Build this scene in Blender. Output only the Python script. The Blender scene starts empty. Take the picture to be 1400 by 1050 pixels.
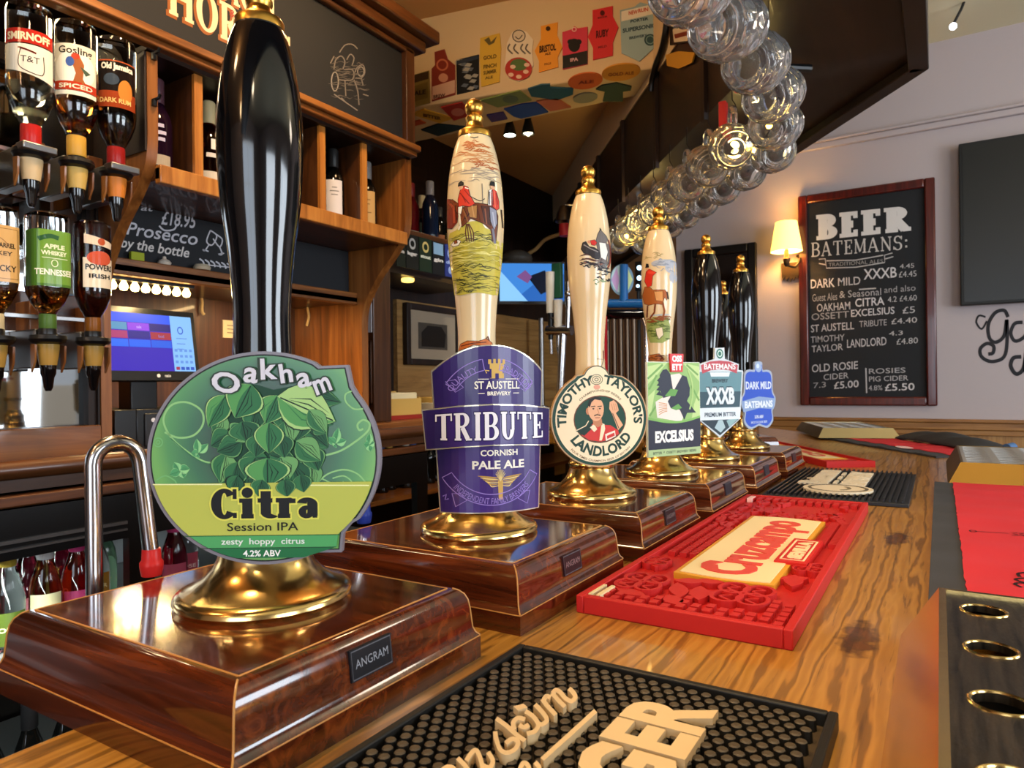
import bpy, bmesh, math, random
from mathutils import Vector as V, Matrix as M
from mathutils.geometry import tessellate_polygon
R = math.radians
PI = math.pi
random.seed(7)
sc = bpy.context.scene
COL = sc.collection

# ------------------------------------------------------------------ camera
EYE = V((0, 0, .185))                  # bar top is z = 0, the bar runs along +Y
FPX = 947.0
YAW, PITCH, ROLL = R(31.7), R(.13), R(-.65)
_c, _s = math.cos(YAW), math.sin(YAW)
_r, _f, _u = V((_c, _s, 0)), V((-_s, _c, 0)), V((0, 0, 1))
_f2 = _f * math.cos(PITCH) + _u * math.sin(PITCH)
_u2 = _u * math.cos(PITCH) - _f * math.sin(PITCH)
_R = _r * math.cos(ROLL) + _u2 * math.sin(ROLL)
_U = _u2 * math.cos(ROLL) - _r * math.sin(ROLL)
cam = bpy.data.cameras.new('camera')
cam.sensor_width = 36
cam.lens = FPX / 1400 * 36
cam.clip_start = .02
cam.dof.use_dof = True
cam.dof.focus_distance = .6
cam.dof.aperture_fstop = 22
co = bpy.data.objects.new('camera', cam)
mw = M((_R, _U, -_f2)).transposed().to_4x4()
mw.translation = EYE
co.matrix_world = mw
COL.objects.link(co)
sc.camera = co

# ------------------------------------------------------------------ light
sc.view_settings.view_transform = 'Standard'
sc.view_settings.look = 'None'
sc.view_settings.gamma = 1
sc.view_settings.use_curve_mapping = False
sc.view_settings.exposure = 0.28
w = bpy.data.worlds.new('world')
sc.world = w
w.use_nodes = True
w.node_tree.nodes['Background'].inputs[0].default_value = (.62, .76, 1, 1)
w.node_tree.nodes['Background'].inputs[1].default_value = 1.6


def area(name, loc, look, sx, sy, power, col):
    l = bpy.data.lights.new(name, 'AREA')
    l.shape = 'RECTANGLE'
    l.size, l.size_y, l.energy, l.color = sx, sy, power, col
    o = bpy.data.objects.new(name, l)
    o.location = loc
    o.rotation_euler = (V(look) - V(loc)).to_track_quat('-Z', 'Y').to_euler()
    COL.objects.link(o)
    return o


def point(name, loc, power, col, r=.03):
    l = bpy.data.lights.new(name, 'POINT')
    l.energy, l.color, l.shadow_soft_size = power, col, r
    o = bpy.data.objects.new(name, l)
    o.location = loc
    COL.objects.link(o)
    return o


def spot(name, loc, look, power, col, ang=70, blend=.6, r=.03):
    l = bpy.data.lights.new(name, 'SPOT')
    l.energy, l.color, l.shadow_soft_size = power, col, r
    l.spot_size, l.spot_blend = R(ang), blend
    o = bpy.data.objects.new(name, l)
    o.location = loc
    o.rotation_euler = (V(look) - V(loc)).to_track_quat('-Z', 'Y').to_euler()
    COL.objects.link(o)
    return o


DAY = (.80, .90, 1.0)
WARM = (1.0, .66, .34)
# daylight through the room's windows
area('daylight_window', (2.5, 1.75, .42), (-.3, 1.3, .1), 1.2, 1.1, 42, DAY)
area('daylight_window', (2.5, -.3, .42), (-.3, .5, .1), 1.2, 1.1, 42, DAY)
area('daylight_window', (.55, -2.2, .5), (0, .6, 0), 1.3, 1.1, 18, DAY)
# warm ceiling lamps over the bar and the aisle behind it
spot('ceiling_lamp', (-.55, .15, 1.28), (-.40, .55, 0), 30, WARM, 100, .7, .05)
spot('ceiling_lamp', (.15, .2, 1.5), (0, .75, 0), 34, (1, .74, .45), 90, .8, .06)
spot('ceiling_lamp', (-.72, .75, 1.28), (-1.5, .9, .3), 26, WARM, 95, .7, .05)
point('ceiling_lamp', (-.9, 1.2, 1.15), 5, WARM, .06)
point('ceiling_lamp', (-.9, -.7, 1.25), 9, WARM, .08)
point('ceiling_lamp', (.5, -1.1, 1.4), 9, (1, .78, .52), .08)
point('ceiling_lamp', (-.35, -1.6, 1.25), 8, WARM, .08)
point('lounge_lamp', (1.3, 2.2, 1.3), 12, (1, .85, .68), .15)
sun = bpy.data.lights.new('sun', 'SUN')
sun.energy, sun.color, sun.angle = 2.2, (1, .95, .88), R(2)
so = bpy.data.objects.new('sun', sun)
so.rotation_euler = V((.72, .2, -.66)).to_track_quat('-Z', 'Y').to_euler()
so.location = (0, 0, 6)
COL.objects.link(so)


# ------------------------------------------------------------------ helpers
def lin(c):
    if isinstance(c, str):
        c = [int(c[i:i + 2], 16) / 255 for i in (1, 3, 5)]
    return tuple(x / 12.92 if x <= .04045 else ((x + .055) / 1.055) ** 2.4 for x in c) + (1,)


MC = {}


def nm(name, col, rough=.5, metal=0, emit=0, trans=0, coat=0, spec=None, ior=1.45):
    m = bpy.data.materials.new(name)
    m.use_nodes = True
    b = m.node_tree.nodes['Principled BSDF'].inputs
    b['Base Color'].default_value = lin(col)
    b['Roughness'].default_value = rough
    b['Metallic'].default_value = metal
    b['IOR'].default_value = ior
    if trans: b['Transmission Weight'].default_value = trans
    if coat:
        b['Coat Weight'].default_value = coat
        b['Coat Roughness'].default_value = .06
    if spec is not None: b['Specular IOR Level'].default_value = spec
    if emit:
        b['Emission Color'].default_value = lin(col)
        b['Emission Strength'].default_value = emit
    return m


def C(col, rough=.42, metal=0, emit=0):
    k = (col, rough, metal, emit)
    if k not in MC: MC[k] = nm('paint_' + col[1:], col, rough, metal, emit, spec=.25)
    return MC[k]


def nodes(m):
    return m.node_tree.nodes, m.node_tree.links, m.node_tree.nodes['Principled BSDF']


def coords(m, scale=(1, 1, 1), rot=(0, 0, 0)):
    n, l, b = nodes(m)
    t = n.new('ShaderNodeTexCoord')
    mp = n.new('ShaderNodeMapping')
    mp.inputs['Scale'].default_value = scale
    mp.inputs['Rotation'].default_value = rot
    l.new(t.outputs['Object'], mp.inputs['Vector'])
    return mp.outputs[0]


def ramp(m, src, stops):
    n, l, b = nodes(m)
    r = n.new('ShaderNodeValToRGB')
    e = r.color_ramp.elements
    while len(e) < len(stops): e.new(.5)
    for k, (p, c) in enumerate(stops):
        e[k].position = p
        e[k].color = lin(c)
    l.new(src, r.inputs[0])
    return r.outputs[0]


def bump(m, src, strength=.2, dist=.002):
    n, l, b = nodes(m)
    bp = n.new('ShaderNodeBump')
    bp.inputs['Strength'].default_value = strength
    bp.inputs['Distance'].default_value = dist
    l.new(src, bp.inputs['Height'])
    l.new(bp.outputs[0], b.inputs['Normal'])


def noise(m, vec, scale, detail=4, rough=.55, dist=0):
    n, l, b = nodes(m)
    t = n.new('ShaderNodeTexNoise')
    t.inputs['Scale'].default_value = scale
    t.inputs['Detail'].default_value = detail
    t.inputs['Roughness'].default_value = rough
    t.inputs['Distortion'].default_value = dist
    l.new(vec, t.inputs['Vector'])
    return t.outputs['Fac']


def wood(name, dark, mid, light, axis='y', freq=1.0, rough=.28, coat=.5, bmp=.05):
    m = nm(name, mid, rough, coat=coat)
    a = 1.3
    s = {'x': (a, 22, 22), 'y': (22, a, 22), 'z': (22, 22, a)}[axis]
    v = coords(m, tuple(k * freq for k in s))
    f = noise(m, v, 1.6, 7, .62, 1.1)
    c = ramp(m, f, [(.28, dark), (.5, mid), (.72, light)])
    n, l, b = nodes(m)
    l.new(c, b.inputs['Base Color'])
    bump(m, f, bmp, .001)
    return m


def bar_wood():
    m = nm('oak_bar_top', '#9a5a1e', .30, coat=.35)
    n, l, b = nodes(m)
    v = coords(m, (1, .10, 1))
    w_ = n.new('ShaderNodeTexWave')
    w_.wave_type = 'BANDS'
    w_.bands_direction = 'X'
    w_.inputs['Scale'].default_value = 21
    w_.inputs['Distortion'].default_value = 9
    w_.inputs['Detail'].default_value = 4
    w_.inputs['Detail Scale'].default_value = 1.6
    w_.inputs['Detail Roughness'].default_value = .6
    l.new(v, w_.inputs['Vector'])
    c1 = ramp(m, w_.outputs['Fac'], [(0.0, '#a2712c'), (.55, '#b5843a'), (.84, '#a7742d'), (.97, '#805821')])
    v2 = coords(m, (150, 7, 150))
    f2 = noise(m, v2, 1.0, 5, .7, .6)
    c2 = ramp(m, f2, [(.33, '#4a2408'), (.43, '#ffffff'), (1, '#ffffff')])
    mx = n.new('ShaderNodeMix')
    mx.data_type = 'RGBA'
    mx.blend_type = 'MULTIPLY'
    mx.inputs[0].default_value = .6
    l.new(c1, mx.inputs[6])
    l.new(c2, mx.inputs[7])
    # two knots
    out = mx.outputs[2]
    for kx, ky in ((-.052, .555), (-.045, .93), (-.33, .10)):
        t = n.new('ShaderNodeTexCoord')
        mp = n.new('ShaderNodeMapping')
        mp.inputs['Location'].default_value = (-kx * 44, -ky * 13, 0)
        mp.inputs['Scale'].default_value = (44, 13, 0)
        l.new(t.outputs['Object'], mp.inputs['Vector'])
        nz = n.new('ShaderNodeTexNoise')
        nz.inputs['Scale'].default_value = 90
        l.new(t.outputs['Object'], nz.inputs['Vector'])
        ln = n.new('ShaderNodeVectorMath')
        ln.operation = 'LENGTH'
        l.new(mp.outputs[0], ln.inputs[0])
        ad = n.new('ShaderNodeMath')
        ad.operation = 'MULTIPLY_ADD'
        l.new(nz.outputs['Fac'], ad.inputs[0])
        ad.inputs[1].default_value = .7
        l.new(ln.outputs['Value'], ad.inputs[2])
        rp = ramp(m, ad.outputs[0], [(.35, '#3a1a06'), (.6, '#8a5a30'), (.72, '#5a300e'), (.95, '#ffffff')])
        m2 = n.new('ShaderNodeMix')
        m2.data_type = 'RGBA'
        m2.blend_type = 'MULTIPLY'
        m2.inputs[0].default_value = .8
        l.new(out, m2.inputs[6])
        l.new(rp, m2.inputs[7])
        out = m2.outputs[2]
    l.new(out, b.inputs['Base Color'])
    bump(m, f2, .12, .0006)
    return m


def bumpy(m, scale, strength, dist):
    bump(m, noise(m, coords(m), scale, 3), strength, dist)
    return m


BRASS = bumpy(nm('polished_brass', '#e2c07a', .19, 1), 45, .10, .002)
GOLD = nm('satin_gold', '#d2a048', .28, 1)
CHROME = nm('chrome', '#b9b8ba', .2, 1)
STEEL = nm('dull_steel', '#8f8d8c', .3, 1)
BLACKGLOSS = bumpy(nm('black_gloss', '#08080a', .10, coat=.4), 20, .03, .002)
CREAM = nm('cream_ceramic', '#dcc498', .2, coat=.3)
RUBBER = nm('black_rubber', '#15130f', .5)
BLACKPL = nm('black_plastic', '#0b0b0c', .35)
MAHOG = wood('mahogany', '#260d05', '#4e200d', '#783716', 'x', 2.2, .13, .9, .04)
MAHOGY = wood('mahogany_long', '#1d0a04', '#3f1708', '#662a10', 'y', 2.2, .13, .9, .04)
WORN = nm('worn_edge', '#b9803f', .35)
OAK = bar_wood()
PINE = wood('honey_pine', '#4e2a10', '#7c481c', '#9c642e', 'z', 1.0, .35, .3)
PINEY = wood('honey_pine_rail', '#4e2a10', '#7c481c', '#9c642e', 'y', 1.2, .35, .3)
DARKW = wood('dark_stained_wood', '#0d0603', '#1c0e07', '#2a160b', 'z', 1.0, .55, 0)
DARKWY = wood('dark_stained_rail', '#0d0603', '#1c0e07', '#2a160b', 'y', 1.0, .4, .15)
BROWNW = wood('brown_wood', '#281407', '#46260f', '#5f381b', 'z', 1.0, .4, .2)
BROWNY = wood('brown_wood_rail', '#281407', '#4a2911', '#663c1d', 'y', 1.1, .38, .25)
PANELX = wood('wainscot_wood', '#7a5228', '#9c6f3b', '#b2864d', 'z', 1.4, .45, .1)
DADO = wood('dado_rail_wood', '#6a431d', '#8f5f2c', '#a97a42', 'x', 1.4, .4, .2)
REDWOOD = wood('red_wood_frame', '#2c0805', '#4d110a', '#641c10', 'z', 2, .3, .4)
PLASTER = nm('lilac_plaster', '#b5a9a9', .9)
bumpy(PLASTER, 60, .15, .003)
TANCEIL = nm('tan_ceiling', '#c49a66', .9)
BEAMW = nm('cream_beam', '#c9b18a', .85)
CHALK = nm('chalkboard', '#14161a', .75)
bumpy(CHALK, 30, .05, .001)
WHITE = '#ece6d6'


def glassm(name, col, rough=.02, ior=1.45):
    return nm(name, col, rough, trans=1, ior=ior)


GLASS = glassm('clear_glass', '#f4f7f5')


class MB:
    def __init__(s):
        s.v, s.f, s.mi, s.mats = [], [], [], []

    def mat(s, m):
        if m not in s.mats: s.mats.append(m)
        return s.mats.index(m)

    def add(s, vs, fs, m):
        k, o = s.mat(m), len(s.v)
        s.v += [tuple(x) for x in vs]
        for f in fs:
            s.f.append([i + o for i in f])
            s.mi.append(k)
        return s

    def box(s, a, b, m, mtx=None):
        x0, x1 = sorted((a[0], b[0])); y0, y1 = sorted((a[1], b[1])); z0, z1 = sorted((a[2], b[2]))
        vs = [V(p) for p in ((x0, y0, z0), (x1, y0, z0), (x1, y1, z0), (x0, y1, z0), (x0, y0, z1), (x1, y0, z1), (x1, y1, z1), (x0, y1, z1))]
        if mtx: vs = [mtx @ p for p in vs]
        return s.add(vs, [(3, 2, 1, 0), (4, 5, 6, 7), (0, 1, 5, 4), (1, 2, 6, 5), (2, 3, 7, 6), (3, 0, 4, 7)], m)

    def lathe(s, prof, m, n=32, at=(0, 0, 0), mtx=None, dim=None, cap=True):
        vs, fs = [], []
        for (r, z) in prof:
            for i in range(n):
                a = 2 * PI * i / n
                rr = r if dim is None else r + dim(a, z, r)
                vs.append(V((rr * math.cos(a), rr * math.sin(a), z)))
        k = len(prof)
        for j in range(k - 1):
            for i in range(n):
                i2 = (i + 1) % n
                fs.append((j * n + i, j * n + i2, (j + 1) * n + i2, (j + 1) * n + i))
        if cap:
            if prof[0][0] > 1e-5: fs.append(tuple(range(n - 1, -1, -1)))
            if prof[-1][0] > 1e-5: fs.append(tuple((k - 1) * n + i for i in range(n)))
        if mtx: vs = [mtx @ p for p in vs]
        at = V(at)
        return s.add([p + at for p in vs], fs, m)

    def prism(s, pts, m, fn0, fn1):
        """closed outline pts (2-D); fn0 and fn1 turn a point into the two end faces"""
        n = len(pts)
        vs = [fn0(p) for p in pts] + [fn1(p) for p in pts]
        tri = tessellate_polygon([[V((p[0], p[1], 0)) for p in pts]])
        fs = [tuple(t) for t in tri] + [tuple(i + n for i in reversed(t)) for t in tri]
        fs += [(i, (i + 1) % n, (i + 1) % n + n, i + n) for i in range(n)]
        return s.add(vs, fs, m)

    def tube(s, pts, r, m, n=10, closed=False, cap=True):
        pts = [V(p) for p in pts]
        k = len(pts)
        vs, fs = [], []
        pn = None
        for i, p in enumerate(pts):
            if closed: t = pts[(i + 1) % k] - pts[i - 1]
            else: t = pts[min(i + 1, k - 1)] - pts[max(i - 1, 0)]
            t.normalize()
            if pn is None:
                a = V((0, 0, 1)) if abs(t.z) < .9 else V((1, 0, 0))
                pn = t.cross(a).normalized()
            else:
                pn = (pn - t * pn.dot(t)).normalized()
            bn = t.cross(pn)
            rr = r(i / (k - 1)) if callable(r) else r
            for j in range(n):
                a = 2 * PI * j / n
                vs.append(p + (pn * math.cos(a) + bn * math.sin(a)) * rr)
        for i in range(k if closed else k - 1):
            i2 = (i + 1) % k
            for j in range(n):
                j2 = (j + 1) % n
                fs.append((i * n + j, i * n + j2, i2 * n + j2, i2 * n + j))
        if cap and not closed:
            fs.append(tuple(range(n - 1, -1, -1)))
            fs.append(tuple((k - 1) * n + j for j in range(n)))
        return s.add(vs, fs, m)

    def sphere(s, c, r, m, n=12, sz=1):
        return s.lathe([(max(r * math.sin(PI * i / n), 1e-6 if i in (0, n) else 0), -r * sz * math.cos(PI * i / n)) for i in range(n + 1)], m, n * 2, c, cap=False)

    def build(s, name, parent=None, world=False, bevel=0, smooth=35, kind=None, label=None):
        me = bpy.data.meshes.new(name)
        off = parent.location if (parent is not None and world) else V((0, 0, 0))
        q = parent
        if parent is not None and world:
            while q.parent is not None:
                q = q.parent
                off = off + q.location
        me.from_pydata([V(p) - off for p in s.v], [], s.f)
        for m in s.mats: me.materials.append(m)
        me.polygons.foreach_set('material_index', s.mi)
        if smooth:
            me.polygons.foreach_set('use_smooth', [True] * len(s.f))
            me.set_sharp_from_angle(angle=R(smooth))
        me.update()
        bm = bmesh.new()
        bm.from_mesh(me)
        bmesh.ops.recalc_face_normals(bm, faces=bm.faces)
        bm.to_mesh(me)
        bm.free()
        o = bpy.data.objects.new(name, me)
        COL.objects.link(o)
        if parent is not None: o.parent = parent
        if bevel:
            b = o.modifiers.new('bevel', 'BEVEL')
            b.width, b.segments, b.limit_method = bevel, 2, 'ANGLE'
        if kind: o['kind'] = kind
        if label: o['label'] = label
        return o


def frame4(m, x0, x1, y0, y1, w_, z0, z1, mat, ax='z'):
    """four non-overlapping bars; ax is the thin axis"""
    def bx(u0, u1, v0, v1):
        if ax == 'z': m.box((u0, v0, z0), (u1, v1, z1), mat)
        elif ax == 'y': m.box((u0, z0, v0), (u1, z1, v1), mat)
        else: m.box((z0, u0, v0), (z1, u1, v1), mat)
    bx(x0, x0 + w_, y0, y1)
    bx(x1 - w_, x1, y0, y1)
    bx(x0 + w_, x1 - w_, y0, y0 + w_)
    bx(x0 + w_, x1 - w_, y1 - w_, y1)
    return m


def tag(o, label, cat, group=None):
    o['label'] = label
    o['category'] = cat
    if group: o['group'] = group
    return o


def thing(name, label, cat, loc=(0, 0, 0), group=None):
    o = bpy.data.objects.new(name, None)
    o.location = loc
    o.empty_display_size = .02
    COL.objects.link(o)
    return tag(o, label, cat, group)


def struct(o):
    o['kind'] = 'structure'
    return o


def dup(root, loc, label=None, group=None):
    def cp(o, par):
        c = o.copy()
        COL.objects.link(c)
        c.parent = par
        for k in list(o.children): cp(k, c)
        return c
    r = cp(root, None)
    r.location = loc
    if label: r['label'] = label
    if group: r['group'] = group
    return r


def catmull(pts, n=6, closed=False):
    pts = [V(p) for p in pts]
    k = len(pts)
    out = []
    for i in range(k if closed else k - 1):
        if closed: p0, p1, p2, p3 = pts[i - 1], pts[i], pts[(i + 1) % k], pts[(i + 2) % k]
        else: p0, p1, p2, p3 = pts[max(i - 1, 0)], pts[i], pts[i + 1], pts[min(i + 2, k - 1)]
        for j in range(n):
            t = j / n
            out.append(.5 * ((2 * p1) + (p2 - p0) * t + (2 * p0 - 5 * p1 + 4 * p2 - p3) * t * t + (3 * p1 - p0 - 3 * p2 + p3) * t ** 3))
    if not closed: out.append(pts[-1])
    return out


# camera rays met with the planes of the room, to read positions off the photograph
def ray(u, v): return _f2 + _R * ((u - 700) / FPX) + _U * ((525 - v) / FPX)
def AX(u, v, X): d = ray(u, v); return EYE + d * (X / d.x)
def AY(u, v, Y): d = ray(u, v); return EYE + d * (Y / d.y)
def AZ(u, v, Z): d = ray(u, v); return EYE + d * ((Z - EYE.z) / d.z)


# ------------------------------------------------------------------ flat artwork (lettering, emblems)
TC = {}


def text_geo(t, bold, shear):
    k = (t, bold, shear)
    if k not in TC:
        cu = bpy.data.curves.new('lettering', 'FONT')
        cu.body, cu.size, cu.offset, cu.shear, cu.resolution_u = t, 1, bold, shear, 3
        o = bpy.data.objects.new('lettering', cu)
        me = bpy.data.meshes.new_from_object(o)
        vs = [(p.co.x, p.co.y) for p in me.vertices]
        fs = [tuple(p.vertices) for p in me.polygons]
        bpy.data.objects.remove(o)
        bpy.data.curves.remove(cu)
        bpy.data.meshes.remove(me)
        xs = [p[0] for p in vs] or [0]
        TC[k] = (vs, fs, min(xs), max(xs))
    return TC[k]


def arcpts(cx, cy, rx, ry, a0, a1, n):
    return [(cx + rx * math.cos(R(a0 + (a1 - a0) * i / n)), cy + ry * math.sin(R(a0 + (a1 - a0) * i / n))) for i in range(n + 1)]


def serif_glyph(ch, T, t, g):
    """slab-serif capital (height 1) as a list of (verts, faces); T thick, t thin strokes, g grows the outline"""
    out = []

    def ln(x0, y0, x1, y1, w):
        a, b = V((x0, y0)), V((x1, y1))
        d = (b - a).normalized()
        n = V((-d.y, d.x)) * (w / 2 + g)
        a, b = a - d * g, b + d * g
        out.append(([a - n, b - n, b + n, a + n], [(0, 1, 2, 3)]))

    def bd(cx, cy, rx, ry, a0, a1, n=20, TT=None, tt=None):
        TT = TT or T; tt = tt or t
        o = arcpts(cx, cy, rx + g, ry + g, a0, a1, n)
        i = arcpts(cx, cy, max(rx - TT - g, .005), max(ry - tt - g, .005), a0, a1, n)
        out.append(([V(p) for p in o + i], [(k, k + 1, n + 2 + k, n + 1 + k) for k in range(n)]))

    def se(x, y, w=None):
        w = w or T * .75 + .16
        ln(x - w / 2, y + (t / 2 if y < .5 else -t / 2), x + w / 2, y + (t / 2 if y < .5 else -t / 2), t)
    h = T / 2
    if ch == 'I':
        ln(h + .1, 0, h + .1, 1, T); se(h + .1, 0); se(h + .1, 1); w = T + .2
    elif ch == 'H':
        for x in (h + .1, .78): ln(x, 0, x, 1, T); se(x, 0); se(x, 1)
        ln(h + .1, .5, .78, .5, t); w = .88 + h
    elif ch == 'T':
        ln(.42, 0, .42, 1, T); se(.42, 0); ln(.02, 1 - t / 2, .82, 1 - t / 2, t)
        for x in (.02 + t / 2, .82 - t / 2): ln(x, .72, x, 1, t)
        w = .84
    elif ch in 'RBPD':
        x = h + .08
        ln(x, 0, x, 1, T); se(x, 0); ln(0, 1 - t / 2, x, 1 - t / 2, t)
        if ch == 'D':
            ln(x, 1 - t / 2, .4, 1 - t / 2, t); ln(x, t / 2, .4, t / 2, t); ln(0, t / 2, x, t / 2, t); bd(.4, .5, .44, .5, -90, 90); w = .86
        else:
            ln(x, 1 - t / 2, .42, 1 - t / 2, t); ln(x, .5, .42, .5, t)
            bd(.42, .74, .33, .26, -90, 90)
            w = .80
            if ch == 'B':
                bd(.42, .27, .38, .27, -90, 90); ln(x, t / 2, .42, t / 2, t); ln(0, t / 2, x, t / 2, t); w = .82
            if ch == 'R':
                ln(.40, .48, .68, t / 2, T * .9); se(.74, 0, .26); w = .88
    elif ch == 'E':
        x = h + .08
        ln(x, 0, x, 1, T)
        for y in (t / 2, 1 - t / 2): ln(0, y, .66, y, t)
        ln(x, .5, .5, .5, t)
        ln(.66 - t / 2, .0, .66 - t / 2, .27, t); ln(.66 - t / 2, .73, .66 - t / 2, 1, t); ln(.5 - t / 2, .36, .5 - t / 2, .64, t); w = .72
    elif ch == 'U':
        ln(h + .08, .35, h + .08, 1, T); ln(.74 - h * .6, .35, .74 - h * .6, 1, T * .7)
        bd((.74 + .08 - 0) / 2 + .0, .36, (.74 - .08) / 2 + .0, .36, 180, 360); se(h + .08, 1); se(.74 - h * .6, 1, .32); w = .84
    elif ch == 'O':
        bd(.42, .5, .42, .52, 0, 360, 36); w = .86
    elif ch == 'S':
        bd(.34, .74, .31, .27, 20, 270, 20, T * .9); bd(.34, .27, .33, .29, -160, 90, 20, T * .95)
        ln(.62, .72, .62, .98, t); ln(.03, .04, .03, .28, t); w = .70
    elif ch == 'C':
        bd(.45, .5, .45, .52, 38, 322, 28); ln(.80, .66, .80, 1.0, t * .9); ln(.80, .02, .80, .2, t * .9); w = .88
    elif ch == 'A':
        ln(.06, t / 2, .40, 1, t * 1.1); ln(.40, 1, .74, t / 2, T); ln(.2, .34, .64, .34, t); se(.08, 0, .26); se(.74, 0, .32); w = .88
    elif ch == 'M':
        ln(.1, 0, .1, 1, t); ln(.1, 1, .46, .1, T * .9); ln(.46, .1, .82, 1, t); ln(.84, 0, .84, 1, T); se(.1, 0, .24); se(.84, 0, .32); ln(0, 1 - t / 2, .2, 1 - t / 2, t); ln(.74, 1 - t / 2, .96, 1 - t / 2, t); w = .98
    elif ch == 'N':
        ln(.12, 0, .12, 1, t); ln(.10, 1, .72, .04, T * .9); ln(.72, 0, .72, 1, t); se(.12, 0, .26); se(.72, 1, .26); ln(0, 1 - t / 2, .2, 1 - t / 2, t); w = .84
    elif ch == 'i':
        ln(h + .1, 0, h + .1, .68, T); se(h + .1, 0); ln(0, .68 - t / 2, h + .1, .68 - t / 2, t); out.append(([V(p) for p in arcpts(h + .1, .87, T * .55 + g, T * .52 + g, 0, 360, 16)[:-1]], [tuple(range(16))])); w = T + .2
    elif ch == 't':
        ln(h + .1, .14, h + .1, .92, T); bd(h + .1 + .16, .2, .16 + h, .21, 180, 320, 14); ln(0, .68 - t / 2, .5, .68 - t / 2, t); w = .54
    elif ch == 'r':
        ln(h + .1, 0, h + .1, .68, T); se(h + .1, 0, .42); ln(0, .68 - t / 2, h + .1, .68 - t / 2, t); bd(.46, .42, .24, .27, 35, 150, 14, T * .8, t); ln(.56, .5, .56, .66, T * .6); w = .66
    elif ch == 'a':
        ln(.50, .06, .50, .48, T); bd(.32, .45, .18 + h, .24, 0, 165, 16, T, t); bd(.30, .2, .27, .22, 60, 330, 18, T * .9, t); ln(.5, t / 2, .66, t / 2, t); w = .66
    elif ch == ':':
        for y in (.2, .62): ln(.12, y - .07, .12, y + .07, .15)
        w = .28
    else:
        w = .4
    return out, w


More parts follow.
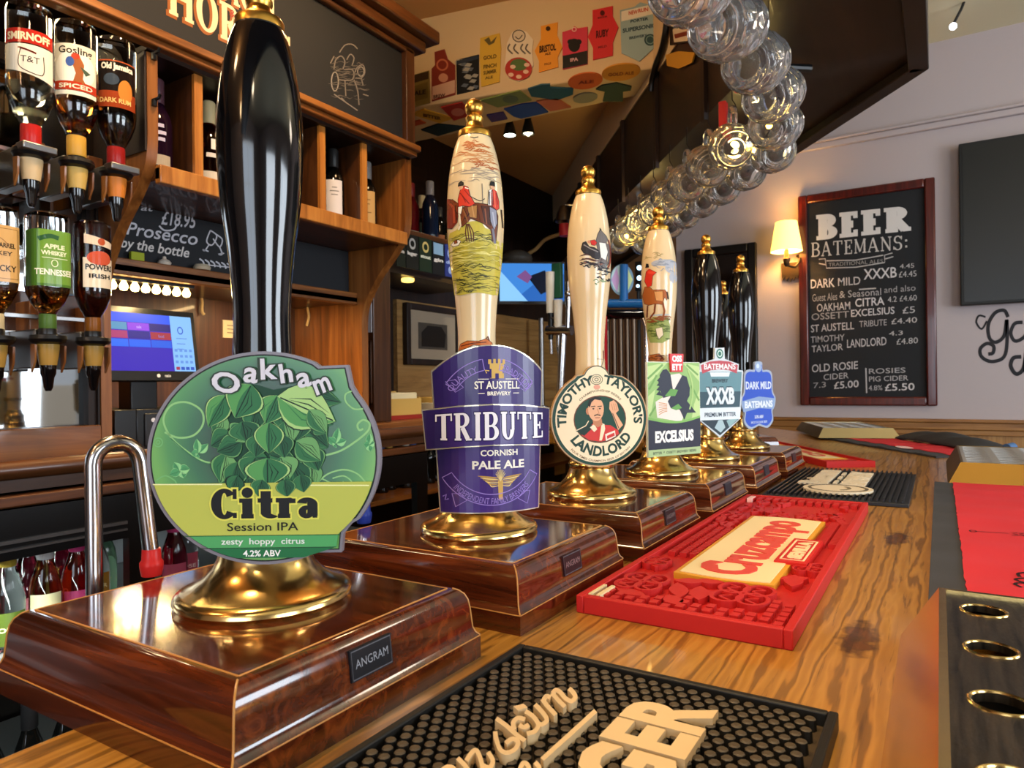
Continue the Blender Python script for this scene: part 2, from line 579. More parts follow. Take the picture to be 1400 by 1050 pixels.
class Art:
    def __init__(s, tr=None):
        s.it = []
        s.tr = tr or (lambda x, y: (x, y))

    def add(s, vs, fs, c, z=1, h=0):
        s.it.append(([s.tr(p[0], p[1]) for p in vs], fs, c, z, h))

    def poly(s, pts, c, z=1, h=0):
        tri = tessellate_polygon([[V((p[0], p[1], 0)) for p in pts]])
        s.add(pts, [tuple(t) for t in tri], c, z, h)

    def ell(s, cx, cy, rx, ry, c, z=1, h=0, n=28, rot=0):
        p = arcpts(0, 0, rx, ry, 0, 360, n)[:-1]
        ca, sa = math.cos(R(rot)), math.sin(R(rot))
        s.add([(cx + x * ca - y * sa, cy + x * sa + y * ca) for x, y in p], [tuple(range(n))], c, z, h)

    def rect(s, x0, y0, x1, y1, c, z=1, h=0): s.add([(x0, y0), (x1, y0), (x1, y1), (x0, y1)], [(0, 1, 2, 3)], c, z, h)

    def band(s, cx, cy, rx, ry, wd, c, z=1, h=0, a0=0, a1=360, n=40):
        o = arcpts(cx, cy, rx, ry, a0, a1, n)
        i = arcpts(cx, cy, rx - wd, ry - wd, a0, a1, n)
        s.add(o + i, [(k, k + 1, n + 2 + k, n + 1 + k) for k in range(n)], c, z, h)

    def line(s, pts, wd, c, z=1, h=0, closed=False, taper=False):
        pts = [V(p[:2]) for p in pts]
        k = len(pts)
        L, Rr = [], []
        for i, p in enumerate(pts):
            if closed: d = pts[(i + 1) % k] - pts[i - 1]
            else: d = pts[min(i + 1, k - 1)] - pts[max(i - 1, 0)]
            if d.length < 1e-9: d = V((1, 0))
            d.normalize()
            ww = wd / 2 * ((1 - .85 * abs(2 * i / (k - 1) - 1) ** 2) if taper else 1)
            n = V((-d.y, d.x)) * ww
            L.append(p + n); Rr.append(p - n)
        fs = [(i, (i + 1) % k, (i + 1) % k + k, i + k) for i in range(k if closed else k - 1)]
        s.add(L + Rr, fs, c, z, h)

    def curve(s, pts, wd, c, z=1, h=0, n=6, closed=False, taper=False):
        s.line([p[:2] for p in catmull([(p[0], p[1], 0) for p in pts], n, closed)], wd, c, z, h, closed, taper)

    def leaf(s, bx, by, tx, ty, wd, cols, z=1, n=9):
        b, t = V((bx, by)), V((tx, ty))
        d = t - b
        nn = V((-d.y, d.x)).normalized()
        def side(k, sc): return [b + d * (i / n) * 1 + nn * (k * sc * wd / 2 * math.sin(PI * (i / n) ** .8)) for i in range(n + 1)]
        s.poly(side(1, 1.04) + side(-1, 1.04)[-2:0:-1], cols[0], z)
        s.poly(side(1, .98) + side(-1, .98)[-2:0:-1], cols[3] if len(cols) > 3 else cols[2], z + .15)
        s.poly(side(1, .88) + side(-1, .88)[-2:0:-1], cols[1], z + .3)
        s.poly(side(.84, 1) + [b + d * (i / n) + nn * (.10 * wd * math.sin(PI * i / n)) for i in range(n - 1, 0, -1)], cols[2], z + .45)
        for q_ in (-.55, -.25, .3, .6):
            s.line([b + d * .18 + nn * wd * .12 * q_, b + d * .5 + nn * wd * .42 * q_, b + d * .86 + nn * wd * .2 * q_], wd * .028, cols[0] if q_ < 0 else cols[1], z + .6, taper=True)
        s.line([b + d * .05, b + d * .96], wd * .03, cols[0], z + .6)

    def text(s, t, x, y, size, c, z=1, h=0, al='c', bold=0.0, shear=0, sx=1, rot=0, arc=None, fit=None, jit=0):
        """y is the baseline; arc = (cx, cy, radius, degrees of the middle, outside?)"""
        vs, fs, a, b = text_geo(t, bold, shear)
        if fit: sx = fit / ((b - a) * size)
        o = {'c': (a + b) / 2, 'l': a, 'r': b}[al]
        pts = []
        for px, py in vs:
            X, Y = (px - o) * size * sx, py * size
            if arc:
                cx, cy, rad, mid, outs = arc
                if outs: an = R(mid) - X / rad; q = (cx + (rad + Y) * math.cos(an), cy + (rad + Y) * math.sin(an))
                else: an = R(mid) + X / rad; q = (cx + (rad - Y) * math.cos(an), cy + (rad - Y) * math.sin(an))
            else:
                ca, sa = math.cos(R(rot)), math.sin(R(rot))
                q = (x + X * ca - Y * sa, y + X * sa + Y * ca)
            pts.append(q)
        s.add(pts, fs, c, z, h)

    def serif(s, t, x, y, ht, c, z=1, h=0, T=.24, th=.12, g=0, fit=None, gap=.10, skew=0, bow=0, al='c'):
        gl = [serif_glyph(k, T, th, g) for k in t]
        tot = sum(k[1] for k in gl) + gap * (len(gl) - 1)
        sx = fit / tot if fit else ht
        X = -tot / 2 if al == 'c' else 0
        for polys, wd in gl:
            for vs, fs in polys:
                q = []
                for p in vs:
                    u = (X + p.x)
                    k = 2 * u / tot
                    q.append((x + u * sx, y + skew * u * sx + p.y * ht * (1 + bow * (1 - k * k))))
                s.add(q, fs, c, z, h)
            X += wd + gap

    def build(s, name, fn, parent=None, dz=.0003, cut=None, kind=None, label=None):
        mats, vs, fs, mi = [], [], [], []
        for kk_, (v, f, c, z, h) in enumerate(s.it):
            z = z + .022 * (kk_ % 12)
            h_top = z * dz + h
            m = c if isinstance(c, bpy.types.Material) else C(c)
            if m not in mats: mats.append(m)
            k, o = mats.index(m), len(vs)
            vs += [(p[0], p[1], h_top) for p in v]
            for q in f:
                fs.append([i + o for i in q]); mi.append(k)
            if h:
                ed = {}
                for q in f:
                    for i in range(len(q)):
                        e = (q[i], q[(i + 1) % len(q)])
                        if (e[1], e[0]) in ed: del ed[(e[1], e[0])]
                        else: ed[e] = 1
                for (i, j) in ed:
                    b = len(vs)
                    vs += [(v[i][0], v[i][1], z * dz), (v[j][0], v[j][1], z * dz)]
                    fs.append([i + o, b, b + 1, j + o]); mi.append(k)
        me = bpy.data.meshes.new(name)
        me.from_pydata(vs, [], fs)
        for m in mats: me.materials.append(m)
        me.polygons.foreach_set('material_index', mi)
        bm = bmesh.new()
        bm.from_mesh(me)
        if cut:
            xs = [q.co.x for q in bm.verts]
            ys = [q.co.y for q in bm.verts]
            for ax, lo, hi, stp in ((0, min(xs), max(xs), cut[0]), (1, min(ys), max(ys), cut[1])):
                if not stp: continue
                k = math.ceil(lo / stp)
                while k * stp < hi:
                    no = (1, 0, 0) if ax == 0 else (0, 1, 0)
                    bmesh.ops.bisect_plane(bm, geom=bm.verts[:] + bm.edges[:] + bm.faces[:], plane_co=tuple(n * k * stp for n in no), plane_no=no)
                    k += 1
        for q in bm.verts: q.co = fn(q.co.x, q.co.y, q.co.z)
        bm.to_mesh(me)
        bm.free()
        o = bpy.data.objects.new(name, me)
        COL.objects.link(o)
        if parent is not None: o.parent = parent
        if kind: o['kind'] = kind
        if label: o['label'] = label
        return o


def plane(o, xd, yd, n=None):
    o, xd, yd = V(o), V(xd).normalized(), V(yd).normalized()
    n = n or xd.cross(yd)
    return lambda x, y, z: o + xd * x + yd * y + n * z


def slab(art_pts, c, name, fn, th, parent, edge=None, label=None):
    """a plate with outline art_pts: front at z=0, back at z=-th"""
    m = c if isinstance(c, bpy.types.Material) else C(c)
    b = MB().prism(art_pts, m, lambda p: fn(p[0], p[1], 0), lambda p: fn(p[0], p[1], -th))
    return b.build(name, parent, label=label)

# ------------------------------------------------------------------ the room
YB, XL, ZF = 3.4, -1.78, -1.1
FLOORM = wood('dark_floor_boards', '#20120a', '#3a2413', '#4c311b', 'y', .5, .5, 0)
struct(MB().box((XL - .2, -2.5, ZF - .05), (2.8, 3.6, ZF), FLOORM).build('floor'))
struct(MB().box((-1.12, YB, .0), (2.8, YB + .1, 1.75), PLASTER).box((-1.12, YB, ZF), (2.8, YB + .1, 0), PANELX).box((XL - .2, YB, ZF), (-1.12, YB + .1, 1.75), nm('dim_ochre_wall', '#6b4a2a', .9)).build('wall_back'))
dm = MB()
dm.box((-1.12, YB - .022, -.018), (2.7, YB, .012), DADO).box((-1.12, YB - .03, .012), (2.7, YB, .026), DADO).box((-1.12, YB - .014, -.04), (2.7, YB, -.018), DADO)
struct(dm.build('trim_1', bevel=.003))
struct(MB().box((-1.12, YB - .02, 1.235), (2.7, YB, 1.262), PLASTER).box((-1.12, YB - .03, 1.262), (2.7, YB, 1.275), PLASTER).build('trim_2', bevel=.004))
struct(MB().box((XL - .1, -2.4, ZF), (XL, 3.5, 1.75), DARKW).build('wall_left'))
struct(MB().box((XL, 2.02, -.3), (XL + .02, YB, .52), wood('planked_wall', '#6b4a26', '#94703f', '#a98450', 'y', 1.2, .5, .05)).build('panelling'))
w2 = MB()
for a, b in (((2.6, -2.4, ZF), (2.7, 3.5, -.15)), ((2.6, -2.4, .95), (2.7, 3.5, 1.75)), ((2.6, -2.4, -.15), (2.7, -.85, .95)), ((2.6, .25, -.15), (2.7, 1.25, .95)), ((2.6, 2.75, -.15), (2.7, 3.5, .95))):
    w2.box(a, b, PLASTER)
struct(w2.build('wall_right'))
w3 = MB()
for a, b in (((XL, -2.4, ZF), (2.7, -2.3, -.1)), ((XL, -2.4, 1.1), (2.7, -2.3, 1.75)), ((XL, -2.4, -.1), (-.15, -2.3, 1.1)), ((1.25, -2.4, -.1), (2.7, -2.3, 1.1))):
    w3.box(a, b, PLASTER)
struct(w3.build('wall_front'))
FRAMEW = nm('white_window_paint', '#e8e4da', .4)


def window(name, a, b, ax):
    m = MB()
    (u0, z0), (u1, z1) = a, b
    bx = (lambda p, q, s, t: m.box((2.63, p, s), (2.68, q, t), FRAMEW)) if ax == 'x' else (lambda p, q, s, t: m.box((p, -2.38, s), (q, -2.33, t), FRAMEW))
    for p, q in ((u0, u0 + .05), (u1 - .05, u1), ((u0 + u1) / 2 - .02, (u0 + u1) / 2 + .02)): bx(p, q, z0, z1)
    for s, t in ((z0, z0 + .05), (z1 - .05, z1), ((z0 + z1) / 2 + .12, (z0 + z1) / 2 + .15)): bx(u0, u1, s, t)
    return struct(m.build(name))


window('window_1', (1.25, -.15), (2.75, .95), 'x')
window('window_2', (-.85, -.15), (.25, .95), 'x')
window('window_3', (-.15, -.1), (1.25, 1.1), 'y')
CREAMC = nm('cream_lounge_ceiling', '#d8cfae', .9)
CR_, CE_ = AZ(1270, 92, .80), AZ(850, 365, .80)
CD_ = V((CE_.x - CR_.x, CE_.y - CR_.y, 0)).normalized()
CF_ = CR_ + CD_ * ((YB - CR_.y) / CD_.y)
pbar = [(XL, -2.4), (CR_.x - .01, -2.4), (CR_.x - .01, CR_.y), (CF_.x - .01, YB), (XL, YB)]
plou = [(CR_.x - .02, -2.4), (2.7, -2.4), (2.7, YB), (CF_.x - .02, YB), (CR_.x - .02, CR_.y)]
struct(MB().prism(pbar, TANCEIL, lambda p: V((p[0], p[1], 1.385)), lambda p: V((p[0], p[1], 1.44))).build('ceiling'))
struct(MB().prism(plou, CREAMC, lambda p: V((p[0], p[1], 1.60)), lambda p: V((p[0], p[1], 1.68))).build('ceiling_lounge'))
fac = MB().box((6, -4, -1.4), (6.2, 9, .25), nm('pale_brick', '#c9b59a', .9)).box((6.01, -4, .25), (6.3, 9, 2.6), nm('pale_render', '#d9d6d0', .9))
for y in (0.5, 2.2, 3.9, 5.6, 7.2): fac.box((5.98, y, .6), (6.02, y + .8, 1.6), C('#5f7c93'))
struct(fac.build('facade'))
struct(MB().box((2.8, -6, -1.5), (9, 10, -1.4), C('#6f6d6a', .9)).build('street'))

# ------------------------------------------------------------------ the bar
bar = thing('bar_counter', 'long honey coloured oak bar counter under the pumps and mats', 'bar', (0, 0, ZF))
XI, XO = -.41, .44
dx_, dy_ = -.53, .848
inn = [(XI, -1.3), (XI, 1.60), (-.95, 2.30), (-1.36, 2.38), (-1.40, 1.60 + dy_ * 1.95)]
out = [(XI + .62 + dx_ * 1.95 , 1.60 + dy_ * 1.95), (XO, 1.66), (XO, -1.3)]
top = inn + out
MB().prism(top, OAK, lambda p: V((p[0], p[1], 0)), lambda p: V((p[0], p[1], -.045))).build('worktop', bar, True, bevel=.006)
ft = [(XI + .05, -1.25), (XI + .05, 1.6), (XI + .05 + dx_ * 1.9, 1.6 + dy_ * 1.9), (XI + .55 + dx_ * 1.9, 1.6 + dy_ * 1.9), (XO - .12, 1.62), (XO - .12, -1.25)]
MB().prism(ft, PANELX, lambda p: V((p[0], p[1], -.045)), lambda p: V((p[0], p[1], ZF))).build('front_panel', bar, True)
# black speed rail hung inside the bar
rl = thing('speed_rail', 'black bottle rail fixed along the inner side of the bar', 'rail', (XI, .1, -.35))
MB().box((XI - .13, -.7, -.36), (XI, 1.2, -.34), BLACKPL).box((XI - .14, -.7, -.36), (XI - .13, 1.2, -.25), BLACKPL).build('tray', rl, True)

# ------------------------------------------------------------------ hand pumps
PX0, PY0, PDX, PDY = -.3777, .3007, .004, .2417
PT = .0485
HP = [(0, .0), (.0142, 0), (.0150, .02), (.0185, .072), (.0193, .100), (.0184, .128), (.0178, .150), (.0188, .171), (.0212, .196), (.0247, .222), (.0265, .245), (.0272, .266), (.0262, .288), (.0240, .308), (.0205, .325), (.0175, .335), (.0150, .341)]
ZH = .080      # height of the handle's foot above the bar


def hr(z):
    q = z - ZH
    for (r0, a), (r1, b) in zip(HP, HP[1:]):
        if a <= q <= b and b > a: return r0 + (r1 - r0) * (q - a) / (b - a)
    return .018


def rect_ring(o, z):
    return [V((-.1042 - o, -.0891 - o, z)), V((.0923 + o, -.0891 - o, z)), V((.0923 + o, .0735 + o, z)), V((-.1042 - o, .0735 + o, z))]


HPS = [p for p in HP]
_sm = catmull([(r, z, 0) for r, z in HP[1:]], 4)
HPF = [(p.x, p.y) for p in _sm]
pump = thing('hand_pump', 'x', 'hand pump', (PX0, PY0, 0), 'hand pumps along the bar')
prof = [(0, PT), (.003, .0482), (.006, .0467), (.0088, .0438), (.0105, .040), (.0115, .034), (.012, .028), (.0127, .021), (.0140, .0175), (.0162, .0152), (.0165, .0135), (.0165, .0)]
m = MB()
vs, fs = [], []
for o, z in prof: vs += rect_ring(o, z)
k = len(prof)
fs.append((0, 1, 2, 3))
for j in range(k - 1):
    for i in range(4): fs.append((j * 4 + i, j * 4 + (i + 1) % 4, (j + 1) * 4 + (i + 1) % 4, (j + 1) * 4 + i))
fs.append(tuple((k - 1) * 4 + i for i in (3, 2, 1, 0)))
m.add(vs, fs, MAHOG)
plinth = m.build('plinth', pump, smooth=30)
e = MB()
q = rect_ring(.0005, PT - .0003)
for i in range(4): e.tube([q[i], q[(i + 1) % 4]], .0007, WORN, 6)
q = rect_ring(.0162, .0148)
for i in range(4): e.tube([q[i], q[(i + 1) % 4]], .0005, WORN, 6)
for i in range(4): e.tube([rect_ring(o, z)[i] for o, z in prof[1:10]], .0006, WORN, 6)
e.build('worn_edge', plinth)
bp = [(.0005, PT), (.054, PT), (.0556, PT + .0025), (.0552, PT + .005), (.0535, PT + .0072), (.0500, PT + .0085), (.0440, PT + .011), (.0375, PT + .0155), (.0320, PT + .0215), (.0290, PT + .028), (.0275, PT + .034), (.0285, PT + .0355), (.0285, PT + .0390), (.0272, PT + .0405), (.0262, PT + .044), (.0258, PT + .058), (.0262, PT + .060), (.0250, PT + .064), (.0205, PT + .069), (.0195, PT + .078), (.0005, PT + .079)]
MB().lathe(bp, BRASS, 56).build('brass_base', pump)
fp = [(.0005, .420), (.0158, .420), (.0160, .4245), (.0150, .4262), (.0115, .4275), (.0088, .4305), (.0075, .4345), (.0088, .4375), (.0086, .4395), (.0068, .4412)] + [(.0091 * math.sin(R(a)), .4485 - .0091 * math.cos(R(a))) for a in range(40, 180, 12)] + [(.0004, .4576)]
fin = MB().lathe(fp, GOLD, 32).build('finial', pump)
npl = thing('x', 'x', 'x')
bpy.data.objects.remove(npl)


def plate_mesh(text, art_c, txt_c, parent):
    f = plane((.0923 + .0116 + .0012, -.012, .0335), (0, 1, 0), (-.012, 0, .10))
    p = slab([(-.0165, -.0085), (.0165, -.0085), (.0165, .0085), (-.0165, .0085)], art_c, 'name_plate', f, .003, parent)
    a = Art()
    a.line([(-.0155, -.0075), (.0155, -.0075), (.0155, .0075), (-.0155, .0075)], .0007, '#5a5a60', 1, closed=True)
    if text: a.text(text, 0, -.0022, .0068, txt_c, 1, fit=.026)
    a.build('lettering', f, p, .0002)
    return p


PUMPS = [
    dict(label='nearest hand pump, black handle and big round green leafy clip', hm=BLACKGLOSS, plate=('ANGRAM', '#14151a', '#8d8f96'), phi=0),
    dict(label='hand pump with hunting scene handle and curved purple clip', hm=CREAM, plate=('ANGRAM', '#2a1014', '#8a6a6a'), phi=12),
    dict(label='hand pump with cream handle and oval cream clip showing a man', hm=CREAM, plate=('ANGRAM', '#24181a', '#7a6a68'), phi=20),
    dict(label='hand pump with huntsman handle and square green and navy bird clip', hm=CREAM, plate=('', '#22202a', '#777777'), phi=32),
    dict(label='black handled hand pump with teal shield shaped clip and red banner', hm=BLACKGLOSS, plate=('', '#2c2a32', '#777777'), phi=25),
    dict(label='black handled hand pump with small blue clip at the row end', hm=BLACKGLOSS, plate=('', '#3a2024', '#777777'), phi=40),
]
for i, d in enumerate(PUMPS):
    loc = (PX0 + PDX * i, PY0 + PDY * i, 0)
    p = pump if i == 0 else dup(pump, loc)
    p['label'] = d['label']
    d['obj'] = p
    d['loc'] = V(loc)
for d in PUMPS:
    p = d['obj']
    h = MB().lathe([(.0004, ZH)] + [(r, z + ZH) for r, z in HPF] + [(.0004, ZH + .3415)], d['hm'], 40).build('handle', p)
    if d['hm'] is BLACKGLOSS:
        MB().lathe([(.0155, .4170), (.0160, .4175), (.0158, .4200), (.0150, .4202)], BLACKPL, 32, cap=False).build('collar', p)
    else:
        MB().lathe([(.0152, .4190), (.0158, .4192), (.0158, .4203), (.0150, .4204)], BLACKPL, 32, cap=False).build('collar', p)
    d['handle'] = h
    plate_mesh(d['plate'][0], d['plate'][1], d['plate'][2], p)
    ph = R(d['phi'])
    d['n'] = _r * math.sin(ph) - _f * math.cos(ph)
    d['depth'] = d['loc'].dot(_f) - .038 * math.cos(ph)


def clip_frame(i, u, v):
    d = PUMPS[i]
    n = d['n']
    xd = V((0, 0, 1)).cross(n)
    o = EYE + ray(u, v) * d['depth'] - d['loc']
    d['o'] = o
    return plane(o, xd, (0, 0, 1), n), d['depth'] / FPX, o, xd, n


def bracket(i, z):
    n = PUMPS[i]['n']
    o = PUMPS[i]['o']
    MB().tube([V((o.x * .4, o.y * .4, z)), V((o.x, o.y, z)) - n * .0065], .006, BRASS, 12).tube([V((0, 0, z - .004)) + n * .0, V((0, 0, z + .004))], hr(z) + .002, BRASS, 24).build('clip_bracket', PUMPS[i]['obj'])


# --- the round green clip
fn, k, *_ = clip_frame(0, 359.9, 626)
k /= 3.28
T = lambda x, y: ((x - 590) * k, (545 - y) * k)


def citra_out(s):
    p = arcpts(592, 545, 524, -478, 0, 0, 1)[:1]
    o = [(592 + 524 * math.cos(R(a)), 545 + 478 * math.sin(R(a))) for a in range(-36, 40, 4)]
    o += [(985, 842), (945, 890), (937, 972), (806, 972)]
    o += [(592 + 524 * math.cos(R(a)), 545 + 478 * math.sin(R(a))) for a in range(68, 300, 4)]
    o += [(848, 136), (974, 132), (992, 222)]
    return [(592 + (x - 592) * s, 545 + (y - 545) * s) for x, y in o]


o_ = [T(*p) for p in citra_out(1)][::-1]
clip = slab(o_, nm('grey_clip_rim', '#77727a', .35), 'pump_clip', fn, .006, PUMPS[0]['obj'], label='round green pump clip covered in hop leaves')
a = Art(T)
a.poly(citra_out(.972), '#20211f', 1)
g = nm('green_print', '#5fa35a', .3)
n_, l_, b_ = nodes(g)
tc = n_.new('ShaderNodeTexCoord')
mp = n_.new('ShaderNodeMapping')
cc = fn(*T(600, 470), 0)
mp.inputs['Location'].default_value = (-cc.x * 15, -cc.y * 15, -cc.z * 15)
mp.inputs['Scale'].default_value = (15, 15, 15)
l_.new(tc.outputs['Object'], mp.inputs[0])
ln_ = n_.new('ShaderNodeVectorMath')
ln_.operation = 'LENGTH'
l_.new(mp.outputs[0], ln_.inputs[0])
l_.new(ramp(g, ln_.outputs['Value'], [(.42, '#0f2f1e'), (.68, '#2a6540'), (.88, '#4a8c4e'), (1, '#6aa654')]), b_.inputs['Base Color'])
a.poly(citra_out(.958), g, 2)
VN = '#8cc07c'
# vines
a.curve([(395, 565), (330, 560), (260, 520), (180, 450), (145, 370), (180, 305), (250, 292), (315, 330), (322, 390), (280, 440), (210, 450), (150, 425)], 9, VN, 3)
a.curve([(395, 569), (330, 565), (260, 525), (176, 452)], 4, '#2c6a44', 3)
a.curve([(850, 540), (930, 520), (1000, 480), (1060, 430), (1068, 395), (1040, 380), (1015, 400), (1022, 425), (1040, 420)], 9, VN, 3)
a.curve([(1040, 330), (1000, 330), (965, 300), (962, 265), (990, 250)], 7, VN, 3)
a.curve([(830, 660), (880, 620), (950, 602), (1010, 620), (1050, 662)], 7, VN, 3)
a.curve([(900, 640), (950, 630), (985, 655), (965, 668), (945, 655)], 6, VN, 3)
a.curve([(800, 625), (850, 640), (900, 665)], 6, VN, 3)
a.band(120, 470, 22, 22, 5, '#6fae6c', 3)
a.band(120, 470, 10, 10, 4, '#6fae6c', 3)
a.curve([(110, 640), (150, 620), (190, 640), (200, 655)], 6, '#6fae6c', 3)
LC = ('#1d4a30', '#4f9a63', '#93cf8b')
for bx, by, tx, ty, wd in ((300, 520, 293, 455, 40), (300, 520, 268, 520, 38), (305, 520, 345, 478, 38), (300, 525, 290, 535, 30), (215, 600, 190, 560, 45), (215, 600, 170, 615, 42), (215, 595, 262, 590, 50), (225, 600, 235, 632, 40),
                           (915, 485, 930, 412, 40), (915, 485, 882, 455, 38), (920, 485, 965, 470, 40), (915, 488, 905, 498, 30), (1065, 490, 1070, 440, 36), (1065, 490, 1042, 490, 34), (1068, 492, 1090, 480, 34), (1066, 495, 1070, 522, 34)):
    a.leaf(bx, by, tx, ty, wd, LC, 4)
# a mass of overlapping hop leaves
D_, M_, L_ = '#0e3322', '#2a6a46', '#559c5e'
ms = ('#08201400'[:7], '#1f5236', '#2e6b42', '#689f60')
lt = ('#0b2a1c', '#2c6c42', '#529552', '#a3c97c')
a.poly([(400, 300), (460, 250), (560, 215), (640, 240), (720, 225), (830, 260), (870, 330), (860, 420), (870, 500), (835, 560), (835, 620), (790, 690), (700, 735), (600, 735), (470, 690), (400, 640), (410, 520), (380, 500), (395, 420), (375, 400)], '#12402a', 5)
lv = [(500, 600, 500, 690, 90, ms), (600, 620, 660, 735, 130, ms), (720, 560, 775, 700, 110, ms), (430, 520, 400, 655, 100, ms), (480, 560, 445, 690, 90, ms), (800, 500, 840, 605, 90, ms), (790, 420, 882, 500, 90, ms), (740, 470, 850, 560, 100, ms), (830, 400, 870, 440, 60, ms),
      (450, 430, 358, 490, 90, ms), (500, 470, 385, 515, 90, ms), (520, 400, 470, 470, 110, ms), (740, 370, 740, 470, 120, ms), (430, 260, 348, 405, 95, lt), (500, 380, 520, 470, 120, ms), (690, 380, 720, 480, 100, ms),
      (610, 540, 480, 560, 70, ms), (620, 530, 748, 568, 75, ms), (560, 540, 520, 640, 110, ms), (670, 540, 710, 640, 110, ms), (612, 545, 612, 672, 170, lt),
      (660, 265, 605, 392, 110, lt), (720, 250, 942, 300, 100, ms), (660, 270, 918, 385, 170, lt), (545, 215, 470, 365, 150, lt), (622, 385, 620, 525, 112, lt)]
lv = [(bx, by, tx, ty, wd * 1.22, cc_) for bx, by, tx, ty, wd, cc_ in lv]
lv[:0] = [(560, 640, 520, 725, 120, ms), (690, 620, 730, 735, 120, ms), (420, 440, 362, 400, 90, ms), (840, 470, 880, 505, 70, ms), (440, 600, 415, 690, 90, ms), (810, 570, 815, 680, 90, ms), (560, 330, 540, 420, 110, ms), (680, 330, 700, 420, 110, ms), (850, 360, 905, 400, 80, ms), (420, 350, 372, 440, 90, ms)]
lv.insert(-1, (575, 440, 560, 540, 110, ms)); lv.insert(-1, (670, 440, 690, 545, 110, ms)); lv.insert(-1, (800, 330, 880, 440, 90, ms))
for j, q_ in enumerate(lv): a.leaf(*q_[:5], q_[5], 6 + j * .55)
z = 28
# bands
def cut_band(y0, y1, c, zz):
    pts = [p for p in citra_out(.958) if y0 - 3 <= p[1] <= y1 + 3]
    lft = sorted([p for p in pts if p[0] < 590], key=lambda p: p[1])
    rgt = sorted([p for p in pts if p[0] >= 590], key=lambda p: -p[1])
    def ex(y):
        q = max(-1, min(1, (y - 545) / (478 * .958)))
        return 524 * .958 * math.sqrt(1 - q * q)
    L = [(592 - ex(y), y) for y in [y0 + (y1 - y0) * i / 8 for i in range(9)]]
    if y0 > 880: Rr = [(925, y0), (918, y1)] if y1 < 960 else [(918, y0), (590 + 180, y1)]
    else: Rr = [(592 + min(ex(y), 524 * .958 if y < 842 else (985 - 592 - (y - 842) * .83) * .96), y) for y in [y0 + (y1 - y0) * i / 8 for i in range(9)]]
    a.poly(L + Rr[::-1], c, zz)
cut_band(655, 890, '#b4ba52', z)
a.line([(100, 657), (410, 660)], 5, '#e8ecae', z + .3)
a.line([(790, 668), (1066, 672)], 5, '#e8ecae', z + .3)
cut_band(890, 944, '#4d9f5f', z + .2)
cut_band(944, 990, '#226b40', z + .2)
a.line([(300, 945), (915, 945)], 3, '#16351f', z + .4)
a.line([(240, 890), (935, 890)], 4, '#2a5a30', z + .4)
for j, q_ in enumerate([(480, 620, 450, 700, 90, ms), (760, 620, 775, 700, 90, ms), (690, 640, 700, 720, 90, ms), (590, 640, 570, 715, 90, ms)]): a.leaf(*q_[:5], q_[5], z + 1 + j)
def ctext(zz, g_, c): a.serif('Citra', 597, 813, -132, c, zz, T=.35, th=.15, g=g_, fit=474, gap=.07)
ctext(z + 6, .055, '#d9d65a')
ctext(z + 7, 0, '#0c0c0a')
def flip(t, x, y, s_, c, zz, **kw):
    vs, fs, a0, b0 = text_geo(t, kw.get('bold', 0), 0)
    sx = kw['fit'] / (b0 - a0) if 'fit' in kw else s_
    a.add([(x + (p[0] - (a0 + b0) / 2) * sx, y - p[1] * s_) for p in vs], fs, c, zz)
flip('Session IPA', 590, 868, 52, '#14140e', z + 6, fit=318, bold=.01)
flip('zesty  hoppy  citrus', 590, 928, 38, '#dfe8e0', z + 6, fit=372, bold=.012)
flip('4.2% ABV', 585, 982, 38, '#eef2ee', z + 6, fit=168, bold=.02)
for ch, x, y, s_, rt in (('O', 422, 246, 122, -14), ('a', 540, 204, 132, -8), ('k', 626, 190, 128, 2), ('h', 706, 206, 118, 8), ('a', 786, 226, 128, 12), ('m', 872, 252, 130, 20)):
    for zz, bo, c in ((z + 6, .075, '#2a3a2e'), (z + 7, .025, '#d3d1da')):
        vs, fs, a0, b0 = text_geo(ch, bo, 0)
        ca, sa = math.cos(R(rt)), math.sin(R(rt))
        sxx = s_ * (1.35 if ch == 'O' else 1.12)
        if ch == 'm': sxx = s_ * .82
        a.add([(x + (p[0] - (a0 + b0) / 2) * sxx * ca - p[1] * s_ * sa, y - ((p[0] - (a0 + b0) / 2) * sxx * sa + p[1] * s_ * ca)) for p in vs], fs, c, zz)
a.build('artwork', fn, clip, .00006)
bracket(0, .15)

# --- the curved purple clip
d = PUMPS[1]
fn0, k, o_, xd, n = clip_frame(1, 673.4, 588.8)
k /= 3.386
RHO = .072
def fnt(x, y, z):
    th = math.asin(max(-.95, min(.95, x / RHO)))
    return o_ + (xd * math.sin(th) + n * math.cos(th)) * (RHO + z) - n * RHO + V((0, 0, 1)) * y
T = lambda x, y: ((x - 350) * k, (470 - y) * k)
def trib(s=1, dy=0):
    t_ = [(350 + 272 * u * s, 190 - 118 * (1 - abs(u) ** 2.2) + dy * (1)) for u in [i / 10 for i in range(-10, 11)]]
    return t_ + [(350 + 240 * s, 852 - dy), (350 - 240 * s, 852 - dy)]
PURP = nm('purple_print', '#3b2284', .32, coat=.12)
n_, l_, b_ = nodes(PURP)
l_.new(ramp(PURP, noise(PURP, coords(PURP, (12, 12, 3)), 1.5, 2), [(.35, '#1f1650'), (.65, '#3c2172')]), b_.inputs['Base Color'])
SILV = nm('silver_edge', '#cfc6b0', .25, .7)
def curved_slab(name, outl, m_, zlo, zhi, parent):
    a_ = Art(T)
    a_.poly(outl, m_, 0, zhi - zlo)
    return a_.build(name, lambda x, y, z: fnt(x, y, z + zlo), parent, cut=(.006, 0))
clip = curved_slab('pump_clip', trib(1.0), SILV, -.004, 0, d['obj'])
clip['label'] = 'curved purple pump clip with silver edge'
a = Art(T)
a.poly(trib(.975, 5), PURP, 1)
LP = '#8f78c4'
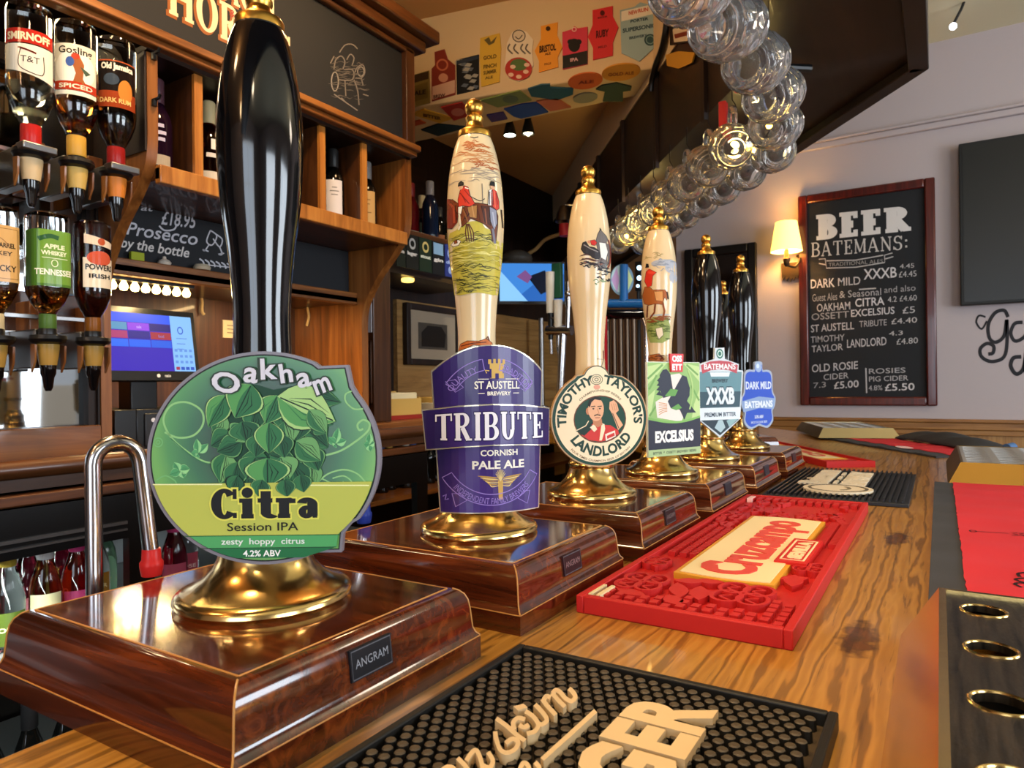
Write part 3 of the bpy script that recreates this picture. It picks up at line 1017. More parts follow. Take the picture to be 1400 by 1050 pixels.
def ribbon(cy, rx, ry, a0, a1, wd, c=LP):
    o1, i1 = arcpts(350, cy, rx, -ry, a0, a1, 20), arcpts(350, cy, rx - wd, -(ry - wd), a0, a1, 20)
    a.line(o1 + i1[::-1], 4, c, 3, closed=True)
ribbon(400, 250, 265, 100, 146, 52); ribbon(400, 250, 265, 34, 80, 52)
for sgn in (-1, 1):
    a.line([(350 + sgn * 208, 240), (350 + sgn * 165, 290), (350 + sgn * 130, 268), (350 + sgn * 165, 232)], 4, LP, 3, closed=True)
    a.line([(350 + sgn * 185, 760), (350 + sgn * 170, 820), (350 + sgn * 120, 790), (350 + sgn * 150, 760)], 4, LP, 3, closed=True)
b1, i1 = arcpts(350, 560, 262, 255, 30, 150, 24), arcpts(350, 560, 214, 205, 30, 150, 24)
a.line(b1 + i1[::-1], 4, LP, 3, closed=True)
def ptext(t, x, y, s_, c, zz, fit=None, bold=0, arc=None):
    vs, fs, a0, b0 = text_geo(t, bold, 0)
    sx = fit / (b0 - a0) if fit else s_
    q = []
    for p in vs:
        X, Y = (p[0] - (a0 + b0) / 2) * sx, p[1] * s_
        if arc:
            cx, cy, rad, mid, up = arc
            if up: an = R(mid) + X / rad; q.append((cx + (rad + Y) * math.cos(an), cy + (rad + Y) * math.sin(an)))
            else: an = R(mid) - X / rad; q.append((cx + (rad - Y) * math.cos(an), cy + (rad - Y) * math.sin(an)))
        else: q.append((x + X, y - Y))
    a.add(q, fs, c, zz)
ptext('QUALITY', 0, 0, 40, LP, 3, 150, 0, (350, 400, 212, -128, True))
ptext('TRADITION', 0, 0, 40, LP, 3, 165, 0, (350, 400, 212, -56, True))
ptext('INDEPENDENT FAMILY BREWERS', 0, 0, 40, LP, 3, 400, 0, (350, 560, 250, 90, False))
G_ = '#c9a557'
for x0, y0, x1, y1 in ((345, 158, 412, 184), (352, 184, 405, 205), (345, 205, 412, 228), (338, 140, 352, 162), (362, 138, 374, 160), (384, 138, 396, 160), (406, 140, 418, 162)):
    a.rect(x0 - 5, y0, x1 - 5, y1, G_, 3)
a.rect(366, 205, 382, 230, '#2a1a66', 4); a.rect(340, 184, 348, 226, '#2a1a66', 4)
a.line([(338, 193), (318, 190), (326, 204)], 5, G_, 3)
a.line([(285, 231), (335, 231)], 3, WHITE, 3); a.line([(415, 231), (480, 231)], 3, WHITE, 3)
ptext('ST AUSTELL', 377, 276, 50, WHITE, 3, 216, .02)
ptext('BREWERY', 384, 306, 24, WHITE, 3, 112, .03)
a.line([(285, 297), (315, 297)], 3, WHITE, 3); a.line([(452, 297), (482, 297)], 3, WHITE, 3)
ptext('CORNISH', 382, 586, 38, WHITE, 3, 178, .025)
ptext('PALE ALE', 380, 646, 52, WHITE, 3, 250, .03)
for sgn in (-1, 1):
    for j in range(6):
        a.curve([(385 + sgn * 8, 690 + j * 7), (385 + sgn * (60 - j * 4), 684 + j * 9), (385 + sgn * (106 - j * 11), 678 + j * 8)], 7 - j * .5, ('#b58f45', '#e0c274')[j % 2], 3, taper=True)
for j in range(9): a.line([(385, 705), (385 + 26 * math.cos(R(-150 + j * 15)), 690 + 40 * math.sin(R(-150 + j * 15)))], 2.5, '#d9c07c', 3)
a.poly([(372, 700), (398, 700), (394, 790), (376, 790)], '#c29a4e', 3)
a.line([(125, 775), (140, 765), (135, 790), (150, 785)], 5, LP, 3)
a.build('artwork', fnt, clip, .0001, cut=(.006, 0))
bd_ = [(350 - 298, 372 + 0), (350 - 150, 352), (350, 345), (350 + 150, 352), (350 + 292, 372), (350 + 286, 556), (350 + 140, 542), (350, 538), (350 - 140, 545), (350 - 284, 562)]
bn = curved_slab('band', bd_, SILV, .0012, .0042, clip)
a = Art(T)
a.poly([(350 + (x - 350) * .985, 455 + (y - 455) * .94) for x, y in bd_], PURP, 1)
for zz, g_, c in ((2, .035, '#20104a'), (3, 0, '#e8e6ea')): a.serif('TRIBUTE', 352, 512, -118, c, zz, T=.22, th=.07, g=g_, fit=492, gap=.07, bow=.10)
for j in range(7): pass
ab = a.build('band_lettering', lambda x, y, z: fnt(x, y, z + .0042), clip, .0001, cut=(.006, 0))
bracket(1, .15)

# --- the oval cream clip
d = PUMPS[2]
fn, k, *_ = clip_frame(2, 821, 572.4)
k /= 4.2
cs = 1 / math.cos(R(20))
T = lambda x, y: ((x - 340) * k * cs, (430 - y) * k)
def ll(s):
    o = [(340 + 290 * s * math.cos(R(t)), 430 + 276 * s * math.sin(R(t))) for t in range(-62, 243, 5)]
    c0 = [(320 + 82 * (s - .02) * math.cos(R(t)), 205 + 82 * (s * 1.0) * math.sin(R(t))) for t in range(200, 345, 10)]
    return o + [(340 - 140 * s, 430 - 250 * s)] + c0
o2 = [T(*p) for p in ll(1)][::-1]
clip = slab(o2, nm('tan_clip_edge', '#b08a5a', .4), 'pump_clip', fn, .005, d['obj'], label='oval cream pump clip with dark green ring')
a = Art(T)
a.poly(ll(.975), '#0f3a2c', 1)
CR = '#ecd9b4'
a.poly(ll(.915), CR, 2)
def ltext(t, c, zz, s_, fit, arc, bold=.03): ptext(t, 0, 0, s_, c, zz, fit, bold, arc)
GD = '#11362a'
ltext('TIMOTHY', GD, 4, 72, 318, (340, 432, 205, -145, True), .035)
ltext("TAYLOR'S", GD, 4, 72, 330, (340, 432, 205, -38, True), .035)
ltext('LANDLORD', GD, 4, 78, 440, (340, 425, 218, 88, False), .04)
ltext('CHAMPIONSHIP BEERS', '#7a6a4a', 4, 18, 270, (340, 432, 158, -90, True), .01)
ltext('FOUR TIMES CHAMPION BEER OF BRITAIN', '#7a5a3a', 4, 18, 400, (340, 428, 250, 90, False), .01)
for r_ in (38, 26, 13): a.band(318, 205, r_, r_ * .8, 4, '#4a5a40', 4)
a.ell(320, 248, 20, 14, '#d99a80', 4)
a.ell(338, 433, 158, 137, '#6e3a20', 4)
a.ell(338, 433, 153, 131, '#123d2e', 5)
SK, SK2, BKc = '#dca67e', '#b87a54', '#1c1410'
a.poly([(225, 520), (262, 490), (300, 470), (350, 465), (400, 470), (445, 500), (450, 520), (400, 552), (338, 562), (270, 550)], '#c5312a', 6)
a.poly([(192, 495), (250, 470), (290, 450), (300, 475), (240, 525), (210, 505)], '#0d2a20', 7)
a.line([(195, 493), (250, 468), (268, 440)], 5, CR, 8)
a.poly([(285, 462), (305, 450), (345, 470), (350, 560), (330, 560), (320, 500)], '#c5312a', 8)
a.poly([(275, 478), (300, 458), (318, 490), (300, 505)], CR, 9)
a.poly([(345, 455), (362, 462), (366, 490), (345, 555), (330, 555)], CR, 9)
a.poly([(365, 520), (425, 500), (430, 535), (370, 560)], '#e6d6c6', 9)
a.poly([(375, 530), (420, 512), (424, 530), (378, 548)], '#c5312a', 10)
a.poly([(290, 420), (345, 430), (350, 465), (320, 480), (295, 462)], SK2, 9)
a.ell(312, 375, 47, 68, SK, 10)
a.poly([(264, 350), (275, 318), (310, 302), (345, 312), (340, 325), (305, 318), (285, 335), (275, 365)], BKc, 11)
a.ell(264, 385, 12, 20, SK2, 10)
for x in (296, 335): a.line([(x - 14, 360), (x + 12, 358)], 5, BKc, 11); a.ell(x, 372, 6, 4, BKc, 11)
a.line([(320, 372), (330, 400), (318, 402)], 4, SK2, 11)
a.line([(300, 412), (318, 406), (340, 411)], 6, BKc, 11)
a.line([(306, 424), (334, 424)], 4, '#8f3a2c', 11)
a.poly([(395, 335), (420, 325), (440, 345), (450, 385), (432, 400), (475, 470), (445, 500), (410, 405), (392, 375)], SK, 9)
for x in (405, 418, 430): a.line([(x, 345), (x + 10, 385)], 3, SK2, 10)
a.line([(412, 400), (450, 490)], 4, BKc, 10)
a.build('artwork', fn, clip, .00007)
bracket(2, .16)

# --- the square bird clip
d = PUMPS[3]
fn, k, *_ = clip_frame(3, 922.1, 557.6)
k /= 4.2
cs = 1 / math.cos(R(32))
T = lambda x, y: ((x - 765) * k * cs, (368 - y) * k)
sq = [(590, 105), (942, 105), (942, 640), (590, 640)]
clip = slab([T(*p) for p in sq][::-1], '#dfe6d8', 'pump_clip', fn, .004, d['obj'], label='square green and navy pump clip with a flying bird')
a = Art(T)
a.rect(592, 108, 940, 600, '#8fb868', 1)
for pts in ([(592, 130), (720, 108), (640, 190), (592, 230)], [(820, 108), (940, 130), (940, 220), (880, 160)], [(592, 300), (640, 260), (610, 400), (592, 420)], [(940, 260), (940, 440), (880, 440), (900, 350)]):
    a.poly(pts, '#b9d48a', 2)
for p0, p1 in (((592, 200), (690, 120)), ((600, 260), (650, 180)), ((930, 180), (850, 120)), ((935, 330), (880, 240)), ((600, 410), (660, 330))): a.line([p0, p1], 12, '#6f9f50', 2.5, taper=False)
a.poly([(730, 180), (800, 170), (835, 200), (845, 380), (810, 450), (650, 420), (640, 330), (700, 300)], '#e9ddd0', 3)
NV = '#1e2233'
a.poly([(690, 150), (715, 145), (740, 175), (755, 260), (735, 300), (690, 310), (668, 260), (660, 215), (672, 205), (668, 180)], NV, 4)
for j in range(4): a.poly([(672 - j * 2, 190 + j * 26), (650 - j * 2, 212 + j * 26), (690, 222 + j * 26)], NV, 4)
a.poly([(760, 270), (820, 180), (850, 190), (872, 260), (850, 330), (912, 400), (850, 400), (830, 440), (800, 380), (740, 370), (720, 330)], NV, 5)
a.poly([(845, 260), (872, 250), (868, 300), (850, 330)], NV, 5)
a.poly([(700, 300), (740, 258), (790, 265), (770, 300)], '#5f9a45', 6)
a.poly([(740, 370), (790, 345), (815, 370), (775, 382)], '#5f9a45', 6)
for j in range(6): a.curve([(715, 345 + j * 8), (690, 340 + j * 10), (660, 335 + j * 14)], 4, '#c98a4a', 6)
a.curve([(860, 150), (885, 220), (890, 300), (868, 380)], 9, '#a9cc7a', 6)
a.poly([(592, 430), (680, 448), (770, 455), (850, 450), (940, 430), (940, 600), (592, 600)], '#1e1f31', 7)
a.curve([(592, 420), (680, 442), (770, 450), (850, 444), (940, 424)], 12, '#7db557', 8)
a.rect(590, 600, 942, 640, '#a9bf86', 8)
ptext('EXCELSIUS', 763, 558, 84, '#f2efe6', 9, 258, .055)
ptext('BITTER  *  OSSETT BREWERY BEERS', 765, 627, 20, '#2c3a28', 9, 290, .02)
a.build('artwork', fn, clip, .00007)
tg = [(728, 58), (820, 58), (812, 162), (736, 162)]
t2 = slab([T(*p) for p in tg][::-1], '#d23a3c', 'tag', lambda x, y, z: fn(x, y, z + .0035), .003, clip, label='small red tag')
a = Art(T)
ptext('OSS', 774, 102, 46, '#f4ecea', 1, 66, .06)
ptext('ETT', 774, 150, 46, '#f4ecea', 1, 66, .06)
a.build('tag_lettering', lambda x, y, z: fn(x, y, z + .0036), clip, .0001)
bracket(3, .16)

# --- the teal shield clip
d = PUMPS[4]
fn, k, *_ = clip_frame(4, 984.6, 537.7)
k /= 4.375
cs = 1 / math.cos(R(25)) * .93
T = lambda x, y: ((x - 545) * k * cs, (340 - y) * k)
sh = [(510, 70), (580, 66), (584, 135), (690, 165), (686, 200), (722, 205), (700, 430), (690, 500), (540, 605), (395, 500), (385, 430), (362, 205), (400, 200), (398, 165), (506, 135)]
clip = slab([T(*p) for p in sh][::-1], '#cfd8dc', 'pump_clip', fn, .004, d['obj'], label='teal shield shaped pump clip')
a = Art(T)
a.poly([(375, 212), (712, 212), (692, 425), (395, 425)], '#5f8a92', 1)
a.poly([(385, 330), (702, 330), (692, 425), (395, 425)], '#2c4a56', 2)
a.poly([(390, 440), (695, 440), (685, 498), (540, 592), (402, 498)], '#20323c', 2)
a.poly([(590, 505), (680, 470), (678, 498), (610, 545)], '#8fb0b2', 3)
a.poly([(500, 545), (530, 500), (560, 500), (580, 545), (545, 575)], '#a9c0c4', 3)
a.ell(545, 103, 26, 30, '#1f6a58', 3); a.band(545, 103, 18, 20, 6, '#cfe6dc', 4)
a.poly([(405, 172), (470, 150), (545, 144), (620, 150), (682, 172), (672, 222), (610, 202), (545, 198), (480, 202), (415, 222)], '#b8424c', 3)
ptext('BATEMANS', 545, 196, 46, '#f0e8e6', 5, 236, .03)
a.poly([(470, 215), (620, 215), (612, 240), (478, 240)], '#dfe9ea', 3)
ptext('BREWERY', 545, 275, 30, '#20323c', 4, 120, .03)
for zz, bo, c in ((4, .09, '#20303c'), (5, .05, '#dfe8ec')): ptext('XXXB', 545, 400, 130, c, zz, 215, bo)
a.poly([(380, 428), (700, 428), (692, 498), (388, 498)], '#dfe8ec', 4)
ptext('PREMIUM BITTER', 545, 478, 34, '#2a3a48', 5, 235, .03)
a.build('artwork', fn, clip, .00008)
bracket(4, .16)

# --- the small blue clip
d = PUMPS[5]
fn, k, *_ = clip_frame(5, 1037.4, 542)
k /= 4.375
cs = 1 / math.cos(R(40)) * 1.08
T = lambda x, y: ((x - 776) * k * cs, (360 - y) * k)
bl = [(p.x, p.y) for p in catmull([(748, 158, 0), (776, 150, 0), (806, 158, 0), (810, 200, 0), (850, 200, 0), (885, 225, 0), (890, 330, 0), (912, 370, 0), (905, 420, 0), (885, 450, 0), (890, 510, 0), (850, 550, 0), (810, 545, 0), (776, 535, 0), (742, 545, 0), (702, 550, 0), (662, 510, 0), (667, 450, 0), (645, 420, 0), (640, 370, 0), (662, 330, 0), (667, 225, 0), (702, 200, 0), (744, 200, 0)], 4, True)]
clip = slab([T(*p) for p in bl][::-1], '#a9b4c6', 'pump_clip', fn, .004, d['obj'], label='small blue pump clip')
a = Art(T)
a.poly([(776 + (x - 776) * .92, 370 + (y - 370) * .93) for x, y in bl], '#3f5fc4', 1)
a.ell(776, 185, 26, 30, '#9db2d4', 2); a.ell(770, 178, 12, 14, '#d5e2f2', 3)
ptext('DARK MILD', 776, 315, 62, '#dfe6f4', 3, 200, .03)
a.poly([(645, 385), (776, 360), (908, 375), (895, 440), (776, 430), (655, 450)], '#8fa6cc', 3)
ptext('BATEMANS', 776, 425, 54, '#e9eef6', 4, 220, .04)
ptext('3.0% ABV', 776, 490, 26, '#dfe6f4', 3, 70, .03)
ptext('SMOOTH DARK BEER', 776, 520, 20, '#c5d0ea', 3, 130, .02)
a.build('artwork', fn, clip, .0001)
bracket(5, .16)

# ------------------------------------------------------------------ painted scenes on three handles
def handle_art(i, build):
    d = PUMPS[i]
    L = d['loc']
    k = L.dot(_f) / FPX
    az0 = math.atan2(-L.y, -L.x)
    def fn(x, y, z):
        r = hr(y)
        s = max(-.985, min(.985, x / r))
        an = az0 + math.asin(s)
        return V(((r + z + .00015) * math.cos(an), (r + z + .00015) * math.sin(an), y))
    a = build(k)
    a.build('painting', fn, d['handle'], .00008, cut=(.0035, .005))


def scribble(a, cx, cy, w_, h_, n, c, wd, z, rnd):
    for j in range(n):
        x, y = cx + rnd.uniform(-w_, w_), cy + rnd.uniform(-h_, h_)
        l_ = rnd.uniform(.15, .5) * w_
        a.curve([(x - l_, y + rnd.uniform(-4, 4)), (x - l_ * .3, y + rnd.uniform(-6, 6)), (x + l_ * .4, y + rnd.uniform(-6, 6)), (x + l_, y + rnd.uniform(-4, 4))], wd * rnd.uniform(.6, 1.3), c, z, 0, 4, taper=True)


def hunt(k):
    q = k / 3
    a = Art(lambda x, y: ((x - 263) * q, .185 - ((130 + y / 3) - 523) * k))
    rn = random.Random(3)
    base = a.poly
    def op(pts, col, z=1, hh=0):
        base(pts, col, z, hh)
        if z >= 4: a.line(pts, 2.2, '#24120c', z + .2, closed=True)
    a.poly = op
    scribble(a, 262, 225, 50, 22, 26, '#b0683a', 6, 1, rn)
    scribble(a, 262, 270, 80, 24, 26, '#c08a5a', 5, 1, rn)
    scribble(a, 300, 300, 50, 22, 16, '#a9603a', 5, 1, rn)
    scribble(a, 250, 345, 95, 26, 24, '#9a8a76', 4, 1, rn)
    a.line([(245, 182), (262, 188), (278, 182)], 4, '#2a2a2a', 1)
    gr = [(148, 800), (148, 590), (160, 565), (185, 560), (210, 540), (250, 530), (285, 530), (300, 555), (330, 565), (350, 600), (378, 600), (378, 700), (372, 805), (330, 815), (270, 808), (200, 815)]
    a.poly(gr, '#c2b244', 1)
    a.poly([(148, 640), (260, 615), (375, 640), (375, 700), (260, 680), (148, 690)], '#b3a436', 2)
    scribble(a, 262, 690, 100, 110, 60, '#7b7428', 2.5, 3, rn)
    scribble(a, 250, 750, 60, 55, 60, '#3a3a1a', 2.6, 3, rn)
    scribble(a, 270, 590, 60, 18, 30, '#4a4a22', 2.4, 3, rn)
    scribble(a, 262, 640, 100, 60, 30, '#d8cc70', 4, 2.5, rn)
    # left horse
    a.poly([(150, 420), (165, 430), (185, 450), (198, 480), (192, 530), (170, 550), (150, 540)], '#7a2c18', 4)
    a.line([(160, 440), (178, 470), (180, 530)], 8, '#a8482a', 5)
    a.line([(185, 460), (190, 520)], 3, '#2a120a', 5)
    # main horse and rider
    a.poly([(200, 545), (205, 490), (225, 468), (262, 458), (310, 462), (340, 470), (352, 500), (350, 545), (342, 605), (328, 605), (322, 560), (295, 540), (245, 520), (225, 540), (212, 550)], '#6a3418', 4)
    a.poly([(232, 475), (270, 468), (268, 520), (240, 515)], '#a8763c', 5)
    a.poly([(318, 470), (345, 480), (348, 530), (335, 560), (318, 520)], '#8a8a98', 5)
    a.poly([(285, 470), (318, 470), (322, 545), (300, 535)], '#4a2212', 5)
    a.line([(300, 480), (306, 540)], 5, '#8a4a26', 6)
    for q0, q1, cc in (((215, 480), (235, 535), '#8f5a2c'), ((250, 468), (258, 515), '#c08c50'), ((270, 475), (282, 530), '#5a2c14'), ((330, 490), (338, 545), '#b0b0ba'), ((222, 520), (240, 500), '#3a1a0c')): a.line([q0, q1], 5, cc, 6)
    a.poly([(205, 545), (196, 500), (176, 470), (164, 440), (172, 432), (192, 452), (214, 470), (228, 500)], '#7a3c1c', 4.5)
    a.poly([(164, 440), (154, 452), (150, 466), (158, 468), (174, 452)], '#7a3c1c', 4.6)
    for k_ in range(4): a.curve([(228 + k_ * 3, 540), (224 + k_ * 10, 575), (230 + k_ * 8, 610)], 4, '#5a2c14', 4)
    for q0, q1 in (((212, 425), (226, 455)), ((222, 405), (240, 430)), ((330, 415), (334, 460)), ((345, 410), (350, 455))): a.line([q0, q1], 3, '#8f1c14', 7)
    a.line([(224, 396), (238, 402)], 4, '#f0e8d8', 7)
    a.line([(336, 402), (340, 470)], 4, '#e86a4a', 7)
    a.line([(198, 480), (205, 545), (196, 560)], 7, '#e6d6b4', 5)
    a.line([(330, 555), (338, 612)], 9, '#6f6a74', 5)
    a.poly([(198, 470), (196, 440), (205, 405), (222, 388), (236, 395), (244, 430), (262, 462), (240, 474), (215, 468)], '#cf3a24', 6)
    a.line([(205, 415), (222, 440), (240, 462)], 4, '#7a1c12', 7)
    a.poly([(196, 470), (215, 466), (208, 500), (196, 495)], '#efe6d2', 6)
    a.ell(208, 392, 9, 10, '#d6a07a', 7)
    a.poly([(197, 388), (200, 374), (210, 368), (219, 376), (219, 386)], '#20201c', 8)
    # second rider
    a.poly([(326, 465), (324, 410), (332, 396), (346, 402), (356, 440), (356, 470), (345, 480)], '#c8382a', 6)
    a.poly([(312, 465), (316, 405), (330, 398), (330, 465)], '#efe6da', 5.5)
    a.line([(318, 410), (318, 462)], 3, '#2a2a30', 7)
    a.ell(330, 390, 8, 9, '#d6a07a', 7)
    a.poly([(319, 384), (324, 366), (338, 366), (340, 384)], '#1c1c1c', 8)
    a.line([(290, 380), (292, 460)], 3, '#6a6258', 4)
    a.curve([(240, 430), (280, 450), (300, 440)], 3, '#4a4440', 6)
    a.line([(366, 470), (372, 540)], 6, '#3a2a1c', 4)
    # hounds
    a.poly([(165, 612), (178, 600), (196, 598), (206, 605), (196, 620), (176, 622)], '#f0e4d0', 4)
    a.poly([(178, 600), (190, 598), (192, 610), (180, 612)], '#8a4a22', 5)
    # fox by the foot
    a.poly([(190, 1035), (198, 1010), (225, 998), (270, 1000), (300, 990), (322, 1005), (332, 1030), (310, 1022), (250, 1015), (215, 1030)], '#c0662c', 4)
    a.line([(200, 1018), (250, 1008), (300, 1004)], 4, '#5a2410', 5)
    a.line([(300, 990), (306, 980), (312, 998)], 5, '#6a2c14', 5)
    return a


def leap(k):
    q = k / 3.5
    a = Art(lambda x, y: ((x - 208) * q, .185 - ((220 + y / 3.5) - 523) * k))
    rn = random.Random(5)
    base = a.poly
    def op(pts, col, z=1, hh=0):
        base(pts, col, z, hh)
        a.line(pts, 2, '#1e1614', z + .2, closed=True)
    a.poly = op
    GH, DK = '#6a625e', '#2e2a2c'
    a.poly([(240, 395), (250, 360), (258, 345), (262, 330), (268, 345), (290, 365), (306, 400), (308, 450), (300, 490), (280, 520), (255, 525), (262, 470), (250, 440)], GH, 2)
    a.poly([(255, 400), (285, 400), (296, 440), (285, 480), (262, 470)], '#e9e2d6', 3)
    a.poly([(262, 345), (258, 332), (266, 338)], DK, 3)
    a.curve([(300, 380), (308, 430), (304, 490), (285, 530)], 7, '#8a4030', 3)
    a.poly([(172, 430), (180, 400), (195, 395), (210, 420), (235, 425), (255, 440), (262, 470), (240, 480), (205, 455), (185, 450)], DK, 3)
    a.poly([(215, 392), (235, 388), (246, 402), (236, 416), (220, 412)], '#c4302a', 4)
    a.ell(210, 398, 8, 7, '#c98a6a', 4)
    a.line([(185, 410), (215, 430), (250, 445)], 5, '#8a8280', 4)
    for y in (462, 482, 500): a.curve([(165, y), (200, y - 6), (240, y + 4), (272, y - 2)], 9, ('#8a4a34', '#5a3a30')[y % 4 > 1], 2, taper=True)
    scribble(a, 220, 490, 45, 22, 26, DK, 5, 3, rn)
    scribble(a, 265, 540, 34, 30, 18, DK, 6, 3, rn)
    scribble(a, 262, 585, 26, 12, 8, '#6a8a5a', 5, 2, rn)
    a.line([(262, 470), (250, 500), (262, 515)], 7, GH, 4)
    a.line([(285, 500), (292, 545)], 6, '#7a8a8a', 3)
    a.line([(270, 900), (272, 940)], 4, '#7a1c24', 2)
    a.line([(240, 940), (272, 942), (256, 985)], 3, '#6a5a4a', 2)
    return a


def huntsman(k):
    q = k / 3.5
    a = Art(lambda x, y: ((x - 563) * q, .185 - ((220 + y / 3.5) - 523) * k))
    rn = random.Random(9)
    base = a.poly
    def op(pts, col, z=1, hh=0):
        base(pts, col, z, hh)
        if z >= 3: a.line(pts, 2, '#3a1a0c', z + .2, closed=True)
    a.poly = op
    for x, y, w_, h_ in ((590, 495, 62, 16), (625, 520, 34, 24), (628, 562, 18, 26), (560, 500, 30, 7)): a.ell(x, y, w_, h_, '#a9aeb6', 1)
    scribble(a, 600, 510, 50, 28, 12, '#8a929c', 4, 2, rn)
    scribble(a, 540, 460, 40, 12, 8, '#9a8a5a', 4, 2, rn)
    a.poly([(497, 575), (505, 530), (520, 520), (552, 540), (535, 555), (530, 600), (510, 606)], '#d03222', 4)
    a.line([(512, 535), (545, 542)], 10, '#e0442c', 5)
    a.ell(510, 516, 7, 9, '#d6a07a', 5)
    a.poly([(502, 512), (506, 492), (516, 496), (518, 512)], '#1a1a1a', 6)
    a.poly([(485, 640), (498, 600), (520, 605), (535, 620), (590, 622), (602, 640), (596, 672), (588, 655), (575, 690), (545, 685), (515, 690), (495, 680)], '#a85c26', 3)
    a.poly([(540, 628), (580, 628), (580, 675), (548, 670)], '#d89a58', 4)
    a.line([(578, 680), (586, 720), (578, 755)], 9, '#8a4a20', 4)
    a.line([(545, 685), (540, 725), (520, 750)], 8, '#7a3a18', 4)
    a.line([(510, 690), (506, 745)], 7, '#6a3014', 4)
    a.line([(598, 630), (604, 665)], 7, '#3a1c0c', 4)
    a.poly([(505, 760), (540, 745), (600, 748), (612, 790), (608, 850), (575, 868), (520, 865), (505, 820)], '#93a25a', 2)
    scribble(a, 560, 800, 45, 50, 40, '#5a6a2e', 5, 3, rn)
    scribble(a, 560, 760, 50, 14, 14, '#8a4a26', 6, 4, rn)
    a.poly([(545, 800), (575, 795), (580, 830), (560, 850), (550, 830)], '#e2d6b8', 4)
    a.line([(520, 738), (608, 736)], 7, '#aab4b4', 1.5)
    a.poly([(497, 950), (505, 925), (560, 918), (580, 940), (575, 955), (520, 948)], '#a8602c', 3)
    scribble(a, 540, 938, 36, 10, 8, '#5a2c12', 5, 4, rn)
    a.line([(592, 925), (604, 925), (604, 955), (592, 955)], 4, '#7a8088', 3)
    return a


handle_art(1, hunt)
handle_art(2, leap)
handle_art(3, huntsman)

# two more black handled pumps on the angled end of the bar
for (x, y), lb in (((-.487, 1.86), 'black handled hand pump behind the teal shield pump, on the angled bar end'), ((-.596, 2.034), 'black handled hand pump furthest along the angled bar end, without a clip')):
    t = thing('hand_pump', lb, 'hand pump', (x, y, 0), 'hand pumps on the angled bar end')
    t.rotation_euler.z = R(32)
    for nme in ('plinth', 'brass_base', 'finial', 'handle'):
        src = [c for c in PUMPS[5]['obj'].children if c.name.split('.')[0] == nme][0]
        c = src.copy()
        COL.objects.link(c)
        c.parent = t

# ------------------------------------------------------------------ swan neck spouts
def spout(name, loc, h, gap, ang, band, lb, r=.0056):
    t = thing(name, lb, 'beer spout', loc, 'steel spouts behind the pumps')
    c = V((math.cos(ang), math.sin(ang), 0))
    pts = [V((0, 0, -.22)), V((0, 0, -.1))] + [V((0, 0, h - gap / 2))]
    pts += [c * (gap / 2 - gap / 2 * math.cos(R(a))) + V((0, 0, h - gap / 2 + gap / 2 * math.sin(R(a)))) for a in range(15, 166, 15)]
    pts += [c * gap * 1.02 + V((0, 0, h - gap / 2)), c * gap * 1.30 + V((0, 0, .050))]
    MB().tube(pts, r, CHROME, 14).build('tube', t)
    e = c * gap * 1.30
    MB().lathe([(r - .001, .046), (r + .0014, .046), (r + .0026, .053), (r + .0026, .056), (r + .0012, .058), (r + .0008, .066), (r - .001, .066)], C(band, .35), 18, e - c * .001).build('tape_band', t, label=('red' if band[1] == 'd' else 'blue') + ' tape wound round the spout end')
    return t


spout('beer_spout', (-.512, .262, 0), .147, .030, R(78), '#d42a26', 'steel swan neck spout with red tape behind the nearest pump')
spout('beer_spout', (-.512, .487, 0), .115, .030, R(78), '#2b3f9c', 'steel swan neck spout with blue tape behind the purple clip pump')

# ------------------------------------------------------------------ bar mats
def matfn(z): return plane((0, 0, z), (0, 1, 0), (-1, 0, 0))      # art x runs along the bar (+Y), art y towards the pumps (-X)


# black mat with studs
x0, x1, y0, y1 = -.2442, -.0473, -.14, .4016
t = thing('bar_mat', 'black studded rubber bar mat with cream raised lettering beside the nearest pump', 'bar mat', ((x0 + x1) / 2, y0, 0), 'bar mats')
MATB = nm('worn_black_rubber', '#2a241b', .45)
n_, l_, b_ = nodes(MATB)
l_.new(ramp(MATB, noise(MATB, coords(MATB), 28, 4), [(.35, '#16130f'), (.65, '#4a3d2a')]), b_.inputs['Base Color'])
m = MB().box((x0 + .001, y0 + .001, 0), (x1 - .001, y1 - .001, .003), MATB)
m.build('base', t, True)
m = MB()
frame4(m, x0, x1, y0, y1, .005, .0002, .0105, RUBBER)
m.build('rim', t, True, bevel=.001)
STUD = nm('worn_stud_rubber', '#463c2d', .5)
m = MB()
sp = .0078
r_ = 0
y = y0 + .01
lett = [(-.180, -.152, .262, .352), (-.150, -.100, .266, .366)]
while y < y1 - .008:
    x = x0 + .009 + (sp / 2 if r_ % 2 else 0)
    while x < x1 - .009:
        if True:
            m.lathe([(.0033, .003), (.0029, .0088)], RUBBER, 8, (x, y, 0), cap=False).lathe([(.0029, .0088), (.0022, .0094)], STUD, 8, (x, y, 0))  # tops worn lighter; sides darker, their shade put into the colour
        x += sp
    y += sp * .866
    r_ += 1
m.build('studs', t, True, kind='stuff')
LETC = nm('cream_rubber', '#d3b88c', .45)
a = Art()
a.tr = lambda zx, zy: (lambda p: (p.y, -p.x))(AZ(580 + zx / 5.385, 910 + zy / 5.385, .0128))
LW = 33
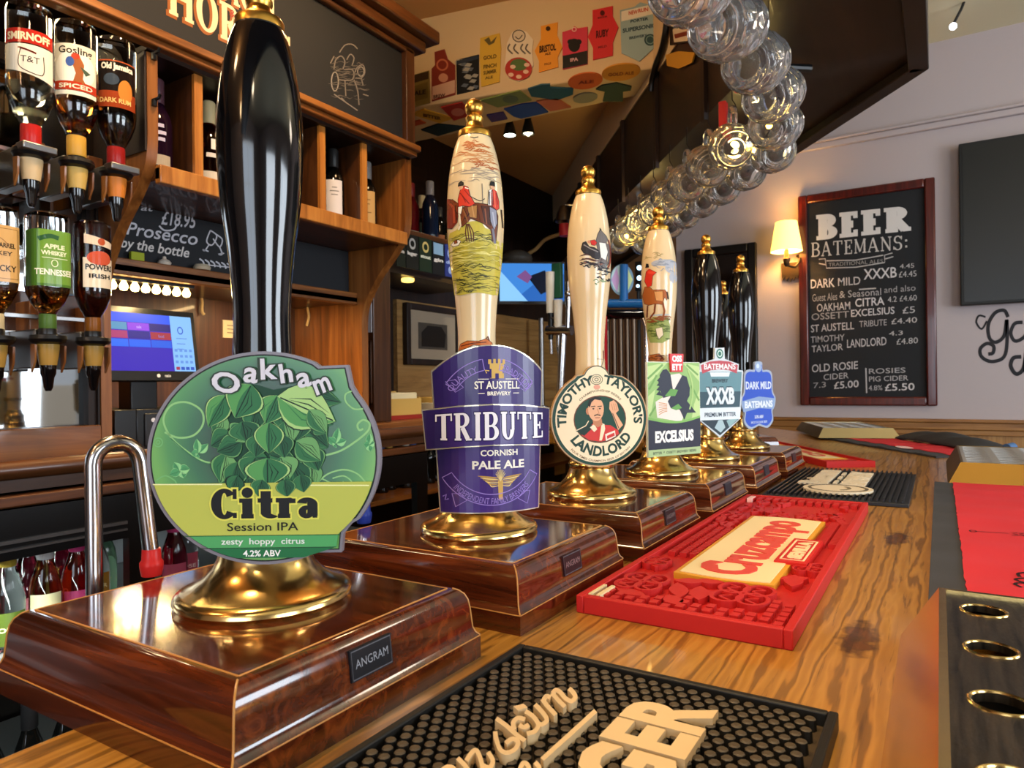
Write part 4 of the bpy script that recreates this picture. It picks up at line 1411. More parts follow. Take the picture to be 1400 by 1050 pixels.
for pts in ([(522, 484), (532, 545), (562, 620), (620, 640), (676, 605), (690, 560), (650, 538), (600, 570)], [(530, 388), (600, 438), (680, 508), (742, 552)], [(665, 470), (655, 420), (690, 385), (740, 395)], [(770, 432), (735, 455), (700, 435)], [(745, 335), (800, 372), (838, 430), (815, 482), (755, 500)],
            [(815, 285), (872, 345), (903, 400), (870, 432), (835, 425)], [(868, 245), (910, 300), (968, 362)], [(880, 250), (900, 225), (930, 235)], [(940, 200), (985, 252), (1036, 302)], [(945, 205), (970, 180), (1000, 195), (1040, 240), (1085, 262), (1112, 230), (1095, 195), (1065, 168)],
            [(245, 680), (300, 735), (340, 790)], [(310, 700), (350, 640), (385, 625), (415, 690), (430, 760)], [(425, 730), (480, 750), (505, 700), (470, 635)], [(120, 780), (170, 745), (220, 760), (200, 820)], [(700, 770), (730, 715), (765, 735), (775, 780)], [(815, 710), (845, 745), (850, 790)]):
    a.curve(pts, LW, LETC, 0, .0050, 6)
a.poly([(655, 300), (730, 280), (760, 305), (690, 330)], LETC, 0, .0050)
a.line([(868, 690), (1262, 332)], 34, LETC, 0, .0050)
a.tr = lambda x, y: (x, y)
a.text('GER', .367, .1035, .056, LETC, 0, .0050, al='r', bold=.042, fit=.094)
a.build('lettering', matfn(.0078), t, .0003)
for o in t.children:
    if o.name.startswith('lettering'): o.location = -V(t.location)

# red mat
x0, x1, y0, y1 = -.2535, -.0877, .5056, 1.0945
REDM = nm('red_rubber', '#bb2220', .5, spec=.35)
t = thing('bar_mat', 'red embossed rubber bar mat with cream panel and gold border', 'bar mat', ((x0 + x1) / 2, y0, 0), 'bar mats')
MB().box((x0 + .001, y0 + .001, 0), (x1 - .001, y1 - .001, .008), REDM).build('base', t, True)
m = MB()
frame4(m, x0, x1, y0, y1, .0065, .0002, .0145, REDM)
m.build('rim', t, True, bevel=.001)
a = Art()
HH = .0055
def blk(yy, ty, w_=.0085, h_=.0062):      # yy along the bar, ty towards the pumps
    a.rect(yy - w_ / 2, ty - h_ / 2, yy + w_ / 2, ty + h_ / 2, REDM, 0, HH)
for r_ in range(14):
    for c_ in range(5):
        ty = .100 + r_ * .0105
        yy = .5205 + c_ * .0115 + (.005 if r_ % 2 else 0)
        if ty > .245: continue
        if c_ > 1 and (.118 < ty < .165 or .185 < ty < .235): continue
        blk(yy, ty)
def rings(cy, ct, s):
    for q_ in range(4):
        aa = R(45 + 90 * q_)
        c0 = (cy + math.cos(aa) * .021 * s, ct + math.sin(aa) * .017 * s)
        a.band(c0[0], c0[1], .020 * s, .0155 * s, .004 * s, REDM, 0, HH + .001, 0, 360, 28)
        a.curve([(c0[0] - .010 * s, c0[1] - .006 * s), (c0[0], c0[1] + .006 * s), (c0[0] + .008 * s, c0[1] - .003 * s), (c0[0] + .012 * s, c0[1] + .006 * s)], .003 * s, REDM, 0, HH, 5)
    a.ell(cy, ct, .006 * s, .005 * s, REDM, 0, HH)
rings(.578, .138, .85)
rings(.572, .222, .75)
rings(.690, .105, .5)
rings(.645, .235, .45)
def lf(p, q_, w_): 
    b, t_ = V(p), V(q_)
    d_ = t_ - b
    n__ = V((-d_.y, d_.x)).normalized()
    pts = [b + d_ * (i / 8) + n__ * w_ / 2 * math.sin(PI * i / 8) for i in range(9)] + [b + d_ * (i / 8) - n__ * w_ / 2 * math.sin(PI * i / 8) for i in range(7, 0, -1)]
    a.poly([(p_.x, p_.y) for p_ in pts], REDM, 0, HH)
for p, q_ in (((.545, .18), (.585, .195)), ((.585, .175), (.545, .165)), ((.525, .175), (.548, .19)), ((.60, .175), (.59, .20)), ((.60, .185), (.605, .16)), ((.535, .205), (.545, .235)), ((.62, .108), (.66, .112)), ((.655, .10), (.64, .122)), ((.625, .23), (.66, .24)), ((.56, .175), (.575, .16))): lf(p, q_, .016)
rn = random.Random(4)
def rowtext(t_, yy, ty, fit, s_=.013): a.text(t_, yy, ty, s_, REDM, 0, HH, bold=.03, fit=fit)
for i_, ty in enumerate((.236, .224, .214)): 
    for j_ in range(22): a.rect(.69 + j_ * .0068, ty - .0035, .6945 + j_ * .0068, ty + .0035, REDM, 0, HH)
for i_, ty in enumerate((.098, .110)):
    for j_ in range(26): a.rect(.80 + j_ * .005, ty - .0045, .8032 + j_ * .005, ty + .0045, REDM, 0, HH)
for j_ in range(34):
    yy, ty = rn.uniform(.93, 1.05), rn.uniform(.098, .244)
    a.curve([(yy - .012, ty), (yy - .004, ty + rn.uniform(-.008, .008)), (yy + .006, ty + rn.uniform(-.008, .008)), (yy + .013, ty + rn.uniform(-.004, .004))], .0045, REDM, 0, HH, 4)
for j_ in range(14):
    yy, ty = rn.uniform(.85, .93), rn.uniform(.216, .244)
    a.curve([(yy - .012, ty), (yy, ty + rn.uniform(-.008, .008)), (yy + .012, ty)], .0045, REDM, 0, HH, 4)
for j_ in range(13): a.rect(1.062, .099 + j_ * .0115, 1.084, .1065 + j_ * .0115, REDM, 0, HH)
a.build('embossing', matfn(.0075), t, .0003)
GLD, CRP = C('#d79a2c', .45), C('#e9d6a6', .5)
a = Art()
pc = [(.613, .121)] + [(.613 + .0045 * math.sin(PI * i / 8) * -1, .121 + .087 * i / 8) for i in range(1, 8)] + [(.613, .208), (.922, .208)] + [(.922 + .006 * math.sin(PI * i / 8), .208 - .087 * i / 8) for i in range(1, 8)] + [(.922, .121)]
a.poly(pc[::-1], GLD, 0, .0062)
a.poly([(.7675 + (p[0] - .7675) * .968, .1645 + (p[1] - .1645) * .90) for p in pc][::-1], CRP, 0, .0070)
PK = C('#d4483a', .45)
def fat(t_, x, y, s_, fit): a.text(t_, x, y, s_, PK, 0, .0078, bold=.035, fit=fit)
fat('Cruzcampo', .762, .1455, .066, .272)
a.line([(.632, .205 - .03), (.652, .181)], .005, PK, 0, .0078)
a.rect(.690, .1075, .80, .136, C('#c8241e', .45), 0, .0085)
a.line([(.700, .1115), (.790, .1115), (.790, .132), (.700, .132)], .0016, CRP, 0, .0092, closed=True)
a.text('SEVILLA', .745, .1155, .017, CRP, 0, .0092, bold=.05, fit=.078)
a.rect(.514, .236, .545, .2395, CRP, 0, .0068); a.rect(.514, .2435, .545, .2465, CRP, 0, .0068)
a.rect(1.055, .238, 1.082, .245, C('#f0c4bc', .5), 0, .0066)
a.build('panel', matfn(.0075), t, .0003, label='cream panel with gold border and red lettering')
for o in t.children:
    if o.name.split('.')[0] in ('panel', 'embossing'): o.location = -V(t.location)

# dark ribbed mat
x0, x1, y0, y1 = -.2455, -.0403, 1.1578, 1.5408
RIB = nm('navy_black_rubber', '#171a20', .4)
t = thing('bar_mat', 'dark ribbed rubber bar mat with cream oval badge beyond the red mat', 'bar mat', ((x0 + x1) / 2, y0, 0), 'bar mats')
m = MB().box((x0, y0, 0), (x1, y1, .006), RIB)
m.build('base', t, True, bevel=.001)
m = MB()
for i in range(24):
    x = x0 + .008 + i * (x1 - x0 - .016) / 23
    m.box((x - .0014, y0 + .006, .006), (x + .0014, y1 - .006, .0105), RIB)
m.build('ribs', t, True)
a = Art()
CW = C('#d9cdb4', .5)
a.ell(1.235, .143, .048, .052, CW, 0, .004, n=40)
a.band(1.235, .143, .041, .045, .005, C('#5a5244', .5), .5, .0042)
a.band(1.235, .143, .025, .02, .006, C('#7a705c', .5), .5, .0042, 200, 330)
a.text('Bateman', 1.385, .168, .060, CW, 0, .004, bold=.05, fit=.20)
a.text('BREWERY', 1.385, .110, .050, CW, 0, .004, bold=.05, fit=.19)
for j in range(3): a.line([(1.30 + j * .06, .155), (1.335 + j * .06, .155)], .006, CW, 0, .004)
a.build('badge', matfn(.0085), t, .0003)
for o in t.children:
    if o.name.split('.')[0] == 'badge': o.location = -V(t.location)

# far red mat on the angled end
t = thing('bar_mat', 'red and yellow bar mat lying on the angled far end of the bar', 'bar mat', (-.12, 1.68, 0), 'bar mats')
t.rotation_euler.z = R(32)
MB().box((-.104, .001, 0), (-.001, .619, .009), REDM).build('base', t, bevel=.001)
a = Art()
a.rect(.08, .02, .54, .088, C('#e0a83a', .5), 0, .0015)
a.rect(.10, .027, .52, .081, C('#e9d9ac', .5), .5, .0016)
a.text('Cruzcampo', .31, .036, .042, PK, .5, .0022, bold=.04, fit=.34)
a.build('panel', plane((0, 0, .0085), (0, 1, 0), (-1, 0, 0)), t, .0003)
frame4(MB(), -.105, 0, 0, .62, .006, .0002, .014, REDM).build('rim', t)

# ------------------------------------------------------------------ towels and drip trays on the customers' side
REDT = nm('red_towel', '#cf2733', .85)
n_, l_, b_ = nodes(REDT)
bump(REDT, noise(REDT, coords(REDT), 900, 2), .5, .0008)
BLKT = nm('grey_black_towel', '#3a3b40', .85)
bump(BLKT, noise(BLKT, coords(BLKT), 900, 2), .5, .0008)


def towel(t, xa, xb, ya, yb, red, mtx=None, seed=1):
    rn = random.Random(seed)
    nx, ny = 24, 60
    def hgt(x, y): return .0045 + .0009 * math.sin(y * 70 + x * 9 + seed) + .0006 * math.sin(y * 31 - x * 40)
    vs, fs = [], []
    for j in range(ny + 1):
        for i in range(nx + 1):
            x, y = xa + (xb - xa) * i / nx, ya + (yb - ya) * j / ny
            vs.append(V((x, y, hgt(x, y))))
    nv = len(vs)
    vs += [V((p.x, p.y, .0003)) for p in vs]
    for j in range(ny):
        for i in range(nx):
            k = j * (nx + 1) + i
            fs.append((k, k + 1, k + nx + 2, k + nx + 1))
    bord = [i for i in range(nx + 1)] + [(j + 1) * (nx + 1) - 1 for j in range(1, ny + 1)] + [ny * (nx + 1) + i for i in range(nx - 1, -1, -1)] + [j * (nx + 1) for j in range(ny - 1, 0, -1)]
    for i in range(len(bord)):
        p, q_ = bord[i], bord[(i + 1) % len(bord)]
        fs.append((p, p + nv, q_ + nv, q_))
    MB().add(vs, fs, BLKT).build('cloth', t)
    (ra, rb) = red
    vs, fs = [], []
    for j in range(ny + 1):
        for i in range(nx + 1):
            x, y = ra + (rb - ra) * i / nx, ya + (yb - ya) * j / ny
            x += .0007 * rn.uniform(-1, 1) if i in (0, nx) else 0
            vs.append(V((x, y, hgt(x, y) + .0012)))
    for j in range(ny):
        for i in range(nx):
            k = j * (nx + 1) + i
            fs.append((k, k + 1, k + nx + 2, k + nx + 1))
    nv = len(vs)
    vs += [p - V((0, 0, .0012)) for p in vs]
    for i in range(len(bord)):
        p, q_ = bord[i], bord[(i + 1) % len(bord)]
        fs.append((p, p + nv, q_ + nv, q_))
    MB().add(vs, fs, REDT).build('red_panel', t, label='red middle panel of the towel')
    return hgt


t = thing('bar_towel', 'red bar towel with grey border between the two metal trays', 'bar towel', (0, 0, 0), 'bar towels')
hg = towel(t, -.010, .235, .578, 1.442, (.0175, .21))
a = Art()
TK = C('#2a0f14', .8)
cx_ = -.072
a.band(.985, -.0315, .006, .004, .0014, TK, 1)
a.line([(.985, -.0355), (.985, -.066)], .0015, TK, 1)
for q_ in range(4): a.curve([(.974, -.068 - q_ * .006), (.978, -.074 - q_ * .006), (.983, -.070 - q_ * .006)], .0014, TK, 1); a.curve([(.996, -.068 - q_ * .006), (.992, -.074 - q_ * .006), (.987, -.070 - q_ * .006)], .0014, TK, 1)
for q_ in range(3): a.curve([(.976, -.082 - q_ * .012), (.985, -.090 - q_ * .012), (.994, -.082 - q_ * .012)], .0016, TK, 1)
a.line([(.985, -.105), (.985, -.16)], .0014, TK, 1)
a.build('print', lambda x, y, z: V((-y, x, hg(-y, x) + .0015 + z)), t, .0002)
a = Art()
for j, ch in enumerate('nan'): a.text(ch, .775 + .0, -.066 - .0, .02, TK, 1) if j < 0 else None
a.curve([(.735, -.058), (.745, -.054), (.755, -.058), (.75, -.068), (.735, -.068)], .003, TK, 1)
a.curve([(.757, -.062), (.768, -.056), (.775, -.064), (.765, -.072), (.757, -.066)], .003, TK, 1)
a.curve([(.778, -.06), (.79, -.06), (.795, -.07), (.785, -.075)], .003, TK, 1)
a.build('lettering', lambda x, y, z: V((-y, x, hg(-y, x) + .0015 + z)), t, .0002)

t = thing('bar_towel', 'red and black bar towel on the angled end, in front of the black cloth', 'bar towel', (-.005, 1.945, 0), 'bar towels')
t.rotation_euler.z = R(32)
hg2 = towel(t, -.005, .19, 0, .62, (.045, .17), seed=3)
a = Art()
a.ell(.22, -.045, .03, .018, C('#e4c2c2', .8), 1)
a.build('print', lambda x, y, z: V((-y, x, hg2(-y, x) + .0015 + z)), t, .0002)

# crumpled black cloth
t = thing('black_cloth', 'crumpled black cloth with blue end by the wall panelling', 'cloth', (.02, 2.30, .0065))
vs, fs = [], []
nx, ny = 18, 36
for j in range(ny + 1):
    for i in range(nx + 1):
        u_, v_ = i / nx, j / ny
        hgt = .004 + .026 * math.sin(PI * u_) ** .8 * math.sin(PI * v_) ** .5 + .004 * math.sin(v_ * 20 + u_ * 8) * math.sin(PI * u_)
        vs.append((-.05 + .10 * u_, -.22 + .44 * v_, hgt))
for j in range(ny):
    for i in range(nx):
        k = j * (nx + 1) + i
        fs.append((k, k + 1, k + nx + 2, k + nx + 1))
o = MB().add(vs, fs, BLKT).build('cloth', t)
so_ = o.modifiers.new('thickness', 'SOLIDIFY'); so_.thickness = .003
o = MB().tube([(.02 + .004 * math.sin(k * 1.3), -.235 - .002 * k, .013) for k in range(3)] + [(.0, -.25, .011)], .011, C('#4a6a94', .7), 14).build('blue_end', t, label='blue folded end')
t.rotation_euler.z = R(28)


def drip_tray(name, lb, x0, x1, y0, y1, h, ins, plate_m, side_m, holes, slots=False, rot=0, loc=(0, 0, 0)):
    t = thing(name, lb, 'drip tray', loc, 'drip trays')
    t.rotation_euler.z = rot
    b0 = [V((x0, y0, .001)), V((x1, y0, .001)), V((x1, y1, .001)), V((x0, y1, .001))]
    tp = [V((x0 + ins, y0 + ins, h)), V((x1 - ins, y0 + ins, h)), V((x1 - ins, y1 - ins, h)), V((x0 + ins, y1 - ins, h))]
    t2 = [V((p.x + (.004 if p.x < (x0 + x1) / 2 else -.004), p.y + (.004 if p.y < (y0 + y1) / 2 else -.004), h)) for p in tp]
    t3 = [p - V((0, 0, .003)) for p in t2]
    m = MB()
    m.add(b0 + tp + t2 + t3, [(i, (i + 1) % 4, 4 + (i + 1) % 4, 4 + i) for i in range(4)] + [(4 + i, 4 + (i + 1) % 4, 8 + (i + 1) % 4, 8 + i) for i in range(4)] + [(8 + i, 8 + (i + 1) % 4, 12 + (i + 1) % 4, 12 + i) for i in range(4)] + [(3, 2, 1, 0)], side_m)
    m.build('body', t, smooth=0)
    MB().box((t3[0].x, t3[0].y, .004), (t3[2].x, t3[2].y, .006), BLACKPL).build('well', t)
    # plate with real holes
    px0, py0, px1, py1 = t3[0].x, t3[0].y, t3[2].x, t3[2].y
    m, rm = MB(), MB()
    zt = h - .0012
    nx, ny, hr_, ex = holes
    cw, chh = (px1 - px0) / nx, (py1 - py0) / ny
    N = 24
    for i in range(nx):
        for j in range(ny):
            cx, cy = px0 + cw * (i + .5), py0 + chh * (j + .5)
            vs = []
            for k in range(N):
                an = 2 * PI * k / N
                vs.append(V((cx + hr_ * math.cos(an), cy + hr_ * ex * math.sin(an), zt)))
            for k in range(N):
                an = 2 * PI * k / N
                c_, s_ = math.cos(an), math.sin(an)
                q_ = min(cw / 2 / max(abs(c_), 1e-6), chh / 2 / max(abs(s_), 1e-6))
                vs.append(V((cx + q_ * c_, cy + q_ * s_, zt)))
            for k in range(N): vs.append(vs[k] - V((0, 0, .004)))
            m.add(vs, [(k, (k + 1) % N, N + (k + 1) % N, N + k) for k in range(N)] + [(k, (k + 1) % N, 2 * N + (k + 1) % N, 2 * N + k) for k in range(N)], plate_m)
            # corners between neighbouring cells
            for sx in (-1, 1):
                for sy in (-1, 1):
                    pts = [p for p in vs[N:2 * N] if (p.x - cx) * sx >= -1e-9 and (p.y - cy) * sy >= -1e-9]
                    pts.sort(key=lambda p: math.atan2((p.y - cy) * sy, (p.x - cx) * sx))
                    for p, q_ in zip(pts, pts[1:]):
                        if abs(p.x - q_.x) > 1e-6 and abs(p.y - q_.y) > 1e-6:
                            m.add([p, q_, V((cx + sx * cw / 2, cy + sy * chh / 2, zt))], [(0, 1, 2)], plate_m)
            if not slots:
                MB().tube([V((cx + (hr_ + .0012) * math.cos(2 * PI * k / 28), cy + (hr_ * ex + .0012) * math.sin(2 * PI * k / 28), zt)) for k in range(28)], .0009, side_m, 8, closed=True).build('hole_rim', t)
    m.build('top_plate', t)
    return t


PLATE = nm('black_worn_plate', '#2a241c', .3, .5)
n_, l_, b_ = nodes(PLATE)
l_.new(ramp(PLATE, noise(PLATE, coords(PLATE, (60, 4, 1)), 4, 5), [(.3, '#15120e'), (.7, '#4a4034')]), b_.inputs['Base Color'])
bump(PLATE, noise(PLATE, coords(PLATE, (90, 20, 1)), 3, 3), .25, .002)
drip_tray('drip_tray', 'nearest drip tray, black plate with round holes and brass sides', -.026, .30, .02, .575, .045, .024, PLATE, BRASS, (7, 7, .0108, 1.0))
BRASST = nm('worn_brass', '#6f5628', .42, 1)
SILP = nm('tarnished_silver_plate', '#b4b2ae', .38, .6)
drip_tray('drip_tray', 'brass drip tray with slotted silver plate at the towel end', .010, .36, 1.445, 1.86, .040, .020, SILP, BRASST, (6, 11, .020, .45), True)
SILF = nm('pale_brass', '#cdb98a', .25, .9)
drip_tray('drip_tray', 'pale brass drip tray with slotted plate on the angled bar end', -.12, .12, -.20, .20, .032, .018, SILP, SILF, (4, 8, .018, .5), True, R(19), (-.282, 2.612, .0065))

# ------------------------------------------------------------------ back bar
XF, XW, XK = -1.22, -1.385, -1.66
YA, YE, ZC = .725, 1.44, .06
unit = thing('back_bar_unit', 'tall honey pine back bar shelving with curved side panels behind the pumps', 'shelving unit', (XK, .6, ZC))


def side_panel(y, th, m, bot=ZC):
    pts = [(XK, bot), (XW, bot), (XW, .37)] + [(p.x, p.y) for p in catmull([(XW, .37, 0), (XW + .012, .42, 0), (XW + .06, .49, 0), (XW + .12, .55, 0), (XF - .008, .60, 0), (XF, .65, 0)], 5)][1:] + [(XF, .805), (XK, .805)]
    return MB().prism(pts, m, lambda p: V((p[0], y, p[1])), lambda p: V((p[0], y + th, p[1]))).build('side_panel', unit, True)


EDGEP = wood('honey_edge', '#7a4818', '#a8692a', '#bd8038', 'z', 1.2, .35, .3)
side_panel(YA, .020, PINE)
MB().box((XK, YA - .004, ZC), (XW - .004, YA - .0005, .80), DARKW).box((XW - .004, YA - .004, .62), (XF - .002, YA - .0005, .80), DARKW).build('lining', unit, True)
side_panel(YE, .025, PINE)
side_panel(-.45, .022, PINE)
MB().box((XK - .015, -.45, ZC), (XK, YE + .02, 1.15), BROWNW).build('back_panel', unit, True)
MB().box((XK, YA + .02, .572), (XF + .004, YE, .596), BROWNY).box((XF - .012, YA + .02, .566), (XF + .006, YE, .600), EDGEP).build('shelf', unit, True, bevel=.002)
for y in (.825, 1.02, 1.145, 1.285):
    MB().box((XK, y, .596), (XF - .016, y + .016, .80), BROWNW).box((XF - .0155, y - .001, .5965), (XF - .008, y + .017, .7995), EDGEP).build('divider', unit, True)
MB().box((XK, YA, .80), (XF, YE + .02, .815), DARKWY).box((XK, -.45, .90), (XF - .03, YA, .912), DARKWY).build('niche_top', unit, True)
MB().box((XF - .006, -.45, .808), (XF + .018, YE + .03, .822), PINEY).box((XF - .006, -.45, .822), (XF + .028, YE + .035, .838), PINEY).build('lower_moulding', unit, True, bevel=.003)
MB().box((XK, -.45, 1.10), (XF + .03, YE + .06, 1.13), BROWNY).box((XK, -.45, 1.13), (XF + .055, YE + .09, 1.165), BROWNY).box((XF - .006, -.45, 1.085), (XF + .012, YE + .03, 1.10), BROWNY).build('crown_moulding', unit, True, bevel=.005)
MB().box((XF - .01, YE - .005, .838), (XF + .012, YE + .03, 1.10), BROWNW).build('end_post', unit, True, bevel=.002)
MB().box((XK, YA + .02, .424), (-1.40, YE, .440), BROWNY).box((-1.425, YA + .02, .418), (-1.40, YE, .452), PINEY).build('lower_shelf', unit, True, bevel=.002)
MB().box((XW - .02, -.45, ZC), (XW, YA, .118), PINEY).build('bottom_rail', unit, True, bevel=.002)
hk = MB()
for z in (.80, .715): hk.tube([(XF, YA + .011, z), (XF + .018, YA + .011, z), (XF + .022, YA + .011, z + .006)], .003, BLACKPL, 8).tube([(XF + .004, YA + .011, z), (XF + .004, YA + .011, z - .012)], .005, BLACKPL, 8)
hk.build('hooks', unit, True)

# sign board above
sg = thing('pub_sign', 'black sign board with big cream letters and chalk drawing above the shelves', 'sign', (XF, .5, .84))
MB().box((XF - .016, -.45, .836), (XF - .004, YE - .003, 1.10), CHALK).build('board', sg, True)
a = Art()
LCc, LBr = '#d9c8a4', '#9a5a26'
fx = XF - .004
def sfn(x, y, z): return V((fx + z, x, y))
for zz, dx, c in ((1, -.004, '#8a4f22'), (2, 0, LCc)):
    g_ = .03 if zz == 1 else 0
    y0_ = AX(229, 20, fx).y
    a.serif('HORSES', y0_ + dx, AX(250, 27, fx).z + dx, .076, c, zz, T=.22, th=.09, g=g_, fit=.29, gap=.05, al='l')
    a.serif('COACH', y0_ + .03 + dx, AX(330, 12, fx).z + dx, .066, c, zz, T=.2, th=.08, g=g_, fit=.22, gap=.05, al='l')
a.text('&', AX(318, 20, fx).y, AX(318, 24, fx).z, .022, '#8f2f22', 2, bold=.03)
a.build('lettering', lambda x, y, z: sfn(x, y, z) - sg.location, sg, .0003)
a = Art()
CKW = '#77716a'
rn = random.Random(12)
def cz(u, v): p = AX(350 + u / 4.037, v / 4.037, fx); return (p.y, p.z)
a.tr = cz
for pts in ([(430, 380), (440, 330), (470, 310), (490, 340), (480, 380)], [(440, 390), (530, 385), (530, 440), (450, 440)], [(500, 330), (520, 300), (540, 320), (530, 360)], [(545, 400), (560, 370), (590, 360), (600, 400), (580, 430), (550, 430)], [(460, 290), (490, 250), (530, 245), (560, 270)],
            [(490, 440), (495, 530)], [(540, 440), (560, 500), (568, 580)], [(580, 430), (590, 470)], [(430, 520), (480, 555), (560, 610)], [(470, 540), (500, 570)], [(590, 520), (620, 530)], [(410, 350), (430, 310)]):
    a.curve(pts, 6, CKW, 1)
a.band(435, 450, 22, 55, 6, '#8f8a82', 1)
a.band(578, 395, 20, 28, 5, '#8f8a82', 1)
for j in range(24): a.line([(rn.uniform(420, 600), rn.uniform(300, 560)), (rn.uniform(420, 600), rn.uniform(300, 560))][:1] + [(rn.uniform(420, 600), rn.uniform(300, 560))], .01, CKW, 1) if False else scribble(a, 510, 430, 80, 120, 2, '#5f5a54', 4, 1, rn)
a.build('chalk_drawing', lambda x, y, z: V((fx + z, x, y)) - sg.location, sg, .0004)

# mirror behind the spirit optics
mi = thing('mirror', 'mirror panel behind the hanging spirit bottles', 'mirror', (XW - .03, .2, .118))
MIR = nm('mirror_glass', '#8d8f90', .03, 1)
MB().box((XW - .034, -.42, .118), (XW - .03, YA, .80), MIR).build('mirror_glass', mi, True)
MB().box((XW - .03, YA - .018, .118), (XW - .012, YA, .80), DARKW).box((XW - .03, -.43, .77), (XW - .012, YA, .80), DARKWY).build('frame', mi, True)
for z, lb in ((.565, 'upper grey steel rail carrying the spirit optics'), (.283, 'lower grey steel rail carrying the spirit optics')):
    t = thing('optic_rail', lb, 'rail', (-1.345, .3, z), 'optic rails')
    MB().box((-1.349, -.4, z - .006), (-1.343, YA - .02, z + .006), STEEL).box((-1.349, -.4, z + .028), (-1.343, YA - .02, z + .036), STEEL).build('bar', t, True, bevel=.001)
    for y in (.47, .60, .70): MB().box((-1.41, y - .014, z - .03), (-1.349, y + .014, z + .06), PINE).build('wood_block', t, True, bevel=.002)
t = thing('optic_backboard', 'brown wooden board behind the lower row of optics', 'board', (-1.405, .3, .27))
MB().box((-1.412, -.40, .265), (-1.400, .70, .365), BROWNY).build('board', t, True, bevel=.002)


def lab(prof_r, zc, art, name, parent, at, az, cut=.004):
    """an Art wrapped on a bottle of radius prof_r"""
    def fn(x, y, z):
        an = az + x / prof_r
        return V(((prof_r + .0006 + z) * math.cos(an), (prof_r + .0006 + z) * math.sin(an), zc + y)) + V(at)
    return art.build(name, fn, parent, .0002, cut=(cut, 0))


BP = [(.0, .0), (.026, 0), (.0315, .004), (.033, .012), (.033, .135), (.031, .150), (.024, .170), (.0165, .184), (.0130, .192), (.0125, .225)]


def optic_bottle(name, lb, y, zt, liq, level, cap, lblf, s=1.0, x=-1.29, glass=None, square=False):
    x, y, zt, s = x * .957, y * .957, .176 + (zt - .185) * .957, s * .955
    t = thing(name, lb, 'bottle', (x, y, zt), 'spirit bottles hanging upside down')
    mt = M.Diagonal((s, s, -s)).to_4x4()
    if square:
        def dm(a_, z, r): return r * .16 * abs(math.sin(2 * a_)) ** 2 if r > .02 else 0
    else: dm = None
    MB().lathe([(max(r, 1e-5), z) for r, z in BP], glass or GLASS, 40, mtx=mt, dim=dm, cap=False).build('glass', t)
    if liq:
        lp = [(1e-5, level)] + [(r - .0018, max(z, level)) for r, z in BP if z >= level or r > .03][0:0] + [(.0310 if level < .14 else .02, level)] + [(r - .0018, z) for r, z in BP if z > level] + [(1e-5, .225)]
        MB().lathe(lp, liq, 32, mtx=mt, dim=dm, cap=False).build('liquid', t)
    MB().lathe([(.0142, .190), (.0146, .196), (.0146, .222), (.0135, .224)], cap, 24, mtx=mt, cap=False).build('neck_foil', t)
    if lblf:
        a = Art()
        lblf(a)
        az = math.atan2(-y, -x)
        def fn(xx, yy, z):
            an = az + xx / (.0332 * s)
            rr = .0332 * s + .0004 + z
            if square: rr += .033 * s * .16 * abs(math.sin(2 * an)) ** 2
            return V((rr * math.cos(an), rr * math.sin(an), -.0820 * s + yy))
        lo = a.build('paper_label', fn, t, .0002, cut=(.004, 0))
        for k_, m_ in enumerate(lo.data.materials):
            g_ = m_.copy()
            g_.node_tree.nodes['Principled BSDF'].inputs['Roughness'].default_value = .12
            lo.data.materials[k_] = g_
    return t


def optic(y, zt, lb, bodyc, flat, x=-1.29):
    x, y, zt = x * .957, y * .957, .176 + (zt - .185) * .957
    t = thing('spirit_optic', lb, 'spirit optic', (x, y, zt), 'spirit optics under the bottles')
    m = MB().lathe([(.011, .018), (.013, .012), (.013, .004), (.026, .002), (.027, -.004), (.024, -.009), (.016, -.012)], BLACKPL, 28)
    m.build('collar', t)
    if flat: MB().box((.004, -.024, -.004), (.030, .026, .008), STEEL).build('face_bar', t, bevel=.002, label='grey bar across the collar')
    MB().lathe([(.0165, -.012), (.0160, -.022), (.0135, -.040), (.0125, -.046)], bodyc, 24).build('measure', t)
    MB().lathe([(.0118, -.046), (.0110, -.060), (.0085, -.066), (.0065, -.082), (.0040, -.088)], BLACKGLOSS, 20).build('nozzle', t)
    MB().box((-.108, -.010, -.05), (-.022, .010, .014), STEEL).box((-.035, -.006, -.008), (-.010, .006, .004), BLACKPL).build('bracket', t, bevel=.002)
    for sg_ in (-1, 1): MB().prism([(-.006, -.012), (.010, -.014), (.008, -.040), (-.004, -.058)], PINE, lambda p: V((p[0], sg_ * .0205, p[1])), lambda p: V((p[0], sg_ * .0235, p[1]))).build('side_arm', t)
    return t


AMB = glassm('amber_spirit', '#e08a34')
DRUM = nm('dark_rum', '#0c0405', .08)
CLR = glassm('clear_spirit', '#eef4ee', ior=1.34)
DRED = nm('dark_red_spirit', '#2a0806', .08)
AMB2 = glassm('light_amber_spirit', '#e8a85a')
REDC, TANC, YELC, GRNC = C('#b3211d', .3), C('#c49a58', .4), C('#c99a3c', .35), C('#4a6a2a', .35)
CREAMP = '#e3dccb'


